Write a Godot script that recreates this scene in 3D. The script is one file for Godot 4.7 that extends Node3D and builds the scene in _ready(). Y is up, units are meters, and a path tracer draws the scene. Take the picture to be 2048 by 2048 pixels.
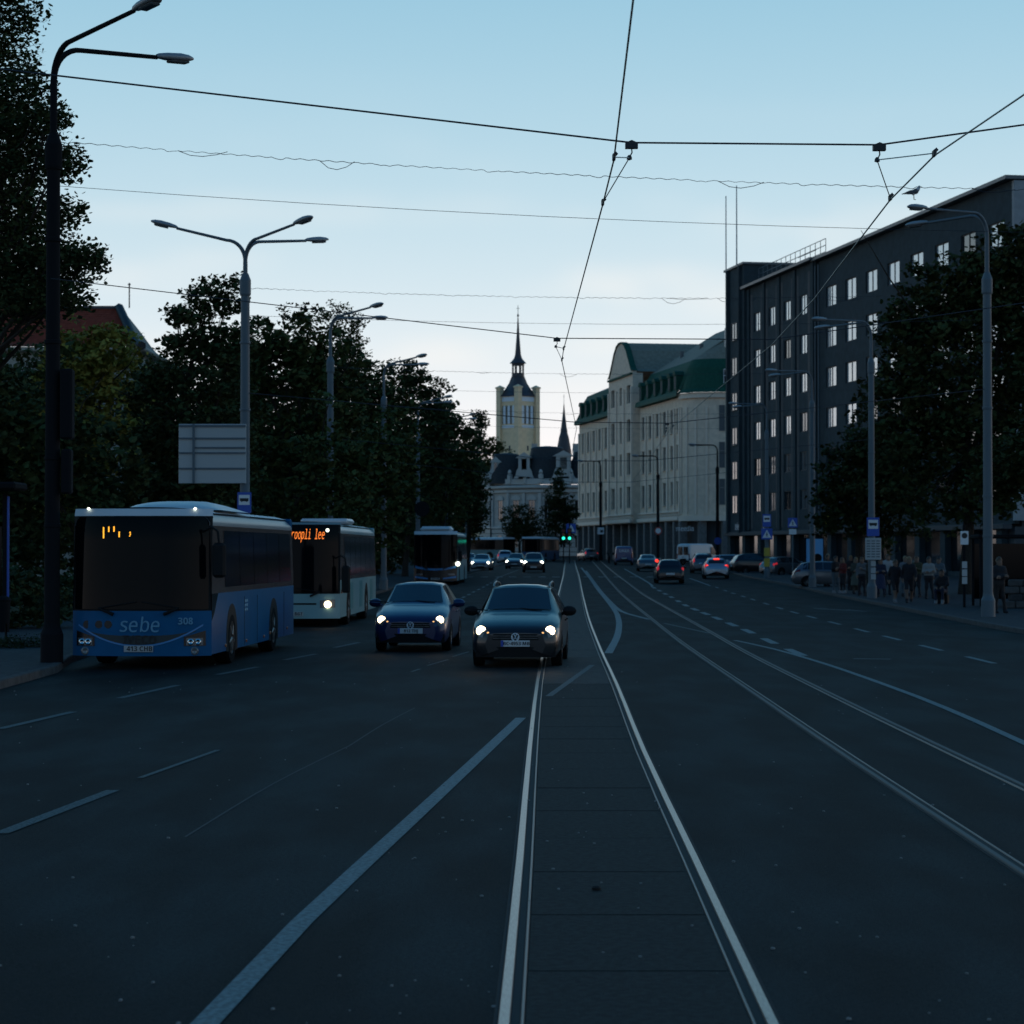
extends Node3D
# A wide dusk street with tram rails, seen from the height of a tram driver. y is up, the street runs along -z; "d" below is metres ahead (-z).

var used := {}
var mats := {}
var rng := RandomNumberGenerator.new()

class MB:
	# collects triangles with their own normals; front faces run clockwise
	var v := PackedVector3Array()
	var n := PackedVector3Array()
	var c := PackedColorArray()
	var ink := Color.WHITE
	var tint := false
	func vert(p: Vector3, m: Vector3) -> void:
		v.append(p)
		n.append(m)
		if tint: c.append(ink)
	func tri(a: Vector3, b: Vector3, d: Vector3) -> void:
		var m := (d - a).cross(b - a)
		if m.length_squared() < 1e-16: return
		m = m.normalized()
		vert(a, m); vert(b, m); vert(d, m)
	func quad(a: Vector3, b: Vector3, d: Vector3, e: Vector3) -> void:
		tri(a, b, d); tri(a, d, e)
	func poly(p: Array, out: Vector3) -> void:
		# convex polygon, turned so that it faces out
		var m: Vector3 = (p[2] - p[0]).cross(p[1] - p[0])
		if m.length_squared() < 1e-16 and p.size() > 3: m = (p[3] - p[0]).cross(p[2] - p[0])
		var q := p.duplicate()
		if m.dot(out) < 0: q.reverse()
		for i in range(1, q.size() - 1): tri(q[0], q[i], q[i + 1])
	func box(at: Vector3, s: Vector3, bevel := 0.0, b := Basis()) -> void:
		var h := s / 2
		if bevel <= 0.0:
			for ax in 3:
				for sg in [-1.0, 1.0]:
					var o := Vector3.ZERO; o[ax] = sg
					var u := (ax + 1) % 3
					var w := (ax + 2) % 3
					var p := []
					for k in [[-1, -1], [1, -1], [1, 1], [-1, 1]]:
						var x := Vector3.ZERO
						x[ax] = sg * h[ax]; x[u] = k[0] * h[u]; x[w] = k[1] * h[w]
						p.append(at + b * x)
					poly(p, b * o)
			return
		var t := minf(bevel, minf(h.x, minf(h.y, h.z)) * 0.95)
		for ax in 3:
			var u := (ax + 1) % 3
			var w := (ax + 2) % 3
			for sg in [-1.0, 1.0]:
				var o := Vector3.ZERO; o[ax] = sg
				var p := []
				for k in [[-1, -1], [1, -1], [1, 1], [-1, 1]]:
					var x := Vector3.ZERO
					x[ax] = sg * h[ax]; x[u] = k[0] * (h[u] - t); x[w] = k[1] * (h[w] - t)
					p.append(at + b * x)
				poly(p, b * o)
			for k in [[-1, -1], [1, -1], [1, 1], [-1, 1]]:
				var e := Vector3.ZERO; e[u] = k[0]; e[w] = k[1]
				var q := []
				for r in [[-1, 0], [1, 0], [1, 1], [-1, 1]]:
					var x := Vector3.ZERO
					x[ax] = r[0] * (h[ax] - t)
					x[u] = k[0] * (h[u] - (t if r[1] == 1 else 0.0)); x[w] = k[1] * (h[w] - (0.0 if r[1] == 1 else t))
					q.append(at + b * x)
				poly(q, b * e)
		for i in 8:
			var sx := 1.0 if i & 1 else -1.0
			var sy := 1.0 if i & 2 else -1.0
			var sz := 1.0 if i & 4 else -1.0
			poly([at + b * Vector3(sx * h.x, sy * (h.y - t), sz * (h.z - t)), at + b * Vector3(sx * (h.x - t), sy * h.y, sz * (h.z - t)), at + b * Vector3(sx * (h.x - t), sy * (h.y - t), sz * h.z)], b * Vector3(sx, sy, sz))
	func tube(p: Array, r: Array, k := 8, cap := true) -> void:
		var ring := []
		var nor := []
		var side := Vector3.ZERO
		for i in p.size():
			var d: Vector3 = (p[mini(i + 1, p.size() - 1)] - p[maxi(i - 1, 0)]).normalized()
			if side == Vector3.ZERO: side = d.cross(Vector3.RIGHT if absf(d.x) < 0.8 else Vector3.UP).normalized()
			side = (side - d * side.dot(d)).normalized()
			var up := d.cross(side)
			var a := []
			var m := []
			for j in k:
				var w := TAU * j / k
				var o := side * cos(w) + up * sin(w)
				a.append(p[i] + o * r[mini(i, r.size() - 1)])
				m.append(o)
			ring.append(a); nor.append(m)
		for i in p.size() - 1:
			for j in k:
				var j2 := (j + 1) % k
				for q in [[i, j], [i + 1, j], [i + 1, j2], [i, j], [i + 1, j2], [i, j2]]: vert(ring[i + q[0] - i][q[1]], nor[q[0]][q[1]])
		if cap:
			var e: int = p.size() - 1
			poly(ring[0], p[0] - p[1])
			poly(ring[e], p[e] - p[e - 1])
	func lathe(prof: Array, at: Vector3, k := 16, b := Basis()) -> void:
		# prof: Vector2(radius, height) from the bottom up
		for i in prof.size() - 1:
			var lo: Vector2 = prof[i]
			var hi: Vector2 = prof[i + 1]
			var sl := Vector2(hi.y - lo.y, lo.x - hi.x).normalized()
			for j in k:
				var w0 := TAU * j / k
				var w1 := TAU * (j + 1) / k
				var d0 := Vector3(cos(w0), 0, sin(w0))
				var d1 := Vector3(cos(w1), 0, sin(w1))
				var pa := at + b * (d0 * lo.x + Vector3.UP * lo.y)
				var pb := at + b * (d1 * lo.x + Vector3.UP * lo.y)
				var pc := at + b * (d1 * hi.x + Vector3.UP * hi.y)
				var pd := at + b * (d0 * hi.x + Vector3.UP * hi.y)
				var n0 := b * (d0 * sl.x + Vector3.UP * sl.y)
				var n1 := b * (d1 * sl.x + Vector3.UP * sl.y)
				if lo.x > 1e-5: vert(pa, n0); vert(pb, n1); vert(pc, n1)
				if hi.x > 1e-5: vert(pa, n0); vert(pc, n1); vert(pd, n0)
	func grid(g: Array, inside: Vector3) -> void:
		# rows of points; smooth normals, turned away from the point inside
		var h := g.size()
		var w: int = g[0].size()
		var m := []
		for i in h:
			var row := []
			row.resize(w)
			row.fill(Vector3.ZERO)
			m.append(row)
		for i in h - 1:
			for j in w - 1:
				var f: Vector3 = (g[i + 1][j + 1] - g[i][j]).cross(g[i + 1][j] - g[i][j + 1])
				m[i][j] += f; m[i + 1][j] += f; m[i][j + 1] += f; m[i + 1][j + 1] += f
		var vote := 0.0
		for i in h:
			for j in w:
				m[i][j] = m[i][j].normalized()
				vote += signf(m[i][j].dot(g[i][j] - inside))
		var flip := vote < 0
		for i in h - 1:
			for j in w - 1:
				for q in [[0, 0, 1, 0, 1, 1], [0, 0, 1, 1, 0, 1]]:
					var ids := [[i + q[0], j + q[1]], [i + q[2], j + q[3]], [i + q[4], j + q[5]]]
					var a: Vector3 = g[ids[0][0]][ids[0][1]]
					var b: Vector3 = g[ids[1][0]][ids[1][1]]
					var d: Vector3 = g[ids[2][0]][ids[2][1]]
					var f := (d - a).cross(b - a)
					if f.length_squared() < 1e-14: continue
					var mm: Vector3 = m[ids[0][0]][ids[0][1]] + m[ids[1][0]][ids[1][1]] + m[ids[2][0]][ids[2][1]]
					if flip: mm = -mm
					if f.dot(mm) < 0: ids = [ids[0], ids[2], ids[1]]
					for k in ids:
						var o: Vector3 = m[k[0]][k[1]]
						vert(g[k[0]][k[1]], -o if flip else o)
	func prism(p: PackedVector2Array, depth: float, at: Vector3, b := Basis()) -> void:
		# an outline in the x-y plane of b, its front face at z = 0, running back by depth
		var ids := Geometry2D.triangulate_polygon(p)
		for i in range(0, ids.size(), 3):
			var a := at + b * Vector3(p[ids[i]].x, p[ids[i]].y, 0)
			var e := at + b * Vector3(p[ids[i + 1]].x, p[ids[i + 1]].y, 0)
			var f := at + b * Vector3(p[ids[i + 2]].x, p[ids[i + 2]].y, 0)
			poly([a, e, f], b.z)
			poly([a - b.z * depth, e - b.z * depth, f - b.z * depth], -b.z)
		var ccw := not Geometry2D.is_polygon_clockwise(p)
		for i in p.size():
			var a2 := p[i]
			var b2 := p[(i + 1) % p.size()]
			var o := Vector2(b2.y - a2.y, a2.x - b2.x) * (1.0 if ccw else -1.0)
			var q0 := at + b * Vector3(a2.x, a2.y, 0)
			var q1 := at + b * Vector3(b2.x, b2.y, 0)
			poly([q0, q1, q1 - b.z * depth, q0 - b.z * depth], b * Vector3(o.x, o.y, 0))
	func mesh() -> ArrayMesh:
		var a := []
		a.resize(Mesh.ARRAY_MAX)
		a[Mesh.ARRAY_VERTEX] = v
		a[Mesh.ARRAY_NORMAL] = n
		if tint: a[Mesh.ARRAY_COLOR] = c
		var m := ArrayMesh.new()
		if v.size(): m.add_surface_from_arrays(Mesh.PRIMITIVE_TRIANGLES, a)
		return m

# ---------------------------------------------------------------- helpers
func P(x: float, y: float, d: float) -> Vector3: return Vector3(x, y, -d)
func L(r: float, g: float, b: float) -> Color: return Color(r, g, b).linear_to_srgb()

func gy(d: float) -> float:   # the street climbs gently beyond 115 m
	if d < 105: return 0.0
	if d < 125: return (d - 105) * (d - 105) / 40 * 0.005
	return (d - 115) * 0.005

func numbered(called: String) -> String:
	if not used.has(called):
		used[called] = 0
		return called
	used[called] += 1
	return "%s_%03d" % [called, used[called]]

func put(mb: MB, called: String, m: Material, parent: Node = self) -> MeshInstance3D:
	return lay(mb.mesh(), called, m, parent)

func lay(mesh: Mesh, called: String, m: Material, parent: Node = self) -> MeshInstance3D:
	var o := MeshInstance3D.new()
	o.mesh = mesh
	o.material_override = m
	o.name = numbered(called) if parent == self else called
	parent.add_child(o, true)
	return o

func thing(called: String, label: String, category: String, at := Vector3.ZERO, turn := 0.0, group := "") -> Node3D:
	var o := Node3D.new()
	o.name = numbered(called)
	add_child(o)
	o.position = at
	o.rotation.y = turn
	return tag(o, label, category, group)

func tag(o: Node3D, label: String, category: String, group := "") -> Node3D:
	o.set_meta("label", label)
	o.set_meta("category", category)
	if group: o.set_meta("group", group)
	return o

func kin(o: Node3D, at: Vector3, turn: float, label: String, group := "") -> Node3D:   # a copy of a thing with its parts
	var r: Node3D = o.duplicate()
	r.name = numbered(str(o.name).rstrip("0123456789").trim_suffix("_"))
	add_child(r)
	r.position = at
	r.rotation.y = turn
	r.set_meta("label", label)
	if group: r.set_meta("group", group)
	return r

func structure(o: Node3D) -> Node3D:
	o.set_meta("kind", "structure")
	return o

func stuff(o: Node3D) -> Node3D:
	o.set_meta("kind", "stuff")
	return o

func noise_tex(freq: float, lo: Color, hi: Color, seed_: int, size := 512, oct := 4) -> NoiseTexture2D:
	var f := FastNoiseLite.new()
	f.noise_type = FastNoiseLite.TYPE_SIMPLEX_SMOOTH
	f.frequency = freq
	f.fractal_octaves = oct
	f.seed = seed_
	var t := NoiseTexture2D.new()
	t.width = size; t.height = size; t.seamless = true
	t.noise = f
	var g := Gradient.new()
	g.set_color(0, lo); g.set_color(1, hi)
	g.set_offset(0, 0.25); g.set_offset(1, 0.75)
	t.color_ramp = g
	return t

func noise_normal(freq: float, seed_: int, bump := 4.0) -> NoiseTexture2D:
	var f := FastNoiseLite.new()
	f.frequency = freq; f.fractal_octaves = 3; f.seed = seed_
	var t := NoiseTexture2D.new()
	t.width = 512; t.height = 512; t.seamless = true; t.as_normal_map = true; t.bump_strength = bump
	t.noise = f
	return t

func mat(called: String, col: Color, rough := 0.7, metal := 0.0) -> StandardMaterial3D:
	# col in linear light
	if mats.has(called): return mats[called]
	var m := StandardMaterial3D.new()
	m.resource_name = called
	m.albedo_color = col.linear_to_srgb()
	m.roughness = rough
	m.metallic = metal
	mats[called] = m
	return m

func grainy(called: String, col: Color, rough: float, spread: float, metres: float, seed_: int, bump := 0.0, fine := 0.02) -> StandardMaterial3D:
	# a surface whose tone wanders by spread, its pattern repeating every so many metres
	if mats.has(called): return mats[called]
	var m := mat(called, Color(1, 1, 1), rough)
	m.albedo_texture = noise_tex(fine, (col * (1 - spread)).linear_to_srgb(), (col * (1 + spread)).linear_to_srgb(), seed_)
	m.metallic_specular = 0.22
	m.uv1_triplanar = true
	m.uv1_world_triplanar = true
	m.uv1_scale = Vector3.ONE / metres
	if bump > 0:
		m.normal_enabled = true
		m.normal_texture = noise_normal(0.12, seed_ + 7, 6.0)
		m.normal_scale = bump
	return m

func glow(called: String, col: Color, energy: float) -> StandardMaterial3D:
	if mats.has(called): return mats[called]
	var m := mat(called, col * 0.3, 0.4)
	m.emission_enabled = true
	m.emission = col.linear_to_srgb()
	m.emission_energy_multiplier = energy
	return m

func words(text: String, height: float, m: Material, parent: Node, at: Vector3, called := "lettering", b := Basis(), bold := false, fam := "Droid Sans") -> MeshInstance3D:
	var f := SystemFont.new()
	f.font_names = PackedStringArray([fam])
	if bold: f.font_weight = 700
	var t := TextMesh.new()
	t.text = text
	t.font = f
	t.font_size = 32
	t.pixel_size = height / 23.0
	t.depth = 0.008
	t.curve_step = 2.0
	var o := lay(t, called, m, parent)
	o.transform = Transform3D(b, at)
	return o

func disc(r: float, k := 16) -> PackedVector2Array:
	var p := PackedVector2Array()
	for i in k: p.append(Vector2(cos(TAU * i / k), sin(TAU * i / k)) * r)
	return p

func rrect(w: float, h: float, r: float, k := 4) -> PackedVector2Array:
	var p := PackedVector2Array()
	for q in 4:
		var cx := (w / 2 - r) * (1 if q == 0 or q == 3 else -1)
		var cy := (h / 2 - r) * (1 if q < 2 else -1)
		for i in k + 1:
			var a := PI / 2 * (q + float(i) / k)
			p.append(Vector2(cx + cos(a) * r, cy + sin(a) * r))
	return p

func along(line: Array, d: float) -> float:   # x of a ground line (x, d) at distance d
	if d <= line[0].y: return line[0].x + (line[1].x - line[0].x) / (line[1].y - line[0].y) * (d - line[0].y)
	for i in line.size() - 1:
		if d <= line[i + 1].y: return lerpf(line[i].x, line[i + 1].x, (d - line[i].y) / (line[i + 1].y - line[i].y))
	var e := line.size() - 1
	return line[e].x + (line[e].x - line[e - 1].x) / (line[e].y - line[e - 1].y) * (d - line[e].y)

func smooth(line: Array, step := 2.0) -> Array:   # the same line through a Catmull-Rom spline
	var out := []
	for i in line.size() - 1:
		var p0: Vector2 = line[maxi(i - 1, 0)]
		var p1: Vector2 = line[i]
		var p2: Vector2 = line[i + 1]
		var p3: Vector2 = line[mini(i + 2, line.size() - 1)]
		var k := maxi(1, int(p1.distance_to(p2) / step))
		for j in k: out.append(p1.cubic_interpolate(p2, p0, p3, float(j) / k))
	out.append(line[line.size() - 1])
	return out

# ---------------------------------------------------------------- ground lines, in metres: Vector2(x, distance ahead)
var rail_l := [Vector2(-0.12, 4), Vector2(-0.01, 10.3), Vector2(0.08, 15.8), Vector2(0.21, 24.4), Vector2(0.42, 36.3), Vector2(0.72, 50), Vector2(1.22, 71.7), Vector2(1.93, 98.6), Vector2(2.66, 126.6), Vector2(3.86, 172.8), Vector2(5.2, 228), Vector2(7.0, 300)]
var rail_r := [Vector2(1.02, 4), Vector2(1.13, 10.3), Vector2(1.22, 15.8), Vector2(1.36, 24.4), Vector2(1.62, 36.3), Vector2(1.88, 50), Vector2(2.36, 71.7), Vector2(3.05, 98.6), Vector2(3.78, 126.6), Vector2(4.97, 172.8), Vector2(6.3, 228), Vector2(8.1, 300)]
var rail_a := [Vector2(3.27, 6), Vector2(3.35, 15.2), Vector2(3.43, 23.4), Vector2(3.58, 33.6), Vector2(3.87, 52.3), Vector2(4.33, 72.5), Vector2(4.97, 98.4), Vector2(6.35, 151.2), Vector2(7.55, 195), Vector2(10.3, 300)]
var rail_b := [Vector2(4.45, 6), Vector2(4.55, 21), Vector2(4.66, 33), Vector2(4.86, 47.5), Vector2(5.16, 60), Vector2(5.62, 80), Vector2(6.2, 105), Vector2(7.15, 142), Vector2(8.5, 195), Vector2(11.4, 300)]
var kerb_r := [Vector2(12.3, -12), Vector2(12.5, 30), Vector2(12.95, 59.4), Vector2(13.3, 69), Vector2(14.1, 88), Vector2(15.2, 112), Vector2(15.9, 130), Vector2(16.5, 158), Vector2(17.4, 185), Vector2(18.2, 212)]
var kerb_l := [Vector2(-7.7, -12), Vector2(-7.75, 20), Vector2(-7.85, 40), Vector2(-8.3, 43.5), Vector2(-8.5, 47), Vector2(-8.5, 54), Vector2(-7.7, 60), Vector2(-7.5, 67), Vector2(-7.0, 95), Vector2(-6.5, 118), Vector2(-6.2, 140), Vector2(-4.3, 165), Vector2(-2.6, 200), Vector2(-0.5, 260), Vector2(2.0, 340)]

func _ready() -> void:
	rng.seed = 7
	# ---- camera
	var cam := Camera3D.new()
	cam.name = "camera"
	cam.keep_aspect = Camera3D.KEEP_HEIGHT
	cam.fov = 24.994
	cam.position = Vector3(0, 2.1, 0)
	cam.rotation.x = 0.01698
	cam.near = 0.5
	cam.far = 6000
	var lens := CameraAttributesPhysical.new()
	lens.frustum_focal_length = 54.14
	lens.frustum_focus_distance = 26.0
	lens.exposure_aperture = 3.2
	lens.frustum_far = 6000
	lens.frustum_near = 0.5
	cam.attributes = lens
	add_child(cam)
	# ---- sky: after sunset, bright and pale over the end of the street, deep blue overhead, dimmer behind
	var env := Environment.new()
	env.background_mode = Environment.BG_SKY
	var sky := Sky.new()
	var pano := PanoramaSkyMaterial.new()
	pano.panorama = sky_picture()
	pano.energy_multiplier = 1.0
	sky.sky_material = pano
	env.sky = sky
	env.tonemap_mode = Environment.TONE_MAPPER_LINEAR
	env.tonemap_exposure = 1.0
	env.sdfgi_enabled = true
	env.ssao_enabled = true
	env.ssil_enabled = true
	var we := WorldEnvironment.new()
	we.name = "environment"
	we.environment = env
	add_child(we)
	# ---- the last of the sun, very low on the right
	var sun := DirectionalLight3D.new()
	sun.name = "sun"
	sun.light_color = Color(1.0, 0.78, 0.52)
	sun.light_energy = 0.05
	sun.light_angular_distance = 1.5
	sun.shadow_enabled = true
	sun.rotation = Vector3(deg_to_rad(-6), deg_to_rad(118), 0)
	add_child(sun)
	materials()
	ground()
	dark_office_block()
	cream_office_block()
	ornate_house()
	churches()
	theatre()
	park_trees()
	street_trees()
	lamps()
	wires()
	road_signs()
	buses()
	cars()
	people()
	bits()

func sky_picture() -> ImageTexture:
	var w := 1024
	var h := 512
	var im := Image.create(w, h, false, Image.FORMAT_RGBF)
	var f := FastNoiseLite.new()
	f.noise_type = FastNoiseLite.TYPE_SIMPLEX_SMOOTH
	f.frequency = 1.0
	f.fractal_octaves = 4
	f.seed = 21
	for y in h:
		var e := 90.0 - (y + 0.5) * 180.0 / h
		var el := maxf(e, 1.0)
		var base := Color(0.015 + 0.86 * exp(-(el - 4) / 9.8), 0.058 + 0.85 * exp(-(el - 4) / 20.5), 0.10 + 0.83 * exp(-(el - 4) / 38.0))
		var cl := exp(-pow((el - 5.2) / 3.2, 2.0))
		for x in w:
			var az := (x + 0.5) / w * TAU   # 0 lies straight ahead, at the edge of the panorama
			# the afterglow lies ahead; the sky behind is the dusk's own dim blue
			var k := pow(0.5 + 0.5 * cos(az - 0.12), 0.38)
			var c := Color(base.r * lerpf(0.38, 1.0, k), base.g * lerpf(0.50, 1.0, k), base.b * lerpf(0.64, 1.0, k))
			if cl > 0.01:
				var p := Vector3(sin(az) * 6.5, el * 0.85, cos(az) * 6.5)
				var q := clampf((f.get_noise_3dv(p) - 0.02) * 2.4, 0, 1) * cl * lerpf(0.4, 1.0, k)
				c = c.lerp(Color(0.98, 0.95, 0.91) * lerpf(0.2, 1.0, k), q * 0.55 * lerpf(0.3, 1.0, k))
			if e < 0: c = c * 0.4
			im.set_pixel(x, y, c)
	return ImageTexture.create_from_image(im)

func materials() -> void:
	var a := grainy("asphalt", L2(0.0155, 0.0245, 0.026), 0.75, 0.3, 2.3, 3, 0.25, 0.11)
	a.metallic_specular = 0.2
	(a.normal_texture as NoiseTexture2D).noise.frequency = 0.4
	a.detail_enabled = true
	a.detail_blend_mode = BaseMaterial3D.BLEND_MODE_MUL
	a.detail_albedo = noise_tex(0.010, Color(0.60, 0.62, 0.64), Color(1, 1, 1), 9, 512, 5)
	a.detail_uv_layer = BaseMaterial3D.DETAIL_UV_2
	a.uv2_triplanar = true
	a.uv2_world_triplanar = true
	a.uv2_scale = Vector3(0.15, 0.15, 0.045)
	grainy("paving", L2(0.045, 0.047, 0.05), 0.75, 0.18, 4.0, 5, 0.3)
	grainy("kerb_stone", L2(0.07, 0.07, 0.07), 0.8, 0.2, 3.0, 6, 0.2)
	grainy("road_paint", L2(0.16, 0.20, 0.20), 0.6, 0.28, 1.3, 8, 0.2, 0.05)
	grainy("worn_paint", L2(0.09, 0.115, 0.115), 0.65, 0.45, 1.1, 12, 0.2, 0.06)
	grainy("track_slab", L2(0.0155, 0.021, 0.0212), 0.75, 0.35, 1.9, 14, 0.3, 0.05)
	for q in ["track_slab", "road_paint", "worn_paint", "paving"]:
		if mats[q].normal_texture: mats[q].normal_texture.noise.frequency = 0.4
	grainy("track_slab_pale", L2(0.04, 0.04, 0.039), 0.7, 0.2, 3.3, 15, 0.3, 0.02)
	mat("rail_steel_dull", Color(0.05, 0.058, 0.062), 0.55, 0.4).metallic_specular = 0.3
	var r := mat("rail_steel", Color(1, 1, 1), 0.3, 1.0)
	r.albedo_texture = noise_tex(0.05, L(0.07, 0.075, 0.08), L(0.22, 0.23, 0.23), 44)
	r.uv1_triplanar = true
	r.uv1_world_triplanar = true
	r.uv1_scale = Vector3(9, 9, 0.25)
	r.anisotropy_enabled = true
	mat("rail_side", Color(0.13, 0.13, 0.13), 0.45, 0.9)
	mat("seam", Color(0.026, 0.032, 0.034), 0.85)
	mat("groove", Color(0.012, 0.012, 0.012), 0.9)
	grainy("lawn", L2(0.025, 0.04, 0.018), 0.95, 0.35, 5.0, 17)
	grainy("earth", L2(0.05, 0.05, 0.045), 0.95, 0.3, 9.0, 18)
	mat("pole_grey", Color(0.085, 0.115, 0.135), 0.6, 0.1)
	mat("pole_dark", Color(0.010, 0.011, 0.013), 0.9).metallic_specular = 0.2
	mat("lamp_head", Color(0.26, 0.27, 0.28), 0.45, 0.2)
	mat("lamp_glass", Color(0.10, 0.11, 0.12), 0.15)
	mat("black_iron", Color(0.02, 0.022, 0.025), 0.6)
	mat("wire", Color(0.03, 0.035, 0.045), 0.55, 0.3)
	mat("copper_wire", Color(0.10, 0.16, 0.17), 0.4, 0.7)
	mat("rubber", Color(0.008, 0.008, 0.009), 0.95).metallic_specular = 0.2
	mat("black_plastic", Color(0.009, 0.010, 0.011), 0.7).metallic_specular = 0.3
	mat("alloy", Color(0.16, 0.165, 0.17), 0.4, 0.8)
	mat("badge_silver", Color(0.75, 0.8, 0.85), 0.6)
	mat("chrome", Color(0.6, 0.62, 0.64), 0.2, 1.0)
	var g := mat("car_glass", Color(0.012, 0.018, 0.022), 0.06)
	g.metallic_specular = 0.6
	mat("bus_glass", Color(0.002, 0.003, 0.004), 0.05).metallic_specular = 0.2
	mat("bus_side_glass", Color(0.003, 0.004, 0.005), 0.09).metallic_specular = 0.25
	mat("plate_white", Color(0.55, 0.57, 0.58), 0.5)
	mat("plate_blue", Color(0.01, 0.05, 0.35), 0.5)
	mat("ink", Color(0.01, 0.01, 0.012), 0.6)
	mat("sign_blue", Color(0.012, 0.07, 0.36), 0.45)
	mat("sign_white", Color(0.62, 0.64, 0.66), 0.5)
	mat("sign_back", Color(0.34, 0.37, 0.38), 0.5, 0.3)
	mat("lens_clear", Color(0.14, 0.15, 0.16), 0.2, 0.3)
	mat("lens_red", Color(0.16, 0.008, 0.008), 0.25)
	mat("lens_amber", Color(0.35, 0.07, 0.01), 0.3)
	glow("headlight_warm", Color(1.0, 0.80, 0.50), 9.0)
	glow("headlight_cool", Color(1.0, 0.96, 0.78), 7.0)
	glow("sidelight_amber", Color(1.0, 0.55, 0.2), 1.2)
	glow("marker_white", Color(0.95, 1.0, 0.82), 3.0)
	glow("taillight_on", Color(1.0, 0.05, 0.03), 1.6)
	glow("taillight_dim", Color(1.0, 0.04, 0.05), 0.35)
	glow("signal_green", Color(0.03, 1.0, 0.62), 1.6)
	glow("signal_red_dim", Color(0.9, 0.12, 0.15), 0.15)
	glow("led_amber", Color(1.0, 0.42, 0.03), 1.6)
	glow("led_orange", Color(1.0, 0.22, 0.03), 1.3)
	grainy("bark", L2(0.035, 0.03, 0.026), 0.95, 0.3, 1.2, 30, 0.6)

func L2(r: float, g: float, b: float) -> Color: return Color(r, g, b)

# ---------------------------------------------------------------- the ground
func ribbon(mb: MB, left: Array, right: Array, d0: float, d1: float, h: float, step := 2.0) -> void:
	# a sheet between two ground lines, following the slope of the street
	var d := d0
	while d < d1 - 0.01:
		var e := minf(d + step, d1)
		mb.quad(P(along(left, d), gy(d) + h, d), P(along(left, e), gy(e) + h, e), P(along(right, e), gy(e) + h, e), P(along(right, d), gy(d) + h, d))
		d = e

func stripe(called: String, line: Array, width: float, m: Material, parent: Node, h := 0.006) -> void:
	# a painted line along ground points, of a width across it, cut square to the street at its ends
	var mb := MB.new()
	var p := line
	for i in p.size() - 1:
		var a: Vector2 = p[i]
		var b: Vector2 = p[i + 1]
		var t0: Vector2 = (p[mini(i + 1, p.size() - 1)] - p[maxi(i - 1, 0)]).normalized()
		var t1: Vector2 = (p[mini(i + 2, p.size() - 1)] - p[i]).normalized()
		var n0 := Vector2(t0.y, -t0.x) * width / 2
		var n1 := Vector2(t1.y, -t1.x) * width / 2
		mb.quad(P(a.x - n0.x, gy(a.y - n0.y) + h, a.y - n0.y), P(b.x - n1.x, gy(b.y - n1.y) + h, b.y - n1.y), P(b.x + n1.x, gy(b.y + n1.y) + h, b.y + n1.y), P(a.x + n0.x, gy(a.y + n0.y) + h, a.y + n0.y))
	put(mb, called, m, parent)

func shifted(line: Array, dx: float) -> Array:
	var o := []
	for p in line: o.append(p + Vector2(dx, 0))
	return o

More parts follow.
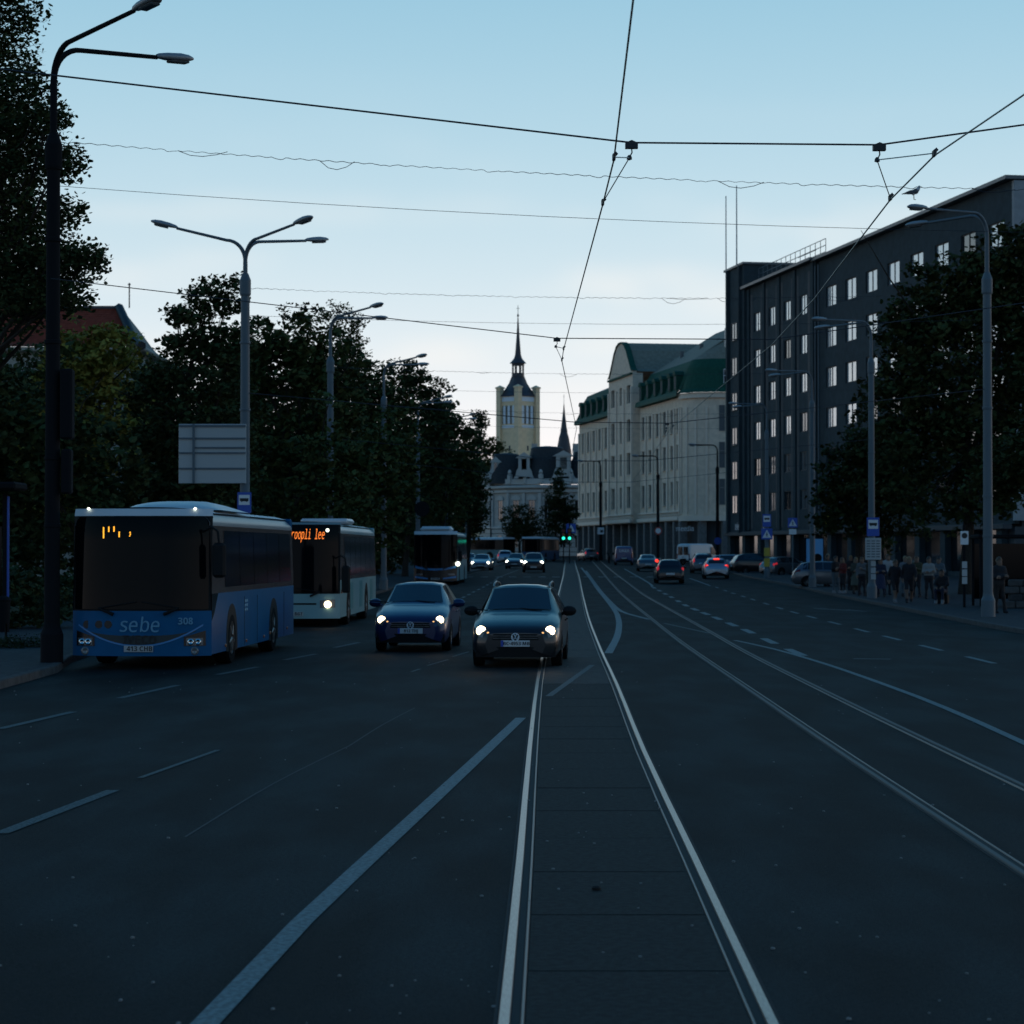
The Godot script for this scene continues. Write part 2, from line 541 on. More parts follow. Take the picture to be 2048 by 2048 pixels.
func ground() -> void:
	var far_l := [Vector2(-900, -300), Vector2(-900, 3000)]
	var far_r := [Vector2(900, -300), Vector2(900, 3000)]
	var mb := MB.new()
	for st in [[-300.0, -20.0, 280.0], [-20.0, 100.0, 40.0], [100.0, 126.0, 2.0], [126.0, 400.0, 20.0]]: ribbon(mb, far_l, far_r, st[0], st[1], -0.03, st[2])
	mb.quad(P(-900, gy(400) - 0.03, 400), P(-900, gy(400), 3000), P(900, gy(400), 3000), P(900, gy(400) - 0.03, 400))
	structure(put(mb, "ground", mats.earth))
	mb = MB.new()
	var el := [Vector2(-30, -300), Vector2(-30, 420)]
	var er := [Vector2(60, -300), Vector2(60, 420)]
	ribbon(mb, el, er, -60, 420, 0.0, 4.0)
	var road := structure(put(mb, "road", mats.asphalt))
	# pavements with kerbs
	var kr := smooth(kerb_r, 3.0)
	var kl := smooth(kerb_l, 3.0)
	for side in 2:
		var k: Array = kr if side == 0 else kl
		var s := 1.0 if side == 0 else -1.0
		var out := [Vector2(s * 60 if side == 0 else -13.5, -20), Vector2(s * 60 if side == 0 else -10.5, 420)]
		mb = MB.new()
		var ks := shifted(k, s * 0.16)
		if side == 0: ribbon(mb, ks, out, -12, 212, 0.125, 2.0)
		else: ribbon(mb, out, ks, -12, 340, 0.125, 2.0)
		var pave := structure(put(mb, "pavement", mats.paving))
		mb = MB.new()
		for i in k.size() - 1:
			var a: Vector2 = k[i]
			var b: Vector2 = k[i + 1]
			var q := []
			for e in [a, b]:
				var g := gy(e.y)
				q.append([P(e.x, g - 0.02, e.y), P(e.x + s * 0.012, g + 0.115, e.y), P(e.x + s * 0.03, g + 0.13, e.y), P(e.x + s * 0.16, g + 0.13, e.y), P(e.x + s * 0.16, g + 0.1, e.y)])
			for j in 4: mb.poly([q[0][j], q[1][j], q[1][j + 1], q[0][j + 1]], Vector3(-s, 0, 0) if j < 1 else Vector3(-s, 1, 0) if j < 2 else Vector3.UP if j < 3 else Vector3(s, 0, 0))
		put(mb, "kerb", mats.kerb_stone, pave)
	mb = MB.new()
	ribbon(mb, [Vector2(-120, 0), Vector2(-120, 400)], [Vector2(-13.5, -20), Vector2(-10.5, 420)], -30, 420, 0.11, 10.0)
	structure(put(mb, "lawn", mats.lawn))
	# rails: a bright head, a dirty groove and a thin guard lip; slabs between
	var rails := [[rail_l, -1.0, "polished tram rail under the grey estate car, left of the pair ahead", "first"], [rail_r, 1.0, "polished tram rail to the right of the grey estate car, right of the pair ahead", "first"], [rail_a, -1.0, "tram rail of the second track, the one nearer the street's middle", ""], [rail_b, 1.0, "tram rail of the second track, the one nearer the white edge line", ""]]
	for r in rails:
		var ln: Array = smooth(r[0], 3.0)
		var s: float = r[1]
		var t := thing("tram_rail", r[2], "rail", Vector3.ZERO, 0, "rails of the tram tracks")
		var parts := [["rail_head", mats.rail_steel, 0.0, 0.052 if r[3] != "" else 0.045, 0.014], ["groove", mats.groove, -0.048, 0.0, 0.007], ["guard_lip", mats.rail_side, -0.064, -0.048, 0.013], ["joint_filler", mats.groove, 0.053, 0.075, 0.006]]
		for p in parts:
			mb = MB.new()
			for i in ln.size() - 1:
				var q := []
				for e in [ln[i], ln[i + 1]]:
					var x0: float = e.x + s * p[2]
					var x1: float = e.x + s * p[3]
					var lo := minf(x0, x1)
					var hi := maxf(x0, x1)
					var h: float = gy(e.y) + p[4]
					q.append([P(lo - 0.003, h - 0.012, e.y), P(lo + 0.003, h, e.y), P(hi - 0.003, h, e.y), P(hi + 0.003, h - 0.012, e.y)])
				for j in 3: mb.poly([q[0][j], q[1][j], q[1][j + 1], q[0][j + 1]], Vector3(j - 1.0, 1, 0))
			put(mb, p[0], mats.rail_steel_dull if r[3] == "" and p[0] == "rail_head" else p[1], t)
	# concrete slabs between the rails of the near track
	var bed := structure(Node3D.new())
	bed.name = "track_bed"
	add_child(bed)
	var d := 6.2
	var n := 0
	while d < 64:
		var e := d + 1.78
		mb = MB.new()
		var up := 0.008 + 0.003 * rng.randf()
		var a := [P(along(rail_l, d) + 0.07, up, d + 0.012), P(along(rail_l, e) + 0.07, up, e - 0.012), P(along(rail_r, e) - 0.07, up, e - 0.012), P(along(rail_r, d) - 0.07, up, d + 0.012)]
		mb.poly(a, Vector3.UP)
		for j in 4: mb.poly([a[j], a[(j + 1) % 4], a[(j + 1) % 4] - Vector3(0, 0.012, 0), a[j] - Vector3(0, 0.012, 0)], (a[j] + a[(j + 1) % 4] - a[0] - a[2]))
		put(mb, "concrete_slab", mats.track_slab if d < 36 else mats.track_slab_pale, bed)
		d = e
		n += 1
	mb = MB.new()
	ribbon(mb, shifted(rail_l, 0.07), shifted(rail_r, -0.07), d, 300, 0.008)
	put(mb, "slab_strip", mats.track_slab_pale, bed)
	markings(road)

func markings(road: Node) -> void:
	var w: Material = mats.road_paint
	var o: Material = mats.worn_paint
	# dashes: [x0, d0, x1, d1] from end to end
	for q in [[-3.80, 17.2, -3.50, 20.3], [-6.05, 27.3, -5.73, 30.2], [-5.60, 33.0, -5.23, 36.2], [-5.00, 39.3, -4.61, 41.9], [-4.39, 44.6, -4.00, 47.2], [-3.86, 50.3, -3.52, 53.1]]:
		stripe("lane_dash", [Vector2(q[0], q[1]), Vector2(q[2], q[3])], 0.12, o, road)
	for q in [[-3.44, 21.4, -3.10, 24.4], [-1.75, 40.2, -1.64, 41.2], [-1.55, 42.4, -1.24, 44.7], [-1.18, 46, -0.9, 48.2]]:
		stripe("faded_dash", [Vector2(q[0], q[1]), Vector2(q[2], q[3])], 0.06, o, road)
	var line1 := [Vector2(5.88, 48), Vector2(6.0, 54.0), Vector2(6.2, 60.6), Vector2(6.29, 66.2), Vector2(6.42, 72.3), Vector2(6.5, 77.7), Vector2(6.58, 83.3), Vector2(6.71, 89.5), Vector2(6.98, 97), Vector2(7.28, 105.5), Vector2(7.5, 113.1), Vector2(7.72, 121.1), Vector2(7.89, 128.3)]
	for p in line1:
		var e := Vector2(along(line1, p.y + 1.6), p.y + 1.6)
		var s := Vector2(along(line1, p.y - 1.6), p.y - 1.6)
		stripe("lane_dash", [s, e], 0.2, w, road)
	var line2 := [Vector2(9.03, 44.6), Vector2(9.09, 50.2), Vector2(9.18, 55.9), Vector2(9.26, 61.3), Vector2(9.42, 67.5), Vector2(9.53, 73.6), Vector2(9.66, 79.2), Vector2(9.85, 85.1), Vector2(10.15, 92.3), Vector2(10.46, 100.3), Vector2(10.72, 107.1), Vector2(10.95, 114.3), Vector2(11.18, 121.1), Vector2(11.44, 129)]
	for p in line2:
		stripe("lane_dash", [Vector2(along(line2, p.y - 1.4), p.y - 1.4), Vector2(along(line2, p.y + 1.4), p.y + 1.4)], 0.13, w, road)
	var left := [Vector2(-3.3, 58), Vector2(-2.75, 76), Vector2(-2.40, 96.5), Vector2(-2.34, 98.6), Vector2(-2.22, 105), Vector2(-2.08, 111.9), Vector2(-1.94, 118.5), Vector2(-1.78, 124.4), Vector2(-1.6, 130.1), Vector2(-1.42, 138.3), Vector2(-1.15, 148.1)]
	var d := 62.0
	while d < 150:
		stripe("lane_dash", [Vector2(along(left, d - 1.3), d - 1.3), Vector2(along(left, d + 1.3), d + 1.3)], 0.14, w, road)
		d += 6.2
	stripe("lane_line", [Vector2(-1.12, 152), Vector2(-0.98, 162.9), Vector2(-0.33, 181), Vector2(0.6, 205)], 0.12, o, road)
	stripe("edge_line", smooth([Vector2(5.24, 54.4), Vector2(5.62, 49.5), Vector2(5.83, 43), Vector2(5.86, 36), Vector2(5.80, 31), Vector2(5.6, 25.3), Vector2(5.2, 17), Vector2(4.8, 10)]), 0.11, w, road)
	stripe("edge_line", smooth([Vector2(7.95, 131), Vector2(8.29, 138), Vector2(8.8, 155), Vector2(9.4, 178), Vector2(10.3, 212)]), 0.14, w, road)
	stripe("edge_line", smooth([Vector2(11.5, 134), Vector2(12.3, 160)]), 0.14, w, road)
	# the wide line that swings across the near track, in three pieces
	stripe("wide_line", smooth([Vector2(-1.42, 8.5), Vector2(-1.36, 10.3), Vector2(-1.19, 13.1), Vector2(-0.79, 18), Vector2(-0.3, 24), Vector2(0.11, 29.1)]), 0.13, w, road)
	stripe("wide_line", [Vector2(0.53, 33.3), Vector2(1.47, 42.4)], 0.10, o, road, 0.0155)
	stripe("wide_line", smooth([Vector2(1.98, 47.5), Vector2(2.57, 56.6), Vector2(3.04, 65.6), Vector2(3.33, 72.5), Vector2(3.62, 81.1), Vector2(4.17, 103.4), Vector2(4.72, 129), Vector2(5.41, 160.4), Vector2(6.13, 196.3), Vector2(6.6, 220)]), 0.17, w, road)
	stripe("wide_line", smooth([Vector2(4.24, 71), Vector2(3.98, 75.4), Vector2(3.82, 80.5), Vector2(3.95, 90), Vector2(4.42, 111.5), Vector2(4.95, 135.6), Vector2(5.62, 165.5), Vector2(6.35, 198)]), 0.15, w, road)
	stripe("short_line", [Vector2(4.43, 67.3), Vector2(5.05, 59)], 0.10, o, road)
	# faded words on the right-hand lane, worn to streaks
	for i in 11:
		stripe("worn_letter", [Vector2(11.1 + i * 0.115, 86 - i * 0.35 + rng.randf_range(-.7, .7)), Vector2(11.16 + i * 0.115, 83.2 - i * 0.3)], 0.07, o, road)
	stripe("worn_letter", [Vector2(6.66, 45.1), Vector2(7.36, 44.9)], 0.25, o, road)
	# a crossing: a row of square dashes over the whole street
	for x in [-4.1, -3.05, -1.98, -0.92, 0.05, 1.05, 2.16, 3.14, 5.41, 6.43, 7.55, 8.7, 9.9, 11.1]:
		for y in [165.4]: stripe("crossing_dash", [Vector2(x - 0.27, y), Vector2(x + 0.27, y)], 1.6, w if x != 1.05 else o, road, 0.0105)
	# grit and small litter
	var gm := MB.new()
	for i in 260:
		var gd := 9.5 + 34.0 * pow(rng.randf(), 1.6)
		var gx := rng.randf_range(-0.24, 0.24) * gd
		var gr := rng.randf_range(0.004, 0.013)
		gm.box(Vector3(gx, gr * 0.4 + (0.008 if gx > along(rail_l, gd) - 0.08 and gx < along(rail_r, gd) + 0.08 else 0.0), -gd), Vector3(gr * 1.8, gr, gr * 1.3), gr * 0.3, Basis(Vector3.UP, rng.randf() * 3))
	stuff(put(gm, "grit", mat("pale_grit", Color(0.22, 0.22, 0.21), 0.9), road))
	# tar seams and repairs
	for q in [[-2.4, 17, -1.75, 25], [-1.75, 25, -1.3, 31]]:
		stripe("tar_seam", smooth([Vector2(q[0], q[1]), Vector2((q[0] + q[2]) / 2 + rng.randf_range(-.1, .1), (q[1] + q[3]) / 2), Vector2(q[2], q[3])], 1.0), 0.02, mats.seam, road, 0.0035)

# ---------------------------------------------------------------- buildings
func facade(t: Node3D, x0: float, x1: float, y0: float, y1: float, cols: Array, rows: Array, m: Material, z := 0.0, thick := 0.4, called := "wall") -> void:
	# a wall of butted pieces with true openings: cols [centre, width], rows [bottom, top]
	var mb := MB.new()
	var y := y0
	for r in rows:
		mb.box(Vector3((x0 + x1) / 2, (y + r[0]) / 2, z - thick / 2), Vector3(x1 - x0, r[0] - y, thick))
		var x := x0
		for c in cols:
			var l: float = c[0] - c[1] / 2
			if l - x > 0.01: mb.box(Vector3((x + l) / 2, (r[0] + r[1]) / 2, z - thick / 2), Vector3(l - x, r[1] - r[0], thick))
			x = c[0] + c[1] / 2
		if x1 - x > 0.01: mb.box(Vector3((x + x1) / 2, (r[0] + r[1]) / 2, z - thick / 2), Vector3(x1 - x, r[1] - r[0], thick))
		y = r[1]
	mb.box(Vector3((x0 + x1) / 2, (y + y1) / 2, z - thick / 2), Vector3(x1 - x0, y1 - y, thick))
	put(mb, called, m, t)

var frames := {}
func window(t: Node3D, at: Vector3, w: float, h: float, frame: Material, pane: Material, bars := 1, cross := false, turn := 0.0, sill: Material = null) -> Node3D:
	var key := "%.2f %.2f %d %s" % [w, h, bars, cross]
	if not frames.has(key):
		var mb := MB.new()
		var f := 0.06
		for s in [-1, 1]:
			mb.box(Vector3(s * (w / 2 - f / 2), 0, 0), Vector3(f, h, 0.08))
			mb.box(Vector3(0, s * (h / 2 - f / 2), 0), Vector3(w - 2 * f, f, 0.08))
		for i in bars: mb.box(Vector3(-w / 2 + w * (i + 1) / (bars + 1), 0, 0.003), Vector3(0.045, h - 2 * f, 0.045))
		if cross: mb.box(Vector3(0, h * 0.16, -0.004), Vector3(w - 2 * f, 0.07, 0.07))
		var pm := MB.new()
		pm.quad(Vector3(-w / 2 + f, -h / 2 + f, 0), Vector3(-w / 2 + f, h / 2 - f, 0), Vector3(w / 2 - f, h / 2 - f, 0), Vector3(w / 2 - f, -h / 2 + f, 0))
		var sm := MB.new()
		sm.box(Vector3(0, -h / 2 - 0.03, 0.26), Vector3(w + 0.12, 0.06, 0.4))
		frames[key] = [mb.mesh(), pm.mesh(), sm.mesh()]
	var o := lay(frames[key][0], "window", frame, t)
	o.position = at
	o.rotation.y = turn
	var p := lay(frames[key][1], "pane", pane, o)
	p.position.z = -0.02
	if sill: lay(frames[key][2], "sill", sill, o)
	return o

func pane_mat(i: int) -> Material: return mats[["pane_blind", "pane_dark", "pane_grey"][i]]

func dark_office_block() -> void:
	var wall := grainy("dark_render", L2(0.042, 0.058, 0.066), 0.85, 0.10, 11.0, 41, 0.15)
	var rib := mat("dark_rib", Color(0.05, 0.053, 0.058), 0.8)
	var pb := mat("pane_blind", Color(0.42, 0.50, 0.54), 0.07, 0.25)
	pb.metallic_specular = 0.75
	pb.clearcoat_enabled = true
	pb.clearcoat = 1.0
	pb.clearcoat_roughness = 0.03
	mat("pane_dark", Color(0.02, 0.025, 0.03), 0.05).metallic_specular = 0.75
	mat("shop_glass", Color(0.012, 0.015, 0.018), 0.08).metallic_specular = 0.3
	mat("pane_grey", Color(0.12, 0.13, 0.14), 0.06).metallic_specular = 0.75
	var fr := mat("window_frame_dark", Color(0.03, 0.032, 0.035), 0.6)
	var lead := mat("roof_metal", Color(0.12, 0.125, 0.13), 0.5, 0.4)
	var t := thing("office_block", "dark grey seven-storey office block with rows of square windows, right of the street", "building", P(20.9, 0, 221), -1.4075)
	var rows := [[5.7, 7.35], [9.0, 10.6], [12.3, 13.95], [15.65, 17.3], [18.95, 20.6], [22.3, 24.0]]
	var lc := [[9.6, 2.1], [14.6, 2.1], [19.5, 2.1], [24.4, 2.1]]
	var rc := []
	for i in 8: rc.append([31.5 + i * 5.27, 2.8])
	facade(t, 6.2, 28.0, 3.9, 26.5, lc, rows, wall, 0.0)
	facade(t, 28.0, 71.3, 3.9, 26.4, rc, rows, wall, -0.25)
	rng.seed = 40
	for r in rows.size():  # two lowest rows get darker panes, painting their dimmer sky reflection
		for c in lc: window(t, Vector3(c[0], (rows[r][0] + rows[r][1]) / 2, -0.12), c[1], rows[r][1] - rows[r][0], fr, pane_mat(0 if r > 1 and rng.randf() < 0.75 else 1 + int(rng.randf() * 2)), 1)
		for c in rc: window(t, Vector3(c[0], (rows[r][0] + rows[r][1]) / 2, -0.37), c[1], rows[r][1] - rows[r][0], fr, pane_mat(0 if r > 1 and rng.randf() < 0.8 else 1 + int(rng.randf() * 2)), 1)
	# the window next to the trees that mirrors the lit sky in the east, curtains ochre
	var mb := MB.new()
	for x in [6.9, 12.1, 17.05, 21.95, 27.3]:
		mb.box(Vector3(x, 15.2, 0.08), Vector3(0.8, 22.4, 0.16), 0.04)
	put(mb, "rib", wall, t)
	mb = MB.new()
	for x in [7.8, 11.3, 12.9, 16.2, 17.85, 21.1, 22.75, 26.1]: mb.box(Vector3(x, 15, 0.004), Vector3(0.62, 21.6, 0.02))
	put(mb, "dark_strip", rib, t)
	# the stair tower at the far end, two metres taller
	mb = MB.new()
	mb.box(Vector3(3.3, 16.3, -3.2), Vector3(6.6, 25.0, 7.2))
	mb.box(Vector3(5.5, 16.3, 0.55), Vector3(0.5, 25.0, 0.3))
	mb.box(Vector3(1.2, 16.3, 0.55), Vector3(0.5, 25.0, 0.3))
	put(mb, "stair_tower", wall, t)
	for y in [6.5, 9.7, 12.9, 16.2, 19.5, 22.8]: window(t, Vector3(3.3, y, 0.46), 2.0, 1.7, fr, mats.pane_grey, 1)
	mb = MB.new()
	mb.box(Vector3(38.7, 15.0, -9.75), Vector3(65.0, 22.6, 17.8))
	mb.box(Vector3(36.0, 1.9, -9.4), Vector3(71.0, 3.6, 18.3))
	put(mb, "core", rib, t)
	mb = MB.new()
	mb.box(Vector3(49.9, 26.52, -8.9), Vector3(43.6, 0.24, 18.6))
	mb.box(Vector3(17.0, 26.62, -8.7), Vector3(22.4, 0.24, 18.6))
	mb.box(Vector3(3.3, 28.9, -3.2), Vector3(7.0, 0.2, 7.6))
	put(mb, "roof_edge", lead, t)
	mb = MB.new()
	mb.box(Vector3(71.5, 15.2, -9.3), Vector3(0.4, 22.2, 18.2))
	put(mb, "end_wall", grainy("pale_render", L2(0.30, 0.31, 0.32), 0.85, 0.08, 9.0, 43), t)
	# ground floor: piers, shop glass, fascia with small white lettering
	mb = MB.new()
	var x := 0.4
	while x < 72:
		mb.box(Vector3(x, 2.05, 0.02), Vector3(1.0, 3.7, 0.5), 0.03)
		x += 5.35
	mb.box(Vector3(35.8, 0.35, -0.08), Vector3(71.2, 0.7, 0.3))
	put(mb, "pier", wall, t)
	mb = MB.new()
	mb.box(Vector3(35.8, 3.72, 0.3), Vector3(71.6, 0.36, 0.62), 0.04)
	put(mb, "canopy", rib, t)
	x = 3.08
	while x < 70:
		var s := MB.new()
		s.quad(Vector3(x - 2.1, 0.7, -0.2), Vector3(x - 2.1, 3.5, -0.2), Vector3(x + 2.1, 3.5, -0.2), Vector3(x + 2.1, 0.7, -0.2))
		put(s, "shop_window", mats.shop_glass, t)
		x += 5.35
	words("tele", 0.62, mats.sign_white, t, Vector3(5.2, 4.4, 0.75))
	words("tele", 0.62, mats.sign_white, t, Vector3(13.6, 4.4, 0.42))
	mb = MB.new()
	for px in [28.3, 29.2]: mb.tube([Vector3(px, 4, 0.12), Vector3(px, 26, 0.12)], [0.07], 6)
	put(mb, "drainpipe", mats.pole_grey, t)
	# railings and aerials on the roof
	mb = MB.new()
	for h in [0.55, 1.1, 1.65]:
		mb.tube([Vector3(6.8, 28.6 + h, -6.5), Vector3(1.0, 28.6 + h, -6.5)], [0.035], 5)
		mb.tube([Vector3(7, 26.7 + h, -0.9), Vector3(28, 26.7 + h, -0.9)], [0.035], 5)
		mb.tube([Vector3(7, 26.7 + h, -9.5), Vector3(24, 26.7 + h, -9.5)], [0.035], 5)
	for i in 15: mb.tube([Vector3(7 + i * 1.5, 26.6, -0.9), Vector3(7 + i * 1.5, 28.35, -0.9)], [0.03], 5)
	for i in 9: mb.tube([Vector3(7 + i * 2.1, 26.6, -9.5), Vector3(7 + i * 2.1, 28.35, -9.5)], [0.035], 5)
	put(mb, "roof_railing", mats.pole_grey, t)
	for q in [[-0.35, 23.4, 36.2], [3.6, 28.9, 36.6]]:
		mb = MB.new()
		mb.tube([Vector3(q[0], q[1], 0.3), Vector3(q[0], q[2], 0.3)], [0.075, 0.05], 6)
		if q[0] < 0:
			for y in [23.6, 24.3, 25.0]: mb.box(Vector3(q[0] + 0.25, y, 0.2), Vector3(0.6, 0.18, 0.3))
			mb.box(Vector3(q[0], 22.6, 0.2), Vector3(0.5, 1.8, 0.4))
		put(mb, "aerial", mats.sign_back, t)

func cream_office_block() -> void:
	var wall := grainy("cream_render", L2(0.70, 0.57, 0.45), 0.85, 0.09, 9.0, 51, 0.1)
	var trim := mat("cream_trim", Color(0.72, 0.60, 0.49), 0.8)
	var green := grainy("green_roof", L2(0.016, 0.078, 0.054), 0.7, 0.12, 5.0, 52)
	var brown := grainy("brown_roof", L2(0.22, 0.20, 0.155), 0.7, 0.15, 6.0, 53)
	var fr := mat("frame_cream", Color(0.22, 0.21, 0.19), 0.6)
	var stone := grainy("arcade_stone", L2(0.16, 0.16, 0.16), 0.8, 0.15, 4.0, 54)
	var t := thing("office_block", "cream four-storey block with green mansard roof and shop arcade, where the street narrows", "building", P(9.65, 0, 331), -1.410)
	var rows := [[7.6, 10.3], [11.8, 14.6], [16.05, 18.85]]
	var cols := []
	for u in [2.6, 6.5, 10.5, 14.6, 18.9, 23.3, 42.3, 46.2, 50.2, 54.1, 58.1, 61.2]: cols.append([u, 1.5])
	var lc := cols.slice(0, 6)
	var rc := cols.slice(6)
	facade(t, 0, 25.4, 5.6, 20.1, lc, rows, wall)
	facade(t, 40.4, 62.8, 5.6, 20.1, rc, rows, wall)
	var mc := [[28.0, 2.2], [33.0, 1.4], [37.8, 2.2]]
	facade(t, 25.4, 40.4, 5.6, 24.6, mc, rows + [[20.9, 23.2]], wall, 0.9, 1.3, "bay_wall")
	rng.seed = 52
	for r in 3:
		for c in cols: window(t, Vector3(c[0], (rows[r][0] + rows[r][1]) / 2, -0.22), c[1], rows[r][1] - rows[r][0], fr, pane_mat(1 if rng.randf() < 0.35 else 2), 1, true, 0, trim)
		for c in mc: window(t, Vector3(c[0], (rows[r][0] + rows[r][1]) / 2, 0.55), c[1], rows[r][1] - rows[r][0], fr, mats.pane_dark if c[1] > 2 else mats.pane_grey, 1, true, 0, trim)
	for c in mc: window(t, Vector3(c[0], 22.05, 0.55), c[1], 2.3, fr, mats.pane_grey, 1, true)
	# pilaster strips and string courses
	var mb := MB.new()
	for u in [0.35, 4.55, 8.5, 12.55, 16.75, 21.1, 44.25, 48.2, 52.15, 56.1, 59.7, 62.4]: mb.box(Vector3(u, 12.6, 0.10), Vector3(0.55, 12.6, 0.2))
	for u in [25.75, 30.6, 35.4, 40.05]: mb.box(Vector3(u, 14.6, 1.0), Vector3(0.5, 16.6, 0.2))
	put(mb, "pilaster", trim, t)
	mb = MB.new()
	for q in [[0.0, 25.3, 0.25], [40.5, 62.8, 0.25], [25.1, 40.7, 1.15]]:
		mb.box(Vector3((q[0] + q[1]) / 2, 5.9, q[2]), Vector3(q[1] - q[0], 0.5, 0.5), 0.08)
		mb.box(Vector3((q[0] + q[1]) / 2, 6.75, q[2] - 0.1), Vector3(q[1] - q[0], 0.22, 0.34), 0.05)
	for i in 60:
		var u := 0.5 + i * 1.04
		mb.box(Vector3(u, 6.4, (1.1 if u > 25.2 and u < 40.6 else 0.2)), Vector3(0.4, 0.3, 0.3))
	put(mb, "string_course", trim, t)
	# mansard roof with dormers, curved in profile
	for q in [[-0.5, 25.1], [40.7, 63.2]]:
		var g := []
		for p in [[0.7, 20.15], [0.62, 20.75], [0.1, 21.0], [-0.35, 22.2], [-0.7, 23.4], [-1.3, 24.35]]: g.append([Vector3(q[0], p[1], p[0]), Vector3((q[0] + q[1]) / 2, p[1], p[0]), Vector3(q[1], p[1], p[0])])
		mb = MB.new()
		mb.grid(g, Vector3((q[0] + q[1]) / 2, 20, -8))
		mb.quad(Vector3(q[0], 20.15, 0.7), Vector3(q[1], 20.15, 0.7), Vector3(q[1], 20.15, -0.4), Vector3(q[0], 20.15, -0.4))
		if q[0] < 0: mb.poly([Vector3(q[0], 20.15, 0.7), Vector3(q[0], 24.35, -1.3), Vector3(q[0], 24.35, -12), Vector3(q[0], 20.15, -12)], Vector3.LEFT)
		var mr := put(mb, "mansard_roof", green, t)
		for c in cols:
			if c[0] < q[0] or c[0] > q[1]: continue
			var dm := MB.new()
			dm.box(Vector3(c[0], 21.85, -0.2), Vector3(1.25, 1.7, 1.1))
			dm.prism(PackedVector2Array([Vector2(-0.8, 0), Vector2(0.8, 0), Vector2(0.5, 0.4), Vector2(0, 0.55), Vector2(-0.5, 0.4)]), 1.5, Vector3(c[0], 22.7, 0.48))
			put(dm, "dormer", green, mr)
			var dp := MB.new()
			dp.quad(Vector3(c[0] - 0.42, 21.15, 0.36), Vector3(c[0] - 0.42, 22.55, 0.36), Vector3(c[0] + 0.42, 22.55, 0.36), Vector3(c[0] + 0.42, 21.15, 0.36))
			put(dp, "dormer_pane", mats.dark_rib, mr)
		mb = MB.new()
		var ridge := 27.6 if q[0] < 0 else 29.4
		mb.poly([Vector3(q[0], 24.35, -1.3), Vector3(q[1], 24.35, -1.3), Vector3(q[1], ridge, -9), Vector3(q[0] + 3, ridge, -9)], Vector3(0, 1, 0.6))
		mb.poly([Vector3(q[0], 24.35, -1.3), Vector3(q[0] + 3, ridge, -9), Vector3(q[0], 24.35, -16)], Vector3(-1, 1, 0))
		put(mb, "upper_roof", brown, t)
	# the gable with its bell-shaped top, and the roof behind it
	var prof := PackedVector2Array([Vector2(-7.5, 0), Vector2(7.5, 0)])
	for p in [[7.5, 0.25], [6.7, 0.6], [5.3, 1.8], [3.8, 3.2], [2.3, 4.1], [1.0, 4.4], [0.0, 4.45]]: prof.append(Vector2(p[0], p[1]))
	for p in [[-1.0, 4.4], [-2.3, 4.1], [-3.8, 3.2], [-5.3, 1.8], [-6.7, 0.6], [-7.5, 0.25]]: prof.append(Vector2(p[0], p[1]))
	mb = MB.new()
	mb.prism(prof, 0.5, Vector3(32.9, 24.6, 0.9))
	put(mb, "gable", wall, t)
	mb = MB.new()
	mb.box(Vector3(32.9, 24.55, 1.02), Vector3(14.6, 0.25, 0.3))
	for i in range(2, prof.size() - 1):
		var a := Vector3(32.9 + prof[i].x * 1.02, 24.66 + prof[i].y, 1.05)
		var b := Vector3(32.9 + prof[i + 1].x * 1.02, 24.66 + prof[i + 1].y, 1.05)
		mb.poly([a, b, b - Vector3(0, 0, 0.75), a - Vector3(0, 0, 0.75)], Vector3.UP)
		mb.poly([a, b, b - Vector3(0, 0.22, 0), a - Vector3(0, 0.22, 0)], Vector3.BACK)
	put(mb, "gable_coping", green, t)
	mb = MB.new()
	for i in range(2, prof.size() - 1):
		var a := Vector3(32.9 + prof[i].x, 24.55 + prof[i].y, 0.4)
		var b := Vector3(32.9 + prof[i + 1].x, 24.55 + prof[i + 1].y, 0.4)
		mb.poly([a, b, b - Vector3(0, 0, 12), a - Vector3(0, 0, 12)], Vector3((a + b).x / 2 - 32.9, 4, 0))
	put(mb, "gable_roof", brown, t)
	# the rounded corner and the side wing towards the viewer
	var cg := []
	var gg := []
	for k in 9:
		var w := -1.35 * k / 8.0
		var cx := 62.8 + 4.0 * sin(-w)
		var cz := -4.0 + 4.0 * cos(w)
		cg.append([cx, cz])
	mb = MB.new()
	var cr := MB.new()
	var band := MB.new()
	var wing := MB.new()
	var lastd := Vector3.ZERO
	cg.append([67.6, -9.0])
	cg.append([71.0, -24.0])
	var out := []
	for k in cg.size():
		var a: Array = cg[maxi(k - 1, 0)]
		var b: Array = cg[mini(k + 1, cg.size() - 1)]
		var o := Vector3(a[1] - b[1], 0, b[0] - a[0]).normalized()
		if o.dot(Vector3(cg[k][0] - 61.0, 0, cg[k][1] + 8)) < 0: o = -o
		out.append(o)
	for k in cg.size() - 1:
		var a := Vector3(cg[k][0], 0, cg[k][1])
		var b := Vector3(cg[k + 1][0], 0, cg[k + 1][1])
		var oa: Vector3 = out[k]
		var ob: Vector3 = out[k + 1]
		var o := (oa + ob).normalized()
		mb.poly([a + Vector3(0, 5.6, 0), b + Vector3(0, 5.6, 0), b + Vector3(0, 20.1, 0), a + Vector3(0, 20.1, 0)], o)
		if k < 8 and k % 2 == 0: band.box((a + b) / 2 + Vector3(0, 12.6, 0) + o * 0.06, Vector3(0.25, 12.4, 0.2), 0, Basis(Vector3.UP, atan2(o.x, o.z)))
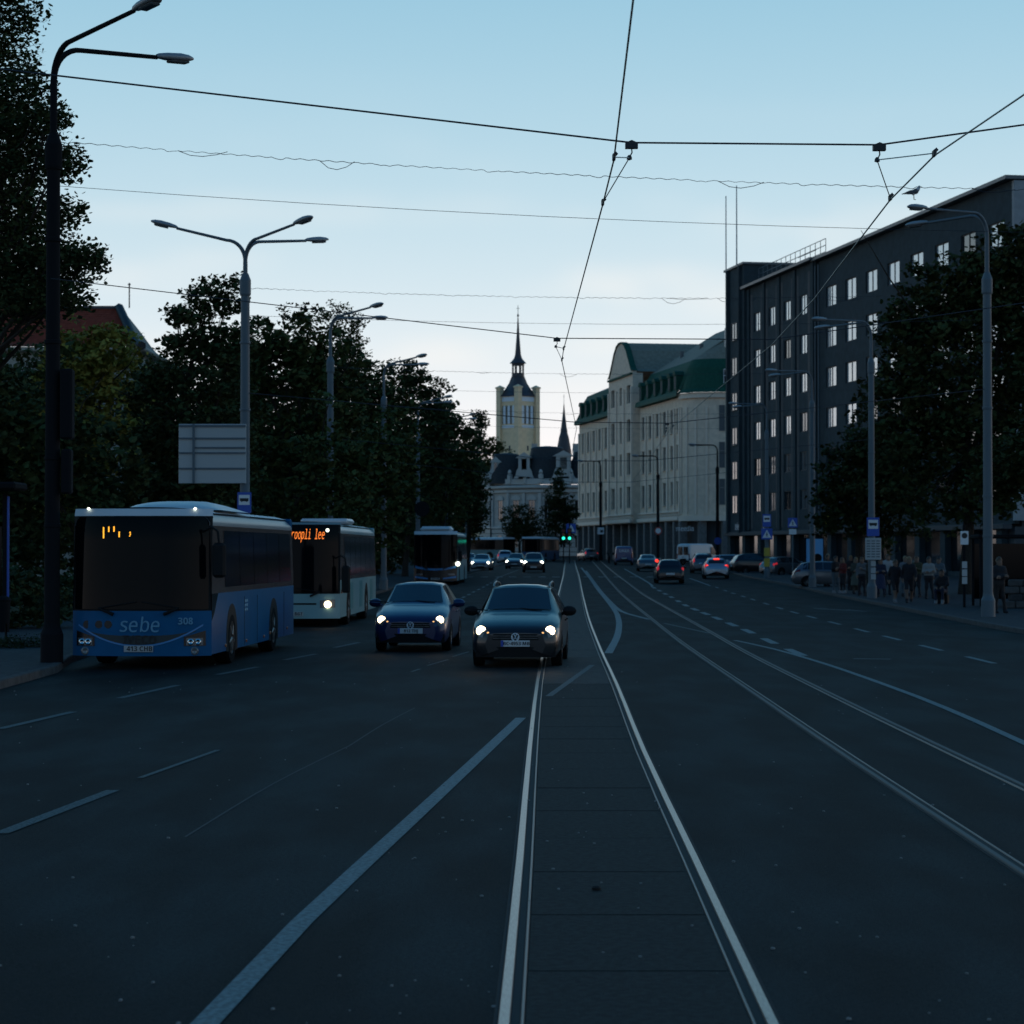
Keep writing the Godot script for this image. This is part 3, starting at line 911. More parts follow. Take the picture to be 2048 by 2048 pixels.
		for h in [5.9, 20.1]:
			var up := Vector3(0, h, 0)
			var th := Vector3(0, 0.3, 0)
			band.poly([a + oa * 0.35 + up - th, b + ob * 0.35 + up - th, b + ob * 0.35 + up + th, a + oa * 0.35 + up + th], o)
			band.poly([a + oa * 0.35 + up + th, b + ob * 0.35 + up + th, b + up + th, a + up + th], Vector3.UP)
		var lvl := [[0.6, 20.4], [0.05, 20.9], [-0.35, 22.2], [-0.7, 23.4], [-1.3, 24.4]]
		for q in 4: cr.poly([a + oa * lvl[q][0] + Vector3(0, lvl[q][1], 0), b + ob * lvl[q][0] + Vector3(0, lvl[q][1], 0), b + ob * lvl[q + 1][0] + Vector3(0, lvl[q + 1][1], 0), a + oa * lvl[q + 1][0] + Vector3(0, lvl[q + 1][1], 0)], o)
		wing.poly([a - oa * 1.3 + Vector3(0, 24.4, 0), b - ob * 1.3 + Vector3(0, 24.4, 0), Vector3(61.5, 29.4, -9)], Vector3(o.x, 1, o.z))
	var cb := MB.new()
	for k in cg.size() - 1:
		var a: Vector3 = Vector3(cg[k][0], 0.1, cg[k][1]) - out[k] * 1.0
		var b: Vector3 = Vector3(cg[k + 1][0], 0.1, cg[k + 1][1]) - out[k + 1] * 1.0
		cb.poly([a, b, b + Vector3(0, 5.5, 0), a + Vector3(0, 5.5, 0)], out[k])
	put(cb, "corner_base", mats.dark_rib, t)
	put(mb, "corner_wall", wall, t)
	put(band, "corner_band", trim, t)
	put(cr, "corner_mansard", green, t)
	put(wing, "corner_roof", brown, t)
	var sd := (Vector3(67.6, 0, -9.0) - Vector3(66.7, 0, -3.13)).normalized()
	var so := Vector3(-sd.z, 0, sd.x)
	if so.x < 0: so = -so
	for u in [0.75, 1.95, 4.4]:
		for y in [8.95, 13.2, 17.45]:
			window(t, Vector3(66.7, y, -3.13) + sd * u + so * 0.04, 1.4 if u > 1 else 0.7, 3.0, fr, mats.pane_dark if u > 1 else mats.pane_grey, 1 if u > 1 else 0, true, atan2(so.x, so.z))
	var cw := window(t, Vector3(66.7, 22.0, -3.13) + sd * 1.6 - so * 0.15, 1.3, 2.2, mats.sign_white, mats.pane_dark, 1, true, atan2(so.x, so.z))
	# arcade on the ground floor
	mb = MB.new()
	for u in [0.3, 4.55, 8.5, 12.55, 16.75, 21.1, 25.6, 30.6, 35.4, 40.2, 44.25, 48.2, 52.15, 56.1, 60.2, 63.2]:
		mb.box(Vector3(u, 3.15, -0.1), Vector3(0.9, 4.9, 0.9), 0.04)
	mb.box(Vector3(65.6, 3.15, -1.8), Vector3(0.9, 4.9, 0.9), 0.04)
	mb.box(Vector3(66.9, 3.15, -4.6), Vector3(0.9, 4.9, 1.6), 0.04)
	mb.box(Vector3(69.6, 3.15, -15), Vector3(1.6, 4.9, 16), 0.04, Basis(Vector3.UP, 0.2))
	put(mb, "arcade_pier", stone, t)
	for q in [[48.2, 40.3], [60.2, 63.2]]: pass
	mb = MB.new()
	mb.box(Vector3(31.4, 2.9, -3.3), Vector3(63.4, 5.4, 0.4))
	mb.box(Vector3(65.4, 2.9, -8), Vector3(4.4, 5.4, 5), 0, Basis(Vector3.UP, 0.3))
	put(mb, "arcade_back_wall", mats.dark_rib, t)
	for i in 15:
		var u := 2.4 + i * 4.1
		var s := MB.new()
		s.quad(Vector3(u - 1.3, 0.9, -3.08), Vector3(u - 1.3, 4.2, -3.08), Vector3(u + 1.3, 4.2, -3.08), Vector3(u + 1.3, 0.9, -3.08))
		put(s, "shop_window", mats.pane_dark, t)
	words("meedia", 0.55, mats.sign_white, t, Vector3(65.0, 4.7, 0.1), "shop_lettering", Basis(Vector3.UP, 0.75))
	mb = MB.new()
	mb.box(Vector3(31.5, 12.8, -9), Vector3(62.6, 14.4, 16))
	put(mb, "core", mats.dark_rib, t)
	mb = MB.new()
	for q in [[18.0, 25.6, -2.0], [22.8, 25.9, -3], [46.5, 26.2, -4.0], [52.5, 26.6, -5.0], [57.0, 26.9, -6.0]]: mb.box(Vector3(q[0], q[1], q[2]), Vector3(0.4, 1.3, 0.4))
	put(mb, "chimney", stone, t)

func ornate_house() -> void:
	var wall := grainy("pale_stucco", L2(0.42, 0.40, 0.37), 0.85, 0.1, 6.0, 61, 0.1)
	var trim := mat("stucco_trim", Color(0.46, 0.45, 0.42), 0.8)
	var slate := grainy("slate", L2(0.045, 0.05, 0.055), 0.6, 0.2, 3.0, 62)
	var t := thing("ornate_house", "ornate pale stucco house with dark mansard domes and attic dormers, at the street's end", "building", P(0, 1.25, 368))
	# facade pieces, each a flat run with its own frame: [x0, z0, x1, z1]
	var line := [Vector3(-5.2, 0, -12), Vector3(-3.0, 0, -1.0), Vector3(-0.6, 0, 2.0), Vector3(4.4, 0, 4.6), Vector3(11.6, 0, 6.0), Vector3(24.0, 0, 6.0)]
	var mb := MB.new()
	var base := MB.new()
	var cor := MB.new()
	var att := MB.new()
	for i in line.size() - 1:
		var a: Vector3 = line[i]
		var b: Vector3 = line[i + 1]
		var dir := (b - a).normalized()
		var o := Vector3(-dir.z, 0, dir.x)
		if o.z < 0: o = -o
		if i == 0: o = Vector3(-absf(o.x), 0, -o.z if o.x > 0 else o.z)
		var yaw := atan2(o.x, o.z)
		var bs := Basis(Vector3.UP, yaw)
		var ln := a.distance_to(b)
		var c := (a + b) / 2
		mb.box(c + Vector3(0, 7.6, 0) - o * 0.5, Vector3(ln, 6.4, 1.0), 0, bs)
		for k in 6: base.box(c + Vector3(0, 0.4 + k * 0.72, 0) - o * 0.35, Vector3(ln + 0.3, 0.66, 1.0), 0.05, bs)
		cor.box(c + Vector3(0, 4.6, 0) - o * 0.3, Vector3(ln + 0.4, 0.4, 1.1), 0.08, bs)
		cor.box(c + Vector3(0, 10.3, 0) - o * 0.3, Vector3(ln + 0.5, 0.5, 1.3), 0.1, bs)
		cor.box(c + Vector3(0, 11.0, 0) - o * 0.15, Vector3(ln + 0.7, 0.5, 1.6), 0.12, bs)
		att.box(c + Vector3(0, 11.85, 0) - o * 0.5, Vector3(ln, 0.9, 0.5), 0.05, bs)
		var n := maxi(1, int(round(ln / 2.6)))
		for k in n + 1:
			var p := a + dir * ln * k / n
			cor.box(p + Vector3(0, 7.5, 0) + o * 0.08, Vector3(0.5, 5.4, 0.3), 0.04, bs)
			att.box(p + Vector3(0, 12.3, 0) - o * 0.4, Vector3(0.6, 1.5, 0.6), 0.08, bs)
			att.lathe([Vector2(0.1, 0), Vector2(0.28, 0.25), Vector2(0.2, 0.5), Vector2(0.0, 0.75)], p + Vector3(0, 13.05, 0) - o * 0.4, 8)
			if k < n:
				var q := a + dir * ln * (k + 0.5) / n
				window(t, q + Vector3(0, 7.3, 0) + o * 0.03, 1.15, 3.2, trim, mats.pane_dark, 1, true, yaw)
				window(t, q + Vector3(0, 2.4, 0) + o * 0.19, 1.0, 2.0, trim, mats.pane_dark, 1, false, yaw)
				var arch := MB.new()
				var ap := PackedVector2Array()
				for w in 9: ap.append(Vector2(cos(PI * w / 8) * 0.85, sin(PI * w / 8) * 0.75))
				arch.prism(ap, 0.2, q + Vector3(0, 8.95, 0) + o * 0.2, bs)
				put(arch, "window_hood", trim, t)
	put(mb, "wall", wall, t)
	put(base, "rusticated_base", wall, t)
	put(cor, "cornice", trim, t)
	put(att, "attic", trim, t)
	# roof domes and dormers
	for q in [[-0.9, -2.2, 2.9, 3.2, 16.6], [5.6, 0.2, 3.6, 3.4, 17.6], [14.0, 0.5, 5.6, 3.6, 17.0]]:
		var g := []
		for p in [[1.0, 11.6], [0.97, 12.9], [0.86, 14.6], [0.72, q[4] - 0.6], [0.74, q[4] - 0.45], [0.6, q[4] - 0.2], [0.1, q[4]]]:
			var row := []
			for k in 17:
				var w := TAU * k / 16.0
				var e := pow(pow(absf(cos(w)), 4) + pow(absf(sin(w)), 4), -0.25)
				row.append(Vector3(q[0] + cos(w) * q[2] * p[0] * e, p[1], q[1] + sin(w) * q[3] * p[0] * e))
			g.append(row)
		mb = MB.new()
		mb.grid(g, Vector3(q[0], 13, q[1]))
		put(mb, "mansard_dome", slate, t)
	for q in [[-2.6, 0.3, 1.3, 2.4], [1.9, 3.4, 1.8, 3.0], [8.1, 4.9, 2.3, 3.2], [15.5, 5.4, 2.3, 3.2]]:
		mb = MB.new()
		mb.box(Vector3(q[0], 12.6 + q[3] / 2, q[1] - 0.8), Vector3(q[2], q[3], 1.8))
		var pw: float = q[2] * 0.75
		mb.prism(PackedVector2Array([Vector2(-pw, 0), Vector2(pw, 0), Vector2(0, 0.9)]), 1.8, Vector3(q[0], 12.6 + q[3], q[1] + 0.25))
		for s in [-1, 1]: mb.prism(PackedVector2Array([Vector2(0, 0), Vector2(s * 0.75, 0), Vector2(s * 0.45, 0.5), Vector2(s * 0.3, 1.2), Vector2(0, 1.7)]), 0.5, Vector3(q[0] + s * q[2] / 2, 12.35, q[1] + 0.05))
		var dm := put(mb, "dormer", trim, t)
		window(t, Vector3(q[0], 13.1 + q[3] / 2, q[1] + 0.12), q[2] * 0.5, q[3] * 0.6, trim, mats.pane_dark, 0)
	mb = MB.new()
	mb.box(Vector3(9.5, 6, -6), Vector3(26, 11, 9))
	put(mb, "core", slate, t)
	mb = MB.new()
	for x in [3.6, 10.2, 11.4]: mb.box(Vector3(x, 16.6, -2.5), Vector3(0.9, 3.0, 0.9))
	put(mb, "chimney", wall, t)

func churches() -> void:
	var wall := grainy("yellow_render", L2(0.84, 0.65, 0.42), 0.85, 0.07, 12.0, 71)
	var band := mat("church_white", Color(0.74, 0.78, 0.82), 0.8)
	var slate := mat("church_slate", Color(0.05, 0.05, 0.058), 0.6)
	var g := gy(400)
	var t := thing("church_tower", "yellow church tower with four corner piers and a slender dark spire", "church", P(1.25, g, 480), PI / 4)
	var mb := MB.new()
	mb.box(Vector3(0, 16.3, 0), Vector3(5.3, 33.0, 5.3))
	put(mb, "tower_wall", wall, t)
	for sx in [-1, 1]:
		for sz in [-1, 1]:
			mb = MB.new()
			mb.box(Vector3(sx * 2.65, 17.2, sz * 2.65), Vector3(1.15, 34.6, 1.15))
			mb.box(Vector3(sx * 2.65, 34.6, sz * 2.65), Vector3(1.45, 0.3, 1.45))
			mb.lathe([Vector2(0.95, 0), Vector2(0.3, 0.3), Vector2(0.0, 0.45)], Vector3(sx * 2.65, 34.74, sz * 2.65), 4, Basis(Vector3.UP, PI / 4))
			put(mb, "corner_pier", wall, t)
	for k in 4:
		var b := Basis(Vector3.UP, PI / 2 * k)
		mb = MB.new()
		mb.box(b * Vector3(0, 32.2, 2.66), Vector3(4.0, 0.95, 0.12), 0, b)
		mb.box(b * Vector3(0, 26.5, 2.66), Vector3(4.0, 0.6, 0.12), 0, b)
		put(mb, "white_band", band, t)
		for x in [-1.3, 0.0, 1.3]:
			mb = MB.new()
			var p := PackedVector2Array([Vector2(-0.38, -1.9), Vector2(0.38, -1.9)])
			for w in 7: p.append(Vector2(cos(PI * w / 6) * 0.38, 1.5 + sin(PI * w / 6) * 0.38))
			mb.prism(p, 0.1, b * Vector3(x, 29.0, 2.72), b)
			put(mb, "louvre", band, t)
			mb = MB.new()
			mb.box(b * Vector3(x - 0.47, 28.9, 2.7), Vector3(0.14, 3.8, 0.1), 0, b)
			mb.box(b * Vector3(x + 0.47, 28.9, 2.7), Vector3(0.14, 3.8, 0.1), 0, b)
			put(mb, "louvre_reveal", mats.dark_rib, t)
		mb = MB.new()
		mb.box(b * Vector3(0.2, 22.0, 2.66), Vector3(0.4, 1.0, 0.06), 0, b)
		put(mb, "slit_window", mats.dark_rib, t)
	mb = MB.new()
	mb.lathe([Vector2(4.3, 32.8), Vector2(3.0, 33.9), Vector2(1.9, 35.6), Vector2(1.35, 37.0)], Vector3.ZERO, 4, Basis(Vector3.UP, PI / 4))
	put(mb, "pyramid_roof", slate, t)
	mb = MB.new()
	mb.lathe([Vector2(1.3, 36.9), Vector2(1.3, 37.7)], Vector3.ZERO, 8)
	for k in 8:
		var w := TAU * k / 8 + 0.3
		mb.box(Vector3(cos(w) * 1.15, 38.5, sin(w) * 1.15), Vector3(0.22, 1.8, 0.22))
	mb.lathe([Vector2(1.3, 39.3), Vector2(1.3, 39.7)], Vector3.ZERO, 8)
	put(mb, "lantern", slate, t)
	mb = MB.new()
	mb.lathe([Vector2(0.0, 39.7), Vector2(1.75, 39.72), Vector2(1.35, 40.2), Vector2(0.85, 40.8), Vector2(0.62, 41.6), Vector2(0.35, 45), Vector2(0.1, 49.2), Vector2(0.05, 49.4), Vector2(0.22, 49.6), Vector2(0.18, 49.9), Vector2(0.04, 50.1)], Vector3.ZERO, 8)
	put(mb, "spire", slate, t)
	mb = MB.new()
	mb.box(Vector3(0, 50.9, 0), Vector3(0.09, 1.8, 0.09))
	mb.box(Vector3(0, 51.2, 0), Vector3(0.65, 0.09, 0.088), 0, Basis(Vector3.UP, -PI / 4))
	put(mb, "cross", mats.copper_wire, t)
	mb = MB.new()
	mb.box(Vector3(0, 6, -14), Vector3(14, 13, 24))
	put(mb, "nave", wall, t)
	mb = MB.new()
	mb.prism(PackedVector2Array([Vector2(-7.4, 0), Vector2(7.4, 0), Vector2(0, 6.5)]), 24.4, Vector3(0, 12.5, -1.8))
	mb.lathe([Vector2(2.4, 17.2), Vector2(0.6, 19.4), Vector2(0, 19.6)], Vector3(0.7, 0, 5.5), 8)
	put(mb, "green_roof", mat("copper_green", Color(0.12, 0.24, 0.20), 0.6), t)
	t = thing("church_spire", "small dark pointed spire right of the yellow church tower", "spire", P(11.7, g, 520), 0.3)
	mb = MB.new()
	mb.lathe([Vector2(1.75, 0), Vector2(1.75, 23.6)], Vector3.ZERO, 8)
	put(mb, "turret", slate, t)
	mb = MB.new()
	mb.lathe([Vector2(1.7, 23.6), Vector2(1.15, 26.4), Vector2(0.78, 27.6), Vector2(0.88, 27.7), Vector2(0.7, 28.4), Vector2(0.3, 31.5), Vector2(0.06, 34), Vector2(0.0, 34.1)], Vector3.ZERO, 8)
	put(mb, "spire", slate, t)
	mb = MB.new()
	mb.tube([Vector3(0, 34, 0), Vector3(0, 36, 0)], [0.05], 5)
	mb.box(Vector3(0, 35.5, 0), Vector3(0.4, 0.06, 0.06))
	put(mb, "finial", mats.copper_wire, t)

func theatre() -> void:
	var red := grainy("red_roof", L2(0.30, 0.055, 0.03), 0.8, 0.2, 4.0, 81)
	var wall := grainy("theatre_wall", L2(0.36, 0.36, 0.33), 0.85, 0.08, 7.0, 82)
	var t := thing("theatre", "pale hall with a steep red tile roof, half hidden behind the left park trees", "building", P(-26.1, 0.2, 160), 0.0)
	var mb := MB.new()
	mb.box(Vector3(-21, 7.9, -9), Vector3(42, 15.8, 16))
	put(mb, "wall", wall, t)
	for x in [-1.6, -4.2, -6.8, -9.4]:
		var w := window(t, Vector3(x, 12.6, -0.95), 1.1, 2.8, mats.sign_back, mats.pane_dark, 1, true)
	mb = MB.new()
	mb.box(Vector3(-21, 15.95, -9), Vector3(43.4, 0.3, 17.6), 0.1)
	put(mb, "cornice", wall, t)
	# roof face towards the street, a bell-cast slope with courses of tiles as steps
	mb = MB.new()
	var prof := [[0.0, 16.1], [0.55, 16.5], [0.9, 17.2], [1.35, 18.3], [1.9, 19.5]]
	var steps := 26
	for i in steps:
		var f0 := float(i) / steps * 4
		var f1 := float(i + 1) / steps * 4
		var k := mini(int(f0), 3)
		var a0 := lerpf(prof[k][0], prof[k + 1][0], f0 - k)
		var y0 := lerpf(prof[k][1], prof[k + 1][1], f0 - k)
		var k1 := mini(int(f1 - 0.001), 3)
		var a1 := lerpf(prof[k1][0], prof[k1 + 1][0], f1 - k1)
		var y1 := lerpf(prof[k1][1], prof[k1 + 1][1], f1 - k1)
		var z0 := -0.1 - a0 * 3.6
		var z1 := -0.1 - a1 * 3.6
		mb.quad(Vector3(-42, y0, z0), Vector3(-42, y1, z1 - 0.06), Vector3(0.3 - a1 * 1.45, y1, z1 - 0.06), Vector3(0.3 - a0 * 1.45, y0, z0))
		mb.quad(Vector3(-42, y1, z1 - 0.06), Vector3(-42, y1, z1), Vector3(0.3 - a1 * 1.45, y1, z1), Vector3(0.3 - a1 * 1.45, y1, z1 - 0.06))
	put(mb, "tiled_roof", red, t)
	mb = MB.new()
	for i in 4:
		var a: Array = prof[i]
		var b: Array = prof[i + 1]
		mb.poly([Vector3(0.3 - a[0] * 1.45, a[1], -0.1 - a[0] * 3.6), Vector3(0.3 - b[0] * 1.45, b[1], -0.1 - b[0] * 3.6), Vector3(0.3 - b[0] * 1.45, b[1], -17 + b[0] * 3.6), Vector3(0.3 - a[0] * 1.45, a[1], -17 + a[0] * 3.6)], Vector3(1, 1, 0))
		mb.tube([Vector3(0.42 - a[0] * 1.45, a[1] + 0.05, 0 - a[0] * 3.6), Vector3(0.42 - b[0] * 1.45, b[1] + 0.05, 0 - b[0] * 3.6)], [0.32], 6)
	put(mb, "hip_end", mats.black_iron, t)
	mb = MB.new()
	mb.tube([Vector3(-1.6, 19.5, -6.9), Vector3(-1.6, 21.2, -6.9)], [0.05], 5)
	mb.lathe([Vector2(0, 0), Vector2(0.12, 0.1), Vector2(0, 0.25)], Vector3(-1.6, 21.1, -6.9), 6)
	put(mb, "lightning_rod", mats.black_iron, t)
	mb = MB.new()
	mb.box(Vector3(-15.6, 19.55, -7), Vector3(26, 0.2, 0.4))
	put(mb, "ridge", mats.church_slate, t)

# ---------------------------------------------------------------- trees
var clumps := {}
func clump(kind: String) -> ArrayMesh:
	if clumps.has(kind): return clumps[kind]
	var r := RandomNumberGenerator.new()
	r.seed = hash(kind)
	var mb := MB.new()
	var spec: Array = {"linden": [26, 0.16], "mass": [22, 0.24], "spire": [22, 0.2]}[kind]
	for i in spec[0]:
		var d := Vector3(r.randfn(), r.randfn() * 0.7, r.randfn()).normalized() * pow(r.randf(), 0.5)
		var s: float = spec[1] * r.randf_range(0.7, 1.25)
		var b := Basis.from_euler(Vector3(r.randf_range(-1.1, 1.1), r.randf() * TAU, r.randf_range(-0.9, 0.9)))
		# a pointed oval leaf, folded along its rib
		var p := [Vector3(0, 0, -1), Vector3(0.62, -0.18, -0.35), Vector3(0.55, -0.16, 0.4), Vector3(0, 0, 1.05), Vector3(-0.55, -0.16, 0.4), Vector3(-0.62, -0.18, -0.35)]
		var q := []
		for x in p: q.append(d + b * (x * s))
		mb.tri(q[0], q[1], q[2]); mb.tri(q[0], q[2], q[3]); mb.tri(q[0], q[3], q[4]); mb.tri(q[0], q[4], q[5])
	if kind == "linden":
		for i in 3: mb.tube([Vector3.ZERO, Vector3(r.randf_range(-.8, .8), r.randf_range(-.4, .5), r.randf_range(-.8, .8))], [0.018, 0.008], 3, false)
	clumps[kind] = mb.mesh()
	return clumps[kind]

func tree(called: String, label: String, x: float, d: float, blobs: Array, kind: String, size: float, col: Color, seed_: int, group: String, density := 1.0, trunk_r := 0.22, gap := -0.22) -> Node3D:
	# blobs: [x, height, distance, rx, ry, rz] of the crown's masses
	var r := RandomNumberGenerator.new()
	r.seed = seed_
	var y0 := gy(d) + 0.1
	var t := thing(called, label, "tree", P(x, y0, d), 0, group)
	var org := P(x, y0, d)
	var mb := MB.new()
	var top := 0.0
	var mid := Vector3.ZERO
	for b in blobs:
		top = maxf(top, b[1])
		mid += P(b[0], b[1], b[2]) - org
	mid /= blobs.size()
	var fork := Vector3(mid.x * 0.25, mid.y * 0.5, mid.z * 0.25)
	mb.tube([Vector3(0, -0.15, 0), Vector3(0, 0.5, 0) + fork * 0.02, fork * 0.5 + Vector3(0.06, 0, 0.03), fork], [trunk_r * 1.25, trunk_r, trunk_r * 0.85, trunk_r * 0.7], 9)
	for b in blobs:
		var e := P(b[0], b[1], b[2]) - org
		var m := fork.lerp(e, 0.5) + Vector3(r.randf_range(-.3, .3), 0.2, r.randf_range(-.3, .3))
		var lr: float = minf(trunk_r, 0.05 + b[3] * 0.14)
		mb.tube([fork, m, e], [trunk_r * 0.45, lr * 0.4, lr * 0.1], 6)
		for k in 4:
			var o := Vector3(r.randfn() * b[3], r.randfn() * b[4], r.randfn() * b[5]) * 0.5
			mb.tube([m.lerp(e, 0.5), m.lerp(e + o, 0.75) + Vector3(0, 0.1, 0), e + o], [lr * 0.2, lr * 0.12, 0.012], 5)
	put(mb, "trunk", mats.bark, t)
	var f := FastNoiseLite.new()
	f.seed = seed_
	f.frequency = 0.55 / maxf(size, 0.35)
	var xf := []
	var cols := []
	for b in blobs:
		var n := 14 + int(density * 3.1 * (b[3] * b[4] + b[4] * b[5] + b[3] * b[5]) / (size * size))
		for i in n:
			var u := Vector3(r.randfn(), r.randfn(), r.randfn()).normalized()
			var rad := pow(r.randf(), 0.38) * (1.0 + 0.22 * f.get_noise_3dv(u * 2.0 * size + Vector3(b[0], b[1], 0)))
			var p := P(b[0], b[1], b[2]) + u * rad * Vector3(b[3], b[4], b[5]) - org
			var q := f.get_noise_3dv(p)
			if q < gap and rad > 0.4: continue
			var s := size * r.randf_range(0.7, 1.25)
			xf.append(Transform3D(Basis.from_euler(Vector3(r.randf_range(-.4, .4), r.randf() * TAU, r.randf_range(-.4, .4))).scaled(Vector3(s, s * 0.8, s)), p))
			var v := 1.0 + 0.35 * f.get_noise_3dv(p * 0.45 + Vector3(40, 0, 0)) + r.randf_range(-.18, .18)
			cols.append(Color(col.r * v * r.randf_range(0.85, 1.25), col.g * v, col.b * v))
	var mm := MultiMesh.new()
	mm.transform_format = MultiMesh.TRANSFORM_3D
	mm.use_colors = true
	mm.mesh = clump(kind)
	mm.instance_count = xf.size()
	for i in xf.size():
		mm.set_instance_transform(i, xf[i])
		mm.set_instance_color(i, cols[i])
	var mi := MultiMeshInstance3D.new()
	mi.name = "crown"
	mi.multimesh = mm
	if not mats.has("leaf"):
		var lm := mat("leaf", Color(1, 1, 1), 0.8)
		lm.metallic_specular = 0.2
		lm.vertex_color_use_as_albedo = true
		lm.backlight_enabled = true
		lm.backlight = L(0.02, 0.03, 0.006)
	mi.material_override = mats.leaf
	t.add_child(mi)
	stuff(mi)
	return t

func park_trees() -> void:
	var dk := Color(0.036, 0.052, 0.020)
	var md := Color(0.046, 0.064, 0.022)
	var g := "trees of the park on the left"
	# the linden whose leaves hang over the near mast
	tree("linden_tree", "near linden with leafy boughs hanging around the dark mast, top left", -12.2, 47.5, [[-10.55, 13.2, 47, 1.0, 1.5, 1.2], [-10.4, 11.4, 46.5, 1.15, 0.8, 1.2], [-9.8, 10.55, 46, 0.65, 0.42, 0.8], [-9.0, 10.62, 45, 0.25, 0.18, 0.3], [-9.85, 9.95, 46, 0.9, 0.55, 1.0], [-8.75, 9.75, 45, 0.3, 0.3, 0.4], [-10.0, 9.0, 46, 0.9, 0.6, 1.0], [-9.5, 8.25, 46, 0.9, 0.55, 0.9], [-8.6, 8.68, 44.5, 0.22, 0.2, 0.3], [-9.35, 7.7, 46, 1.1, 0.5, 1.0], [-8.75, 7.85, 45, 0.4, 0.16, 0.4], [-8.25, 7.85, 45, 0.22, 0.12, 0.3], [-9.3, 7.15, 45.5, 1.1, 0.4, 0.9], [-8.75, 7.1, 45, 0.3, 0.16, 0.3], [-11.3, 11.5, 48, 1.6, 2.4, 1.8], [-11.2, 8.6, 48, 1.7, 2.2, 1.8], [-10.4, 7.5, 47, 1.2, 1.0, 1.2]], "linden", 0.36, dk, 101, g, 1.2, 0.2, -0.28)
	tree("park_tree", "round yellow-green tree with sunlight painted into its leaf colour, in front of the red-roofed hall", -17.2, 95, [[-17.2, 8.4, 95, 2.5, 3.2, 2.4], [-16.9, 10.0, 95, 1.7, 1.6, 1.6], [-18.8, 6.5, 95, 2.4, 3, 2.2]], "mass", 0.55, Color(0.20, 0.185, 0.04), 102, g, 0.9)  # autumn yellow, brightened so the leaf colour itself looks sunlit
	tree("park_tree", "dark broad tree at the left edge, below the linden boughs", -19.5, 80, [[-17.2, 6.2, 80, 2.8, 3.4, 2.6], [-20.0, 7.4, 80, 3, 3.6, 2.6], [-15.0, 4.6, 80, 2.2, 2.4, 2]], "mass", 0.6, dk, 103, g)
	tree("park_tree", "dark tree with airy upright sprays, left of the three-armed lamp", -12.0, 84, [[-11.2, 6.2, 84, 2.3, 3.8, 2.2], [-11.6, 9.6, 84, 1.2, 1.2, 1.1], [-11.2, 11.3, 84, 0.7, 0.8, 0.7], [-10.3, 11.4, 84, 0.45, 0.7, 0.5], [-12.1, 10.7, 84, 0.55, 0.4, 0.5], [-13.0, 8.2, 84, 1.2, 0.9, 1.0], [-10.2, 9.6, 84, 1.0, 1.1, 1.0], [-12.6, 5.4, 84, 1.6, 2.4, 1.5]], "mass", 0.45, dk, 104, g, 0.9, 0.24, -0.3)
	tree("park_tree", "tall dense tree directly right of the three-armed lamp", -9.4, 99, [[-9.3, 7.0, 99, 3.0, 4.6, 2.6], [-9.4, 11.0, 99, 1.9, 1.9, 1.8], [-8.0, 9.4, 99, 1.8, 2.4, 1.8], [-7.45, 5.1, 90.5, 1.3, 3.4, 1.1], [-10.9, 10.3, 99, 1.4, 1.6, 1.4], [-7.2, 5.6, 99, 1.8, 3.0, 1.8]], "mass", 0.55, md, 105, g)
	tree("poplar_tree", "dark upright tree with a feathery twin top behind the second lamp", -9.7, 128, [[-10.0, 12.2, 128, 1.15, 3.9, 1.1], [-9.2, 13.2, 128, 0.75, 3.0, 0.8], [-8.5, 11.4, 128, 0.6, 4.2, 0.7], [-8.0, 9.4, 128, 0.7, 3.2, 0.8]], "spire", 0.42, dk, 106, g, 1.1)
	tree("park_tree", "broad dark tree under the second lamp's twin arms", -7.6, 122, [[-6.5, 6.2, 114.5, 1.4, 3.9, 1.1], [-7.5, 6.6, 122, 2.8, 4.8, 2.6], [-7.4, 10.8, 122, 1.5, 1.7, 1.5], [-6.0, 7.8, 122, 1.8, 3.0, 1.8], [-9.4, 6, 122, 2.0, 3.6, 1.8]], "mass", 0.6, md, 107, g)
	tree("park_tree", "tall dark tree with knobbly top, in the middle of the park row", -7.4, 160, [[-7.04, 8.34, 160, 2.84, 6.13, 2.72], [-7.38, 13.79, 160, 1.48, 1.82, 1.48], [-5.67, 12.88, 160, 1.25, 1.7, 1.25], [-5.22, 9.36, 160, 1.59, 3.63, 1.59]], "mass", 0.6, dk, 108, g)
	tree("park_tree", "dark tree whose right flank steps down towards the church tower", -5.2, 166, [[-4.6, 7.4, 166, 2.0, 5.0, 2.0], [-4.9, 11.4, 166, 1.4, 1.7, 1.4], [-3.2, 8.8, 166, 1.0, 2.4, 1.0]], "mass", 0.6, md, 109, g)
	tree("park_tree", "slim dark tree with ragged branches at the right end of the row", -3.6, 184, [[-3.4, 7.5, 184, 1.4, 4.6, 1.4], [-2.9, 11.0, 184, 0.9, 1.6, 0.9], [-2.55, 12.7, 184, 0.5, 0.8, 0.5], [-2.6, 6, 184, 0.8, 3.0, 0.8]], "mass", 0.5, dk, 110, g)
	tree("park_tree", "small tree turning ochre, last of the park row beside the ornate house", -4.2, 196, [[-3.75, 7.2, 196, 0.95, 3.0, 1.0], [-3.9, 4.6, 196, 1.2, 2.2, 1.0]], "mass", 0.5, Color(0.115, 0.075, 0.022), 111, g)
	tree("park_tree", "olive round-topped tree at the foot of the church tower", -3.0, 402, [[-3.6, 16.5, 402, 2.6, 4.6, 2.4], [-1.3, 17.0, 402, 2.2, 3.4, 2.2], [-5.6, 15.5, 402, 2.2, 5.4, 2.2], [-3.4, 20.3, 402, 1.7, 1.7, 1.6], [-2.6, 11.0, 402, 3.4, 5.0, 2.4]], "mass", 0.85, Color(0.075, 0.085, 0.03), 112, g)
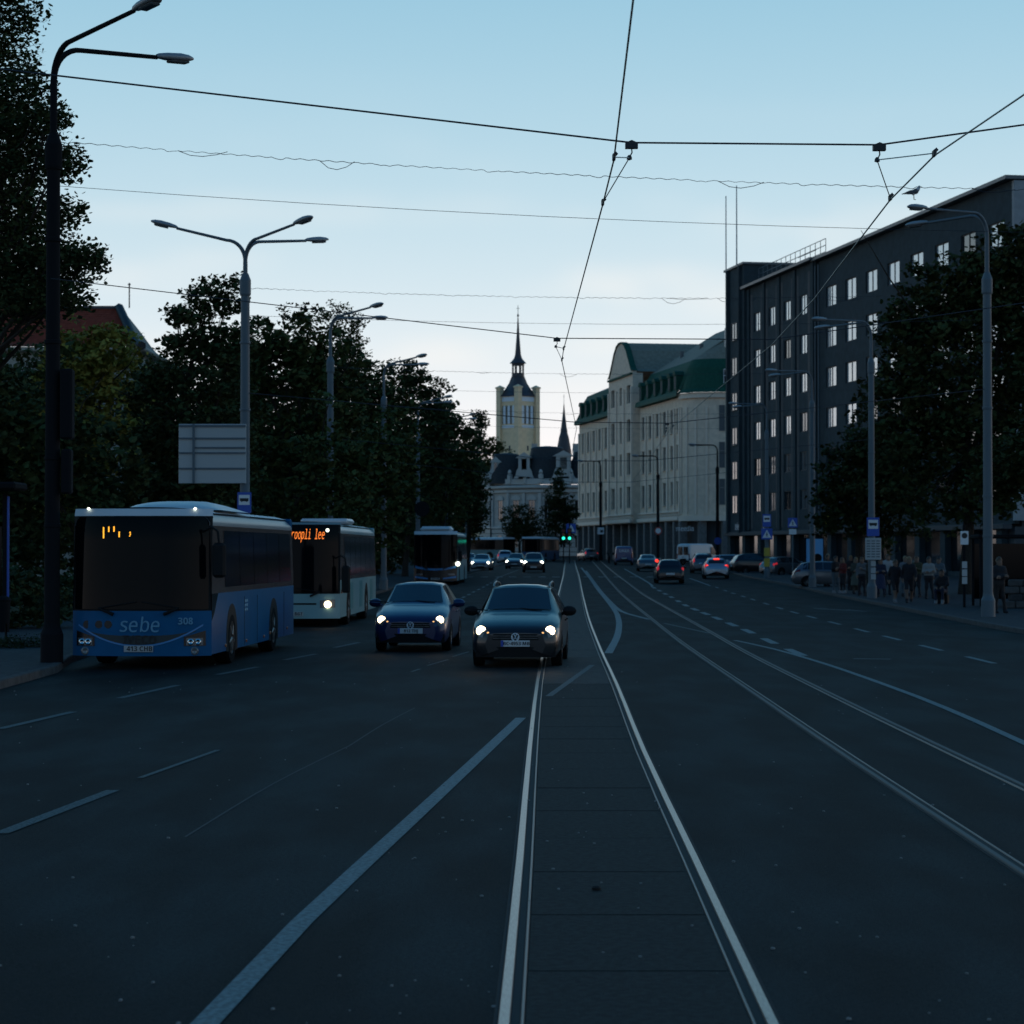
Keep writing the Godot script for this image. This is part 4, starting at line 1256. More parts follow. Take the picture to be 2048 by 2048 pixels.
	# a deeper row that closes the view between the trunks
	for q in [[-26.0, 118, 7.2, 6.0, "wide dark tree deep in the park, left of the hall's pale wall"], [-19.0, 130, 6.4, 5.2, "wide dark tree deep in the park, right below the hall's pale wall"], [-13.5, 140, 8.4, 4.6, "wide dark tree deep in the park, behind the road sign's back"], [-31.5, 150, 14.0, 5.2, "wide dark tree deep in the park at the picture's left edge"], [-10.5, 172, 8.2, 4.6, "wide dark tree deep in the park, behind the white bus"], [-11.5, 204, 10.5, 5.6, "wide dark tree closing the view far behind the coach"], [-19.5, 212, 10.5, 6.2, "wide dark tree far behind the gap right of the three-armed lamp"], [-28.5, 220, 11.0, 6.4, "wide dark tree far behind the road sign's left end"], [-39.0, 228, 11.5, 7.0, "wide dark tree far behind the black mast"], [-15.7, 117, 11.2, 3.2, "wide dark tree just behind the road sign's back"], [-12.3, 119, 10.6, 2.8, "wide dark tree behind the three-armed lamp's shaft"], [-11.0, 268, 14.5, 6.0, "unseen added tall tree farthest back, behind the coach"], [-21.0, 280, 15.5, 7.0, "unseen added tall tree farthest back, behind the white bus"], [-33.0, 290, 16.0, 8.0, "unseen added tall tree farthest back, behind the front bus"], [-9.2, 236, 9.0, 3.4, "dark tree far behind the last left lamp"]]:  # three tallest are added, unseen, to block sky mirrored in the office panes
		tree("park_tree", q[4], q[0], q[1], [[q[0], q[2] * 0.55, q[1], q[3], q[2] * 0.55, q[3] * 0.8], [q[0] + 2.2, q[2] * 0.8, q[1], q[3] * 0.6, q[2] * 0.35, 2.5], [q[0] - 2.4, q[2] * 0.75, q[1], q[3] * 0.6, q[2] * 0.35, 2.5]], "mass", 0.75, dk, int(200 + q[1]), g, 1.0, 0.22, -0.5)
	tree("shrub", "low heap of dark leaves on the left pavement, just left of the black mast's foot", -10.4, 47.5, [[-10.2, 0.2, 47.5, 0.8, 0.16, 0.6], [-10.9, 0.25, 47.6, 0.5, 0.2, 0.5]], "linden", 0.16, dk, 340, "shrubs along the park", 0.9, 0.02)
	# shrubs
	for q in [[-13.2, 60, 1.3], [-15.5, 66, 1.7], [-12.2, 74, 1.5], [-11.2, 88, 1.6], [-10.4, 104, 1.6]]:
		var lb: String = {60: "low dark shrub on the pavement edge left of the front bus", 66: "taller dark shrub at the left picture edge behind the mast", 74: "dark shrub behind the front bus", 88: "dark shrub behind the white bus", 104: "dark shrub under the park trees, far end of the hedge"}[int(q[1])]
		tree("shrub", lb, q[0], q[1], [[q[0], q[2] * 0.6, q[1], 2.0, q[2] * 0.7, 1.4], [q[0] - 2.0, q[2] * 0.5, q[1], 1.8, q[2] * 0.6, 1.4]], "mass", 0.4, dk, int(300 + q[1]), "shrubs along the park", 0.9, 0.05)

func street_trees() -> void:
	var dk := Color(0.036, 0.049, 0.018)
	var g := "street trees on the right"
	tree("street_tree", "big dark maple in front of the grey office block, right picture edge", 20.8, 106, [[21.0, 10.4, 106, 4.2, 5.4, 3.6], [22.8, 15.0, 106, 2.4, 2.2, 2.2], [25.5, 15.2, 106, 2.6, 2.6, 2.2], [20.0, 13.6, 106, 2.3, 2.2, 2.2], [23.2, 14.2, 106, 2.4, 2.6, 2.2], [18.4, 9.0, 106, 2.2, 3.0, 2.2], [24.5, 9.0, 106, 3.0, 5.0, 3.0], [18.0, 12.4, 106, 1.3, 1.4, 1.3], [20.4, 6.0, 106, 4.0, 3.0, 3.0]], "mass", 0.62, dk, 121, g, 0.95, 0.3, -0.26)
	tree("street_tree", "lower dark tree leaning out from the big maple over the bus stop", 17.2, 116, [[17.6, 5.6, 116, 2.3, 3.0, 2.2], [16.6, 4.6, 116, 1.8, 2.2, 1.8], [18.6, 7.4, 116, 1.8, 2.2, 1.8], [19.4, 4.6, 116, 2.0, 2.4, 2]], "mass", 0.55, dk, 122, g, 1.0, 0.2)
	tree("street_tree", "dark tree above the bus shelter at the right edge", 19.2, 82, [[19.2, 5.2, 82, 2.2, 2.0, 2.0], [17.6, 5.0, 83, 1.3, 1.3, 1.4], [20.4, 7.2, 82, 1.8, 2.2, 1.8]], "mass", 0.5, dk, 123, g, 0.9, 0.18)
	var g2 := "trees before the ornate house"
	tree("street_tree", "small round tree left of the conical tree, before the ornate house", 0.9, 305, [[1.0, 6.0, 305, 2.3, 2.7, 2.0], [0.4, 4.6, 305, 1.7, 1.7, 1.6], [2.4, 5.2, 305, 1.5, 2.0, 1.5]], "mass", 0.55, dk, 124, g2)
	tree("street_tree", "taller conical dark tree before the ornate house, beside the cream block", 5.6, 305, [[5.6, 5.6, 305, 2.7, 3.6, 2.4], [5.9, 9.2, 305, 1.6, 2.2, 1.5], [6.1, 11.6, 305, 0.75, 1.6, 0.8], [7.4, 6.4, 305, 1.5, 3.2, 1.5]], "mass", 0.55, dk, 125, g2)

# ---------------------------------------------------------------- lamps, wires, signs
var head_mesh: Array = []
func lamp_head(t: Node3D, at: Vector3, dir: Vector3) -> void:
	if head_mesh.is_empty():
		var g := []
		# along z from the neck: a flattened pod
		for p in [[0.0, 0.035, 0.035], [0.06, 0.07, 0.06], [0.25, 0.12, 0.085], [0.5, 0.145, 0.095], [0.68, 0.125, 0.075], [0.78, 0.07, 0.04], [0.8, 0.005, 0.005]]:
			var row := []
			for k in 13:
				var w := TAU * k / 12.0
				row.append(Vector3(cos(w) * p[1], maxf(sin(w), -0.55) * p[2] + 0.02, p[0]))
			g.append(row)
		var mb := MB.new()
		mb.grid(g, Vector3(0, 0, 0.4))
		var gl := MB.new()
		gl.box(Vector3(0, -0.05, 0.47), Vector3(0.2, 0.05, 0.42), 0.03)
		head_mesh = [mb.mesh(), gl.mesh()]
	var o := lay(head_mesh[0], "lamp_head", mats.lamp_head, t)
	o.transform = Transform3D(Basis.looking_at(-dir, Vector3.UP), at)
	lay(head_mesh[1], "diffuser", mats.lamp_glass, o)

func street_lamp(label: String, x: float, d: float, collar: float, spring: float, arms: Array, thick: float, group: String, pole_m: Material = null) -> Node3D:
	# arms: [dx, dz towards the viewer, rise]
	var m: Material = pole_m if pole_m else mats.pole_grey
	var y0 := gy(d) + 0.12
	var t := thing("street_lamp", label, "street lamp", P(x, y0, d), 0, group)
	var mb := MB.new()
	mb.lathe([Vector2(thick * 0.72, -0.02), Vector2(thick * 0.72, 0.5), Vector2(thick * 0.55, 0.62), Vector2(thick * 0.5, 0.7), Vector2(thick * 0.42, collar)], Vector3.ZERO, 14)
	for h in [2.4, 3.6, collar * 0.62, collar * 0.82]: mb.lathe([Vector2(thick * 0.47, h), Vector2(thick * 0.53, h + 0.01), Vector2(thick * 0.53, h + 0.07), Vector2(thick * 0.45, h + 0.08)], Vector3.ZERO, 14)
	put(mb, "mast", m, t)
	mb = MB.new()
	mb.lathe([Vector2(thick * 0.5, collar - 0.35), Vector2(thick * 0.55, collar - 0.3), Vector2(thick * 0.55, collar + 0.1), Vector2(thick * 0.3, collar + 0.3)], Vector3.ZERO, 14)
	put(mb, "collar", m, t)
	mb = MB.new()
	mb.tube([Vector3(0, collar, 0), Vector3(0, spring, 0)], [thick * 0.24, thick * 0.22], 10)
	put(mb, "upper_mast", m, t)
	for a in arms:
		var dir := Vector3(a[0], 0, a[1])
		var ln := dir.length()
		dir = dir.normalized()
		var p := []
		for k in 9:
			var w := PI / 2 * k / 8.0
			p.append(Vector3(0, spring + sin(w) * 0.62, 0) + dir * (1 - cos(w)) * 0.55)
		var e: Vector3 = Vector3(0, spring + 0.62 + a[2], 0) + dir * (ln - 0.75)
		p.append(e)
		mb = MB.new()
		mb.tube(p, [0.06, 0.06, 0.058, 0.056, 0.054, 0.052, 0.05, 0.048, 0.045, 0.04], 8)
		put(mb, "arm", m, t)
		lamp_head(t, e - dir * 0.02, (e - p[8]).normalized())
	return t

func lamps() -> void:
	var gl := "street lamps on the left pavement"
	var gr := "street lamps on the right pavement"
	var two_r := [[2.25, 2.4, 0.2], [2.2, -1.9, 0.1]]
	var two_l := [[-2.7, 2.0, -0.06], [-2.1, -1.9, -0.06]]
	var l1 := street_lamp("thick black lamp mast at the left edge beside the front bus, leaves around it", -8.2, 41.2, 9.15, 10.4, two_r, 0.285, gl, mats.pole_dark)
	var mb := MB.new()
	mb.box(Vector3(0.27, 4.6, 0.05), Vector3(0.22, 1.25, 0.3), 0.03)
	mb.box(Vector3(0.27, 3.4, 0.05), Vector3(0.18, 0.8, 0.26), 0.03)
	put(mb, "switch_box", mats.pole_dark, l1)
	street_lamp("grey lamp mast with three arms, carrying a road sign behind the front bus", -7.75, 67, 9.75, 10.4, [[-2.75, 0.0, 0.35], [2.1, 2.0, 0.25], [2.25, -1.7, 0.15]], 0.30, gl)
	street_lamp("two-armed lamp rising from the park trees, third on the left", -7.4, 94, 9.6, 10.9, two_r, 0.30, gl)
	street_lamp("two-armed lamp sunk in the trees between the white bus and the coach", -6.55, 118, 9.6, 10.9, two_r, 0.30, gl)
	street_lamp("two-armed lamp with a drum collar above the coach", -6.15, 151, 9.2, 10.9, two_r, 0.30, gl)
	street_lamp("farthest two-armed lamp on the left, at the end of the trees", -4.9, 172, 9.2, 10.9, two_r, 0.28, gl)
	street_lamp("nearest two-armed lamp on the right, gull on its upper head", 14.36, 69.7, 10.1, 11.55, two_l, 0.30, gr)
	street_lamp("two-armed lamp on the right carrying a bus stop flag and timetable", 15.1, 97, 9.8, 11.0, two_l, 0.29, gr)
	street_lamp("two-armed lamp on the right before the grey block's far shops", 16.2, 124.6, 9.8, 11.0, two_l, 0.29, gr)
	street_lamp("two-armed lamp on the right carrying blue crossing signs", 17.05, 154.5, 9.6, 11.0, two_l, 0.30, gr)
	var far_l := [[-2.9, 1.2, 0.0], [-2.6, -1.5, 0.0]]
	street_lamp("dark lamp before the cream block's rounded corner", 20.1, 226, 9.4, 11.2, far_l, 0.34, gr, mats.pole_dark)
	street_lamp("dark lamp before the middle of the cream block, round sign on it", 15.8, 250, 9.4, 11.0, far_l, 0.34, gr, mats.pole_dark)
	street_lamp("farthest dark lamp before the left end of the cream block", 10.9, 284, 9.4, 11.6, far_l, 0.36, gr, mats.pole_dark)

func wire(called: String, label: String, pts: Array, r: float, m: Material, group: String, sag := 0.0) -> Node3D:
	var p := []
	for i in pts.size() - 1:
		var k := 10 if sag > 0 or pts.size() == 2 else 6
		for j in k:
			var f := float(j) / k
			p.append(pts[i].lerp(pts[i + 1], f) - Vector3(0, sag * 4 * f * (1 - f), 0))
	p.append(pts[pts.size() - 1])
	var mb := MB.new()
	mb.tube(p, [r], 6)
	return tag(put(mb, called, m), label, "wire", group)

func hanger(label: String, at: Vector3, c1: Vector3, c2: Vector3) -> void:
	# an insulator on the span wire with two droppers to clamps on the contact wire
	var t := thing("wire_hanger", label, "wire hanger", at, 0, "hangers of the tram wire")
	var mb := MB.new()
	mb.prism(PackedVector2Array([Vector2(-0.058, -0.035), Vector2(0.058, -0.035), Vector2(0.058, 0.015), Vector2(0, 0.04), Vector2(-0.058, 0.015)]), 0.07, Vector3(0, 0, 0.035))
	put(mb, "insulator", mats.black_iron, t)
	mb = MB.new()
	var k := Vector3(-0.02, -0.12, 0)
	mb.tube([Vector3(0.0, -0.03, 0), Vector3(0.005, -0.07, 0), k], [0.007], 6)
	mb.lathe([Vector2(0.0, -0.025), Vector2(0.026, -0.015), Vector2(0.022, 0.01), Vector2(0.01, 0.025), Vector2(0, 0.028)], k, 8)
	put(mb, "swivel", mats.black_iron, t)
	for c in [c1, c2]:
		mb = MB.new()
		mb.tube([k, c - at], [0.0055], 5)
		put(mb, "dropper", mats.copper_wire, t)
		mb = MB.new()
		mb.box(c - at, Vector3(0.028, 0.06, 0.1), 0.008)
		mb.lathe([Vector2(0, -0.022), Vector2(0.02, 0), Vector2(0, 0.022)], c - at + Vector3(0.018, 0.03, 0), 8)
		put(mb, "clamp", mats.black_iron, t)

func wires() -> void:
	var g := "contact wires over the tracks"
	wire("contact_wire", "tram wire over the near track, crossing the top edge right of centre", [P(0.62, 5.58, 8), P(0.75, 5.52, 14.2), P(0.885, 5.5, 20.0), P(0.89, 5.5, 22.6), P(0.87, 5.5, 38.9), P(0.89, 5.5, 41.2), P(1.79, 5.5, 64), P(2.3, 5.55, 92), P(3.2, 5.6, 122), P(4.3, 5.75, 160)], 0.0078, mats.copper_wire, g)
	wire("contact_wire", "tram wire over the second track, entering at the right edge", [P(4.1, 5.5, 12), P(3.81, 5.5, 17.2), P(3.63, 5.5, 19.8), P(3.66, 5.5, 22.3), P(3.8, 5.5, 25.3), P(4.07, 5.5, 31), P(4.28, 5.5, 38), P(4.4, 5.5, 64), P(5.3, 5.55, 92), P(6.2, 5.6, 122)], 0.0078, mats.copper_wire, g)
	var s := "span wires across the street"
	wire("span_wire", "nearest span wire, dipping from top left to the two hangers", [P(-8.6, 7.05, 21.5), P(1.10, 5.86, 21.2), P(3.38, 5.84, 21.2), P(8.5, 6.55, 21.2)], 0.009, mats.wire, s)
	wire("span_wire", "second span wire, from the black mast past the church spire", [P(-8.2, 6.95, 41.0), P(0.76, 5.70, 39.0), P(4.4, 5.68, 39.0), P(14, 7.3, 42)], 0.009, mats.wire, s)
	wire("span_wire", "third span wire, crossing the church tower and the cream block", [P(-7.75, 6.7, 67), P(1.75, 5.68, 64), P(4.35, 5.65, 64), P(14.36, 7.0, 69.7)], 0.012, mats.wire, s)
	wire("span_wire", "fourth span wire, low over the far crossing", [P(-7.4, 6.7, 94), P(2.2, 5.7, 92), P(5.3, 5.7, 92), P(15.1, 6.8, 97)], 0.012, mats.wire, s)
	wire("span_wire", "fifth span wire, farthest, over the parked cars' rear", [P(-6.55, 6.7, 118), P(3.2, 5.75, 122), P(6.2, 5.75, 122), P(16.2, 6.8, 124.6)], 0.012, mats.wire, s)
	hanger("hanger on the nearest span wire, over the near track", P(1.10, 5.84, 21.2), P(0.885, 5.52, 20.0), P(0.89, 5.52, 22.6))
	hanger("hanger on the nearest span wire, over the second track", P(3.38, 5.82, 21.2), P(3.63, 5.52, 19.8), P(3.66, 5.52, 22.3))
	hanger("hanger on the second span wire, beside the church spire", P(0.76, 5.68, 39.0), P(0.87, 5.52, 38.9), P(0.89, 5.52, 41.2))
	hanger("hanger on the third span wire, before the cream block", P(4.3, 5.63, 64), P(4.4, 5.52, 63.2), P(4.4, 5.52, 66))
	# festoon cables twisted round their carriers, and a plain carrier below, between each pair of masts
	rng.seed = 77
	var pairs := [[P(-8.1, 9.43, 41.2), P(13.6, 8.75, 42.6), "the black mast, nearest to the viewer"], [P(-7.7, 9.75, 67), P(14.3, 9.9, 69.7), "the three-armed lamp"], [P(-7.35, 9.6, 94), P(15.0, 9.7, 97), "the third lamp on the left"], [P(-6.5, 9.5, 118), P(16.1, 9.6, 124.6), "the lamp sunk in the trees"]]
	for q in pairs:
		var a: Vector3 = q[0]
		var b: Vector3 = q[1]
		var p := []
		var n := 420
		for i in n + 1:
			var f := float(i) / n
			if i > n * 0.86: break
			p.append(a.lerp(b, f) - Vector3(0, 0.22 * 4 * f * (1 - f), 0) + Vector3(0, sin(i * 1.3) * 0.010 + (0.0 if i % 37 > 3 else -0.02), cos(i * 1.3) * 0.01))
		var mb := MB.new()
		mb.tube(p, [0.006], 4, false)
		for k in 6:
			var f := rng.randf_range(0.03, 0.84)
			var s0 := a.lerp(b, f) - Vector3(0, 0.22 * 4 * f * (1 - f), 0)
			var w := rng.randf_range(0.4, 1.3)
			var dp := rng.randf_range(0.03, 0.17)
			mb.tube([s0, s0 + Vector3(w * 0.25, -dp * 0.8, 0), s0 + Vector3(w * 0.5, -dp, 0), s0 + Vector3(w * 0.78, -dp * 0.7, 0), s0 + Vector3(w, -0.02, 0)], [0.006], 4, false)
		tag(put(mb, "festoon_cable", mats.wire), "loosely twisted cable strung across the street from " + q[2], "cable", "twisted cables across the street")
		wire("carrier_wire", "thin plain wire just below the twisted cable from " + q[2], [a - Vector3(0, 0.8, 0), b - Vector3(0, 0.8, 0)], 0.005, mats.wire, "thin plain wires across the street", 0.2)

func bus_stop_flag(label: String, at: Vector3, w: float, group := "bus stop flags") -> Node3D:
	var t := thing("bus_stop_sign", label, "sign", at, 0, group)
	var mb := MB.new()
	mb.box(Vector3(0, 0, 0), Vector3(w, w * 1.5, 0.03), 0.008)
	put(mb, "plate", mats.sign_blue, t)
	mb = MB.new()
	mb.box(Vector3(0, w * 0.2, 0.018), Vector3(w * 0.78, w * 0.72, 0.006))
	put(mb, "white_field", mats.sign_white, t)
	mb = MB.new()
	mb.box(Vector3(0, w * 0.22, 0.024), Vector3(w * 0.62, w * 0.2, 0.006), 0.002)
	mb.box(Vector3(w * 0.02, w * 0.12, 0.0235), Vector3(w * 0.5, w * 0.04, 0.006))
	for s in [-1, 1]: mb.prism(disc(w * 0.055, 10), 0.006, Vector3(s * w * 0.18, w * 0.1, 0.028))
	put(mb, "bus_symbol", mats.ink, t)
	return t

func crossing_sign(label: String, at: Vector3, w: float, group := "pedestrian crossing signs") -> Node3D:
	var t := thing("crossing_sign", label, "sign", at, 0, group)
	var mb := MB.new()
	mb.box(Vector3.ZERO, Vector3(w, w, 0.03), 0.01)
	put(mb, "plate", mats.sign_blue, t)
	mb = MB.new()
	mb.prism(PackedVector2Array([Vector2(-w * 0.4, -w * 0.34), Vector2(w * 0.4, -w * 0.34), Vector2(0, w * 0.38)]), 0.008, Vector3(0, 0, 0.024))
	put(mb, "white_triangle", mats.sign_white, t)
	mb = MB.new()
	mb.prism(disc(w * 0.045, 10), 0.006, Vector3(0, w * 0.14, 0.03))
	mb.tube([Vector3(0, w * 0.08, 0.027), Vector3(0, -w * 0.1, 0.027)], [w * 0.04], 5)
	for s in [-1, 1]:
		mb.tube([Vector3(0, -w * 0.08, 0.027), Vector3(s * w * 0.1, -w * 0.26, 0.027)], [w * 0.025], 5)
		mb.tube([Vector3(0, w * 0.05, 0.027), Vector3(s * w * 0.1, -w * 0.06, 0.027)], [w * 0.02], 5)
	put(mb, "walking_figure", mats.ink, t)
	return t

func road_signs() -> void:
	# the back of a large direction sign on the three-armed lamp
	var t := thing("road_sign", "back of a large direction sign fixed to the three-armed lamp, braced with bars", "road sign", P(-8.66, 4.92, 66.75))
	var mb := MB.new()
	mb.box(Vector3.ZERO, Vector3(1.95, 1.72, 0.03), 0.01)
	put(mb, "panel", mats.sign_back, t)
	for q in [[0.0, 0.80, 1.93, 0.06], [0.0, 0.44, 1.93, 0.05], [0.22, 0.17, 1.45, 0.05], [0.0, 0.02, 1.93, 0.05], [0.0, -0.43, 1.93, 0.05]]:
		mb = MB.new()
		mb.box(Vector3(q[0], q[1], 0.035), Vector3(q[2], q[3], 0.04))
		put(mb, "brace", mats.pole_grey, t)
	mb = MB.new()
	mb.box(Vector3(-0.54, 0, 0.06), Vector3(0.06, 1.72, 0.05))
	put(mb, "upright_brace", mats.pole_grey, t)
	bus_stop_flag("bus stop flag on the three-armed lamp above the front bus's roof", P(-7.72, 3.5, 66.6), 0.40)
	bus_stop_flag("bus stop flag above the white timetable board on the right", P(15.1, 3.12, 96.6), 0.52)
	bus_stop_flag("bus stop flag above a crossing sign, before the grey block", P(17.0, 4.15, 154.1), 0.56)
	crossing_sign("blue crossing sign under the far bus stop flag", P(17.0, 3.25, 154.1), 0.74)
	t = crossing_sign("blue crossing sign on its own thin post, right of the flag", P(19.2, 4.05, 158), 0.66)
	mb = MB.new()
	mb.tube([Vector3(0, -3.75, -0.06), Vector3(0, 0.35, -0.06)], [0.04], 8)
	put(mb, "post", mats.pole_grey, t)
	mb = MB.new()
	mb.box(Vector3(0, -0.62, 0), Vector3(0.5, 0.36, 0.02))
	put(mb, "under_plate", mats.sign_white, t)
	# timetable board under the flag
	t = thing("timetable_board", "pale square timetable board fixed to the lamp mast under a bus stop flag", "board", P(15.1, 2.2, 96.6))
	mb = MB.new()
	mb.box(Vector3.ZERO, Vector3(0.66, 0.92, 0.05), 0.015)
	put(mb, "frame", mats.sign_back, t)
	mb = MB.new()
	for i in 7:
		for j in 3: mb.box(Vector3(-0.2 + j * 0.2, 0.33 - i * 0.11, 0.028), Vector3(0.15, 0.05, 0.004))
	put(mb, "print", mats.pole_grey, t)
	t = thing("notice", "narrow pale notices pasted on the mast below the timetable board", "notice", P(15.12, 1.25, 96.75))
	for y in [-0.22, 0.05, 0.34]:
		mb = MB.new()
		mb.box(Vector3(0, y, 0.06), Vector3(0.2, 0.22, 0.01))
		put(mb, "sheet", mats.sign_back, t)
	# warning bands in yellow on the far mast
	t = thing("yellow_band", "worn yellow bands wrapped round the mast with the crossing sign", "band", P(17.05, 1.7, 154.5))
	for y in [-0.35, 0.35]:
		mb = MB.new()
		mb.lathe([Vector2(0.2, y - 0.28), Vector2(0.2, y + 0.28)], Vector3.ZERO, 12)
		put(mb, "band", mat("band_yellow", Color(0.45, 0.32, 0.04), 0.7), t)
	# round signs on the far lamps
	t = thing("no_parking_sign", "small round sign with red rim on the dark lamp before the cream block", "sign", P(15.8, 4.3, 249.6))
	mb = MB.new()
	mb.prism(disc(0.42, 20), 0.03, Vector3.ZERO)
	put(mb, "rim", mat("sign_red", Color(0.35, 0.05, 0.04), 0.5), t)
	mb = MB.new()
	mb.prism(disc(0.29, 20), 0.02, Vector3(0, 0, 0.012))
	put(mb, "face", mats.sign_white, t)
	t = thing("white_sign", "square white plate on the farthest dark lamp", "sign", P(10.9, 4.6, 283.6))
	mb = MB.new()
	mb.box(Vector3.ZERO, Vector3(0.8, 0.85, 0.03), 0.01)
	put(mb, "plate", mats.sign_white, t)
	mb = MB.new()
	mb.box(Vector3(0.1, -0.05, 0.02), Vector3(0.35, 0.3, 0.01))
	put(mb, "symbol", mats.ink, t)
	t = thing("blue_round_sign", "round blue sign on the dark lamp by the rounded corner", "sign", P(20.1, 3.1, 225.6))
	mb = MB.new()
	mb.prism(disc(0.36, 20), 0.03, Vector3.ZERO)
	put(mb, "plate", mats.sign_blue, t)
	crossing_sign("far blue crossing sign above the green signals", P(6.85, 4.75, 268), 1.1)
	t = thing("drum_sign", "dark round sign seen from behind, above the coach roof", "sign", P(-5.85, 4.85, 150))
	mb = MB.new()
	mb.prism(disc(0.5, 20), 0.03, Vector3.ZERO)
	put(mb, "plate", mats.pole_dark, t)
	# traffic signals: two green ones at the far crossing, one green on a gantry arm at the left
	for q in [[P(5.75, 0, 258), 3.55, "left green traffic signal of the pair at the far crossing"], [P(6.42, 0, 258), 3.55, "right green traffic signal of the pair at the far crossing"]]:
		t = thing("traffic_signal", q[2], "traffic signal", q[0], 0, "green signals at the far crossing")
		signal_head(t, Vector3(0, q[1] - gy(258) + gy(258), 0), 0.16)
		mb = MB.new()
		mb.tube([Vector3(0, gy(258), -0.1), Vector3(0, 5.2, -0.1)], [0.06], 8)
		put(mb, "post", mats.pole_dark, t)
	t = thing("traffic_signal", "green traffic signal on an arm in front of the park trees", "traffic signal", P(-3.75, 0, 190))
	signal_head(t, Vector3(1.0, 6.2, 0), 0.11)
	mb = MB.new()
	mb.tube([Vector3(0, gy(190), -0.1), Vector3(0, 6.5, -0.1), Vector3(0.3, 6.8, -0.1), Vector3(1.2, 6.8, -0.1)], [0.09, 0.08, 0.06], 8)
	put(mb, "post", mats.pole_grey, t)

func signal_head(t: Node3D, at: Vector3, r: float) -> void:
	var mb := MB.new()
	mb.box(at + Vector3(0, r * 2.6, 0), Vector3(r * 3.2, r * 8.6, 0.2), 0.04)
	for i in 3: mb.tube([at + Vector3(0, i * r * 2.6, 0.1), at + Vector3(0, i * r * 2.6, 0.22)], [r * 1.2], 10, false)
	put(mb, "housing", mats.black_plastic, t)
	mb = MB.new()
	mb.prism(disc(r * 1.1, 16), 0.03, at + Vector3(0, 0, 0.13))
	put(mb, "green_lamp", mats.signal_green, t)
	for i in 2:
		mb = MB.new()
		mb.prism(disc(r * 1.1, 16), 0.03, at + Vector3(0, (i + 1) * r * 2.6, 0.13))
		put(mb, "unlit_lamp", mats.lens_red if i == 1 else mats.lens_amber, t)

# ---------------------------------------------------------------- buses (front at z = 0 facing +z, right side of the picture is +x)
func bus_front(hw: float, x: float, y: float, o: Dictionary) -> Vector3:
	var a := absf(x) / hw
	return Vector3(x, y, -0.30 * pow(a, 4.0) - o.lean * maxf(0.0, y - 1.1) * 0.12 - 0.12 * pow(maxf(0, (y - o.h + 0.35) / 0.35), 2.0))

func front_patch(t: Node3D, called: String, m: Material, o: Dictionary, x0: float, x1: float, y0: float, y1: float, lift: float, shape = null) -> MeshInstance3D:
	var g := []
	var hw: float = o.w / 2
	for i in 9:
		var row := []
		for j in 17:
			var x := lerpf(x0, x1, j / 16.0)
			var yy0 := y0
			var yy1 := y1
			if shape != null:
				var s: Vector2 = shape.call(x)
				yy0 = s.x
				yy1 = s.y
			row.append(bus_front(hw, x, lerpf(yy0, yy1, i / 8.0), o) + Vector3(0, 0, lift))
		g.append(row)
	var mb := MB.new()
	mb.grid(g, Vector3(0, 1.5, -3))
	return put(mb, called, m, t)

func wheel(t: Node3D, at: Vector3, r: float, w: float, s: float) -> void:
	# s: the side it faces, +1 or -1
	var b := Basis(Vector3(0, 0, 1), -PI / 2 * s)
	var mb := MB.new()
	mb.lathe([Vector2(r * 0.6, -w), Vector2(r * 0.95, -w), Vector2(r, -w * 0.85), Vector2(r, -w * 0.2), Vector2(r * 0.96, -0.01), Vector2(r * 0.68, 0.0), Vector2(r * 0.64, -0.02)], Vector3.ZERO, 24, b)
	var o := lay(Node3D_mesh(mb), "wheel", mats.rubber, t)
	o.position = at
	mb = MB.new()
	mb.lathe([Vector2(r * 0.645, -0.02), Vector2(r * 0.6, -0.01), Vector2(r * 0.55, -0.05)], Vector3.ZERO, 20, b)
	for k in 5:
		var a := TAU * k / 5
		mb.tube([b * Vector3(cos(a) * r * 0.12, -0.03, sin(a) * r * 0.12), b * Vector3(cos(a) * r * 0.58, -0.035, sin(a) * r * 0.58)], [r * 0.1, r * 0.07], 6)
	mb.lathe([Vector2(r * 0.16, -0.06), Vector2(r * 0.15, -0.01), Vector2(0, -0.005)], Vector3.ZERO, 12, b)
	put(mb, "rim", mats.alloy, o)

func Node3D_mesh(mb: MB) -> ArrayMesh: return mb.mesh()

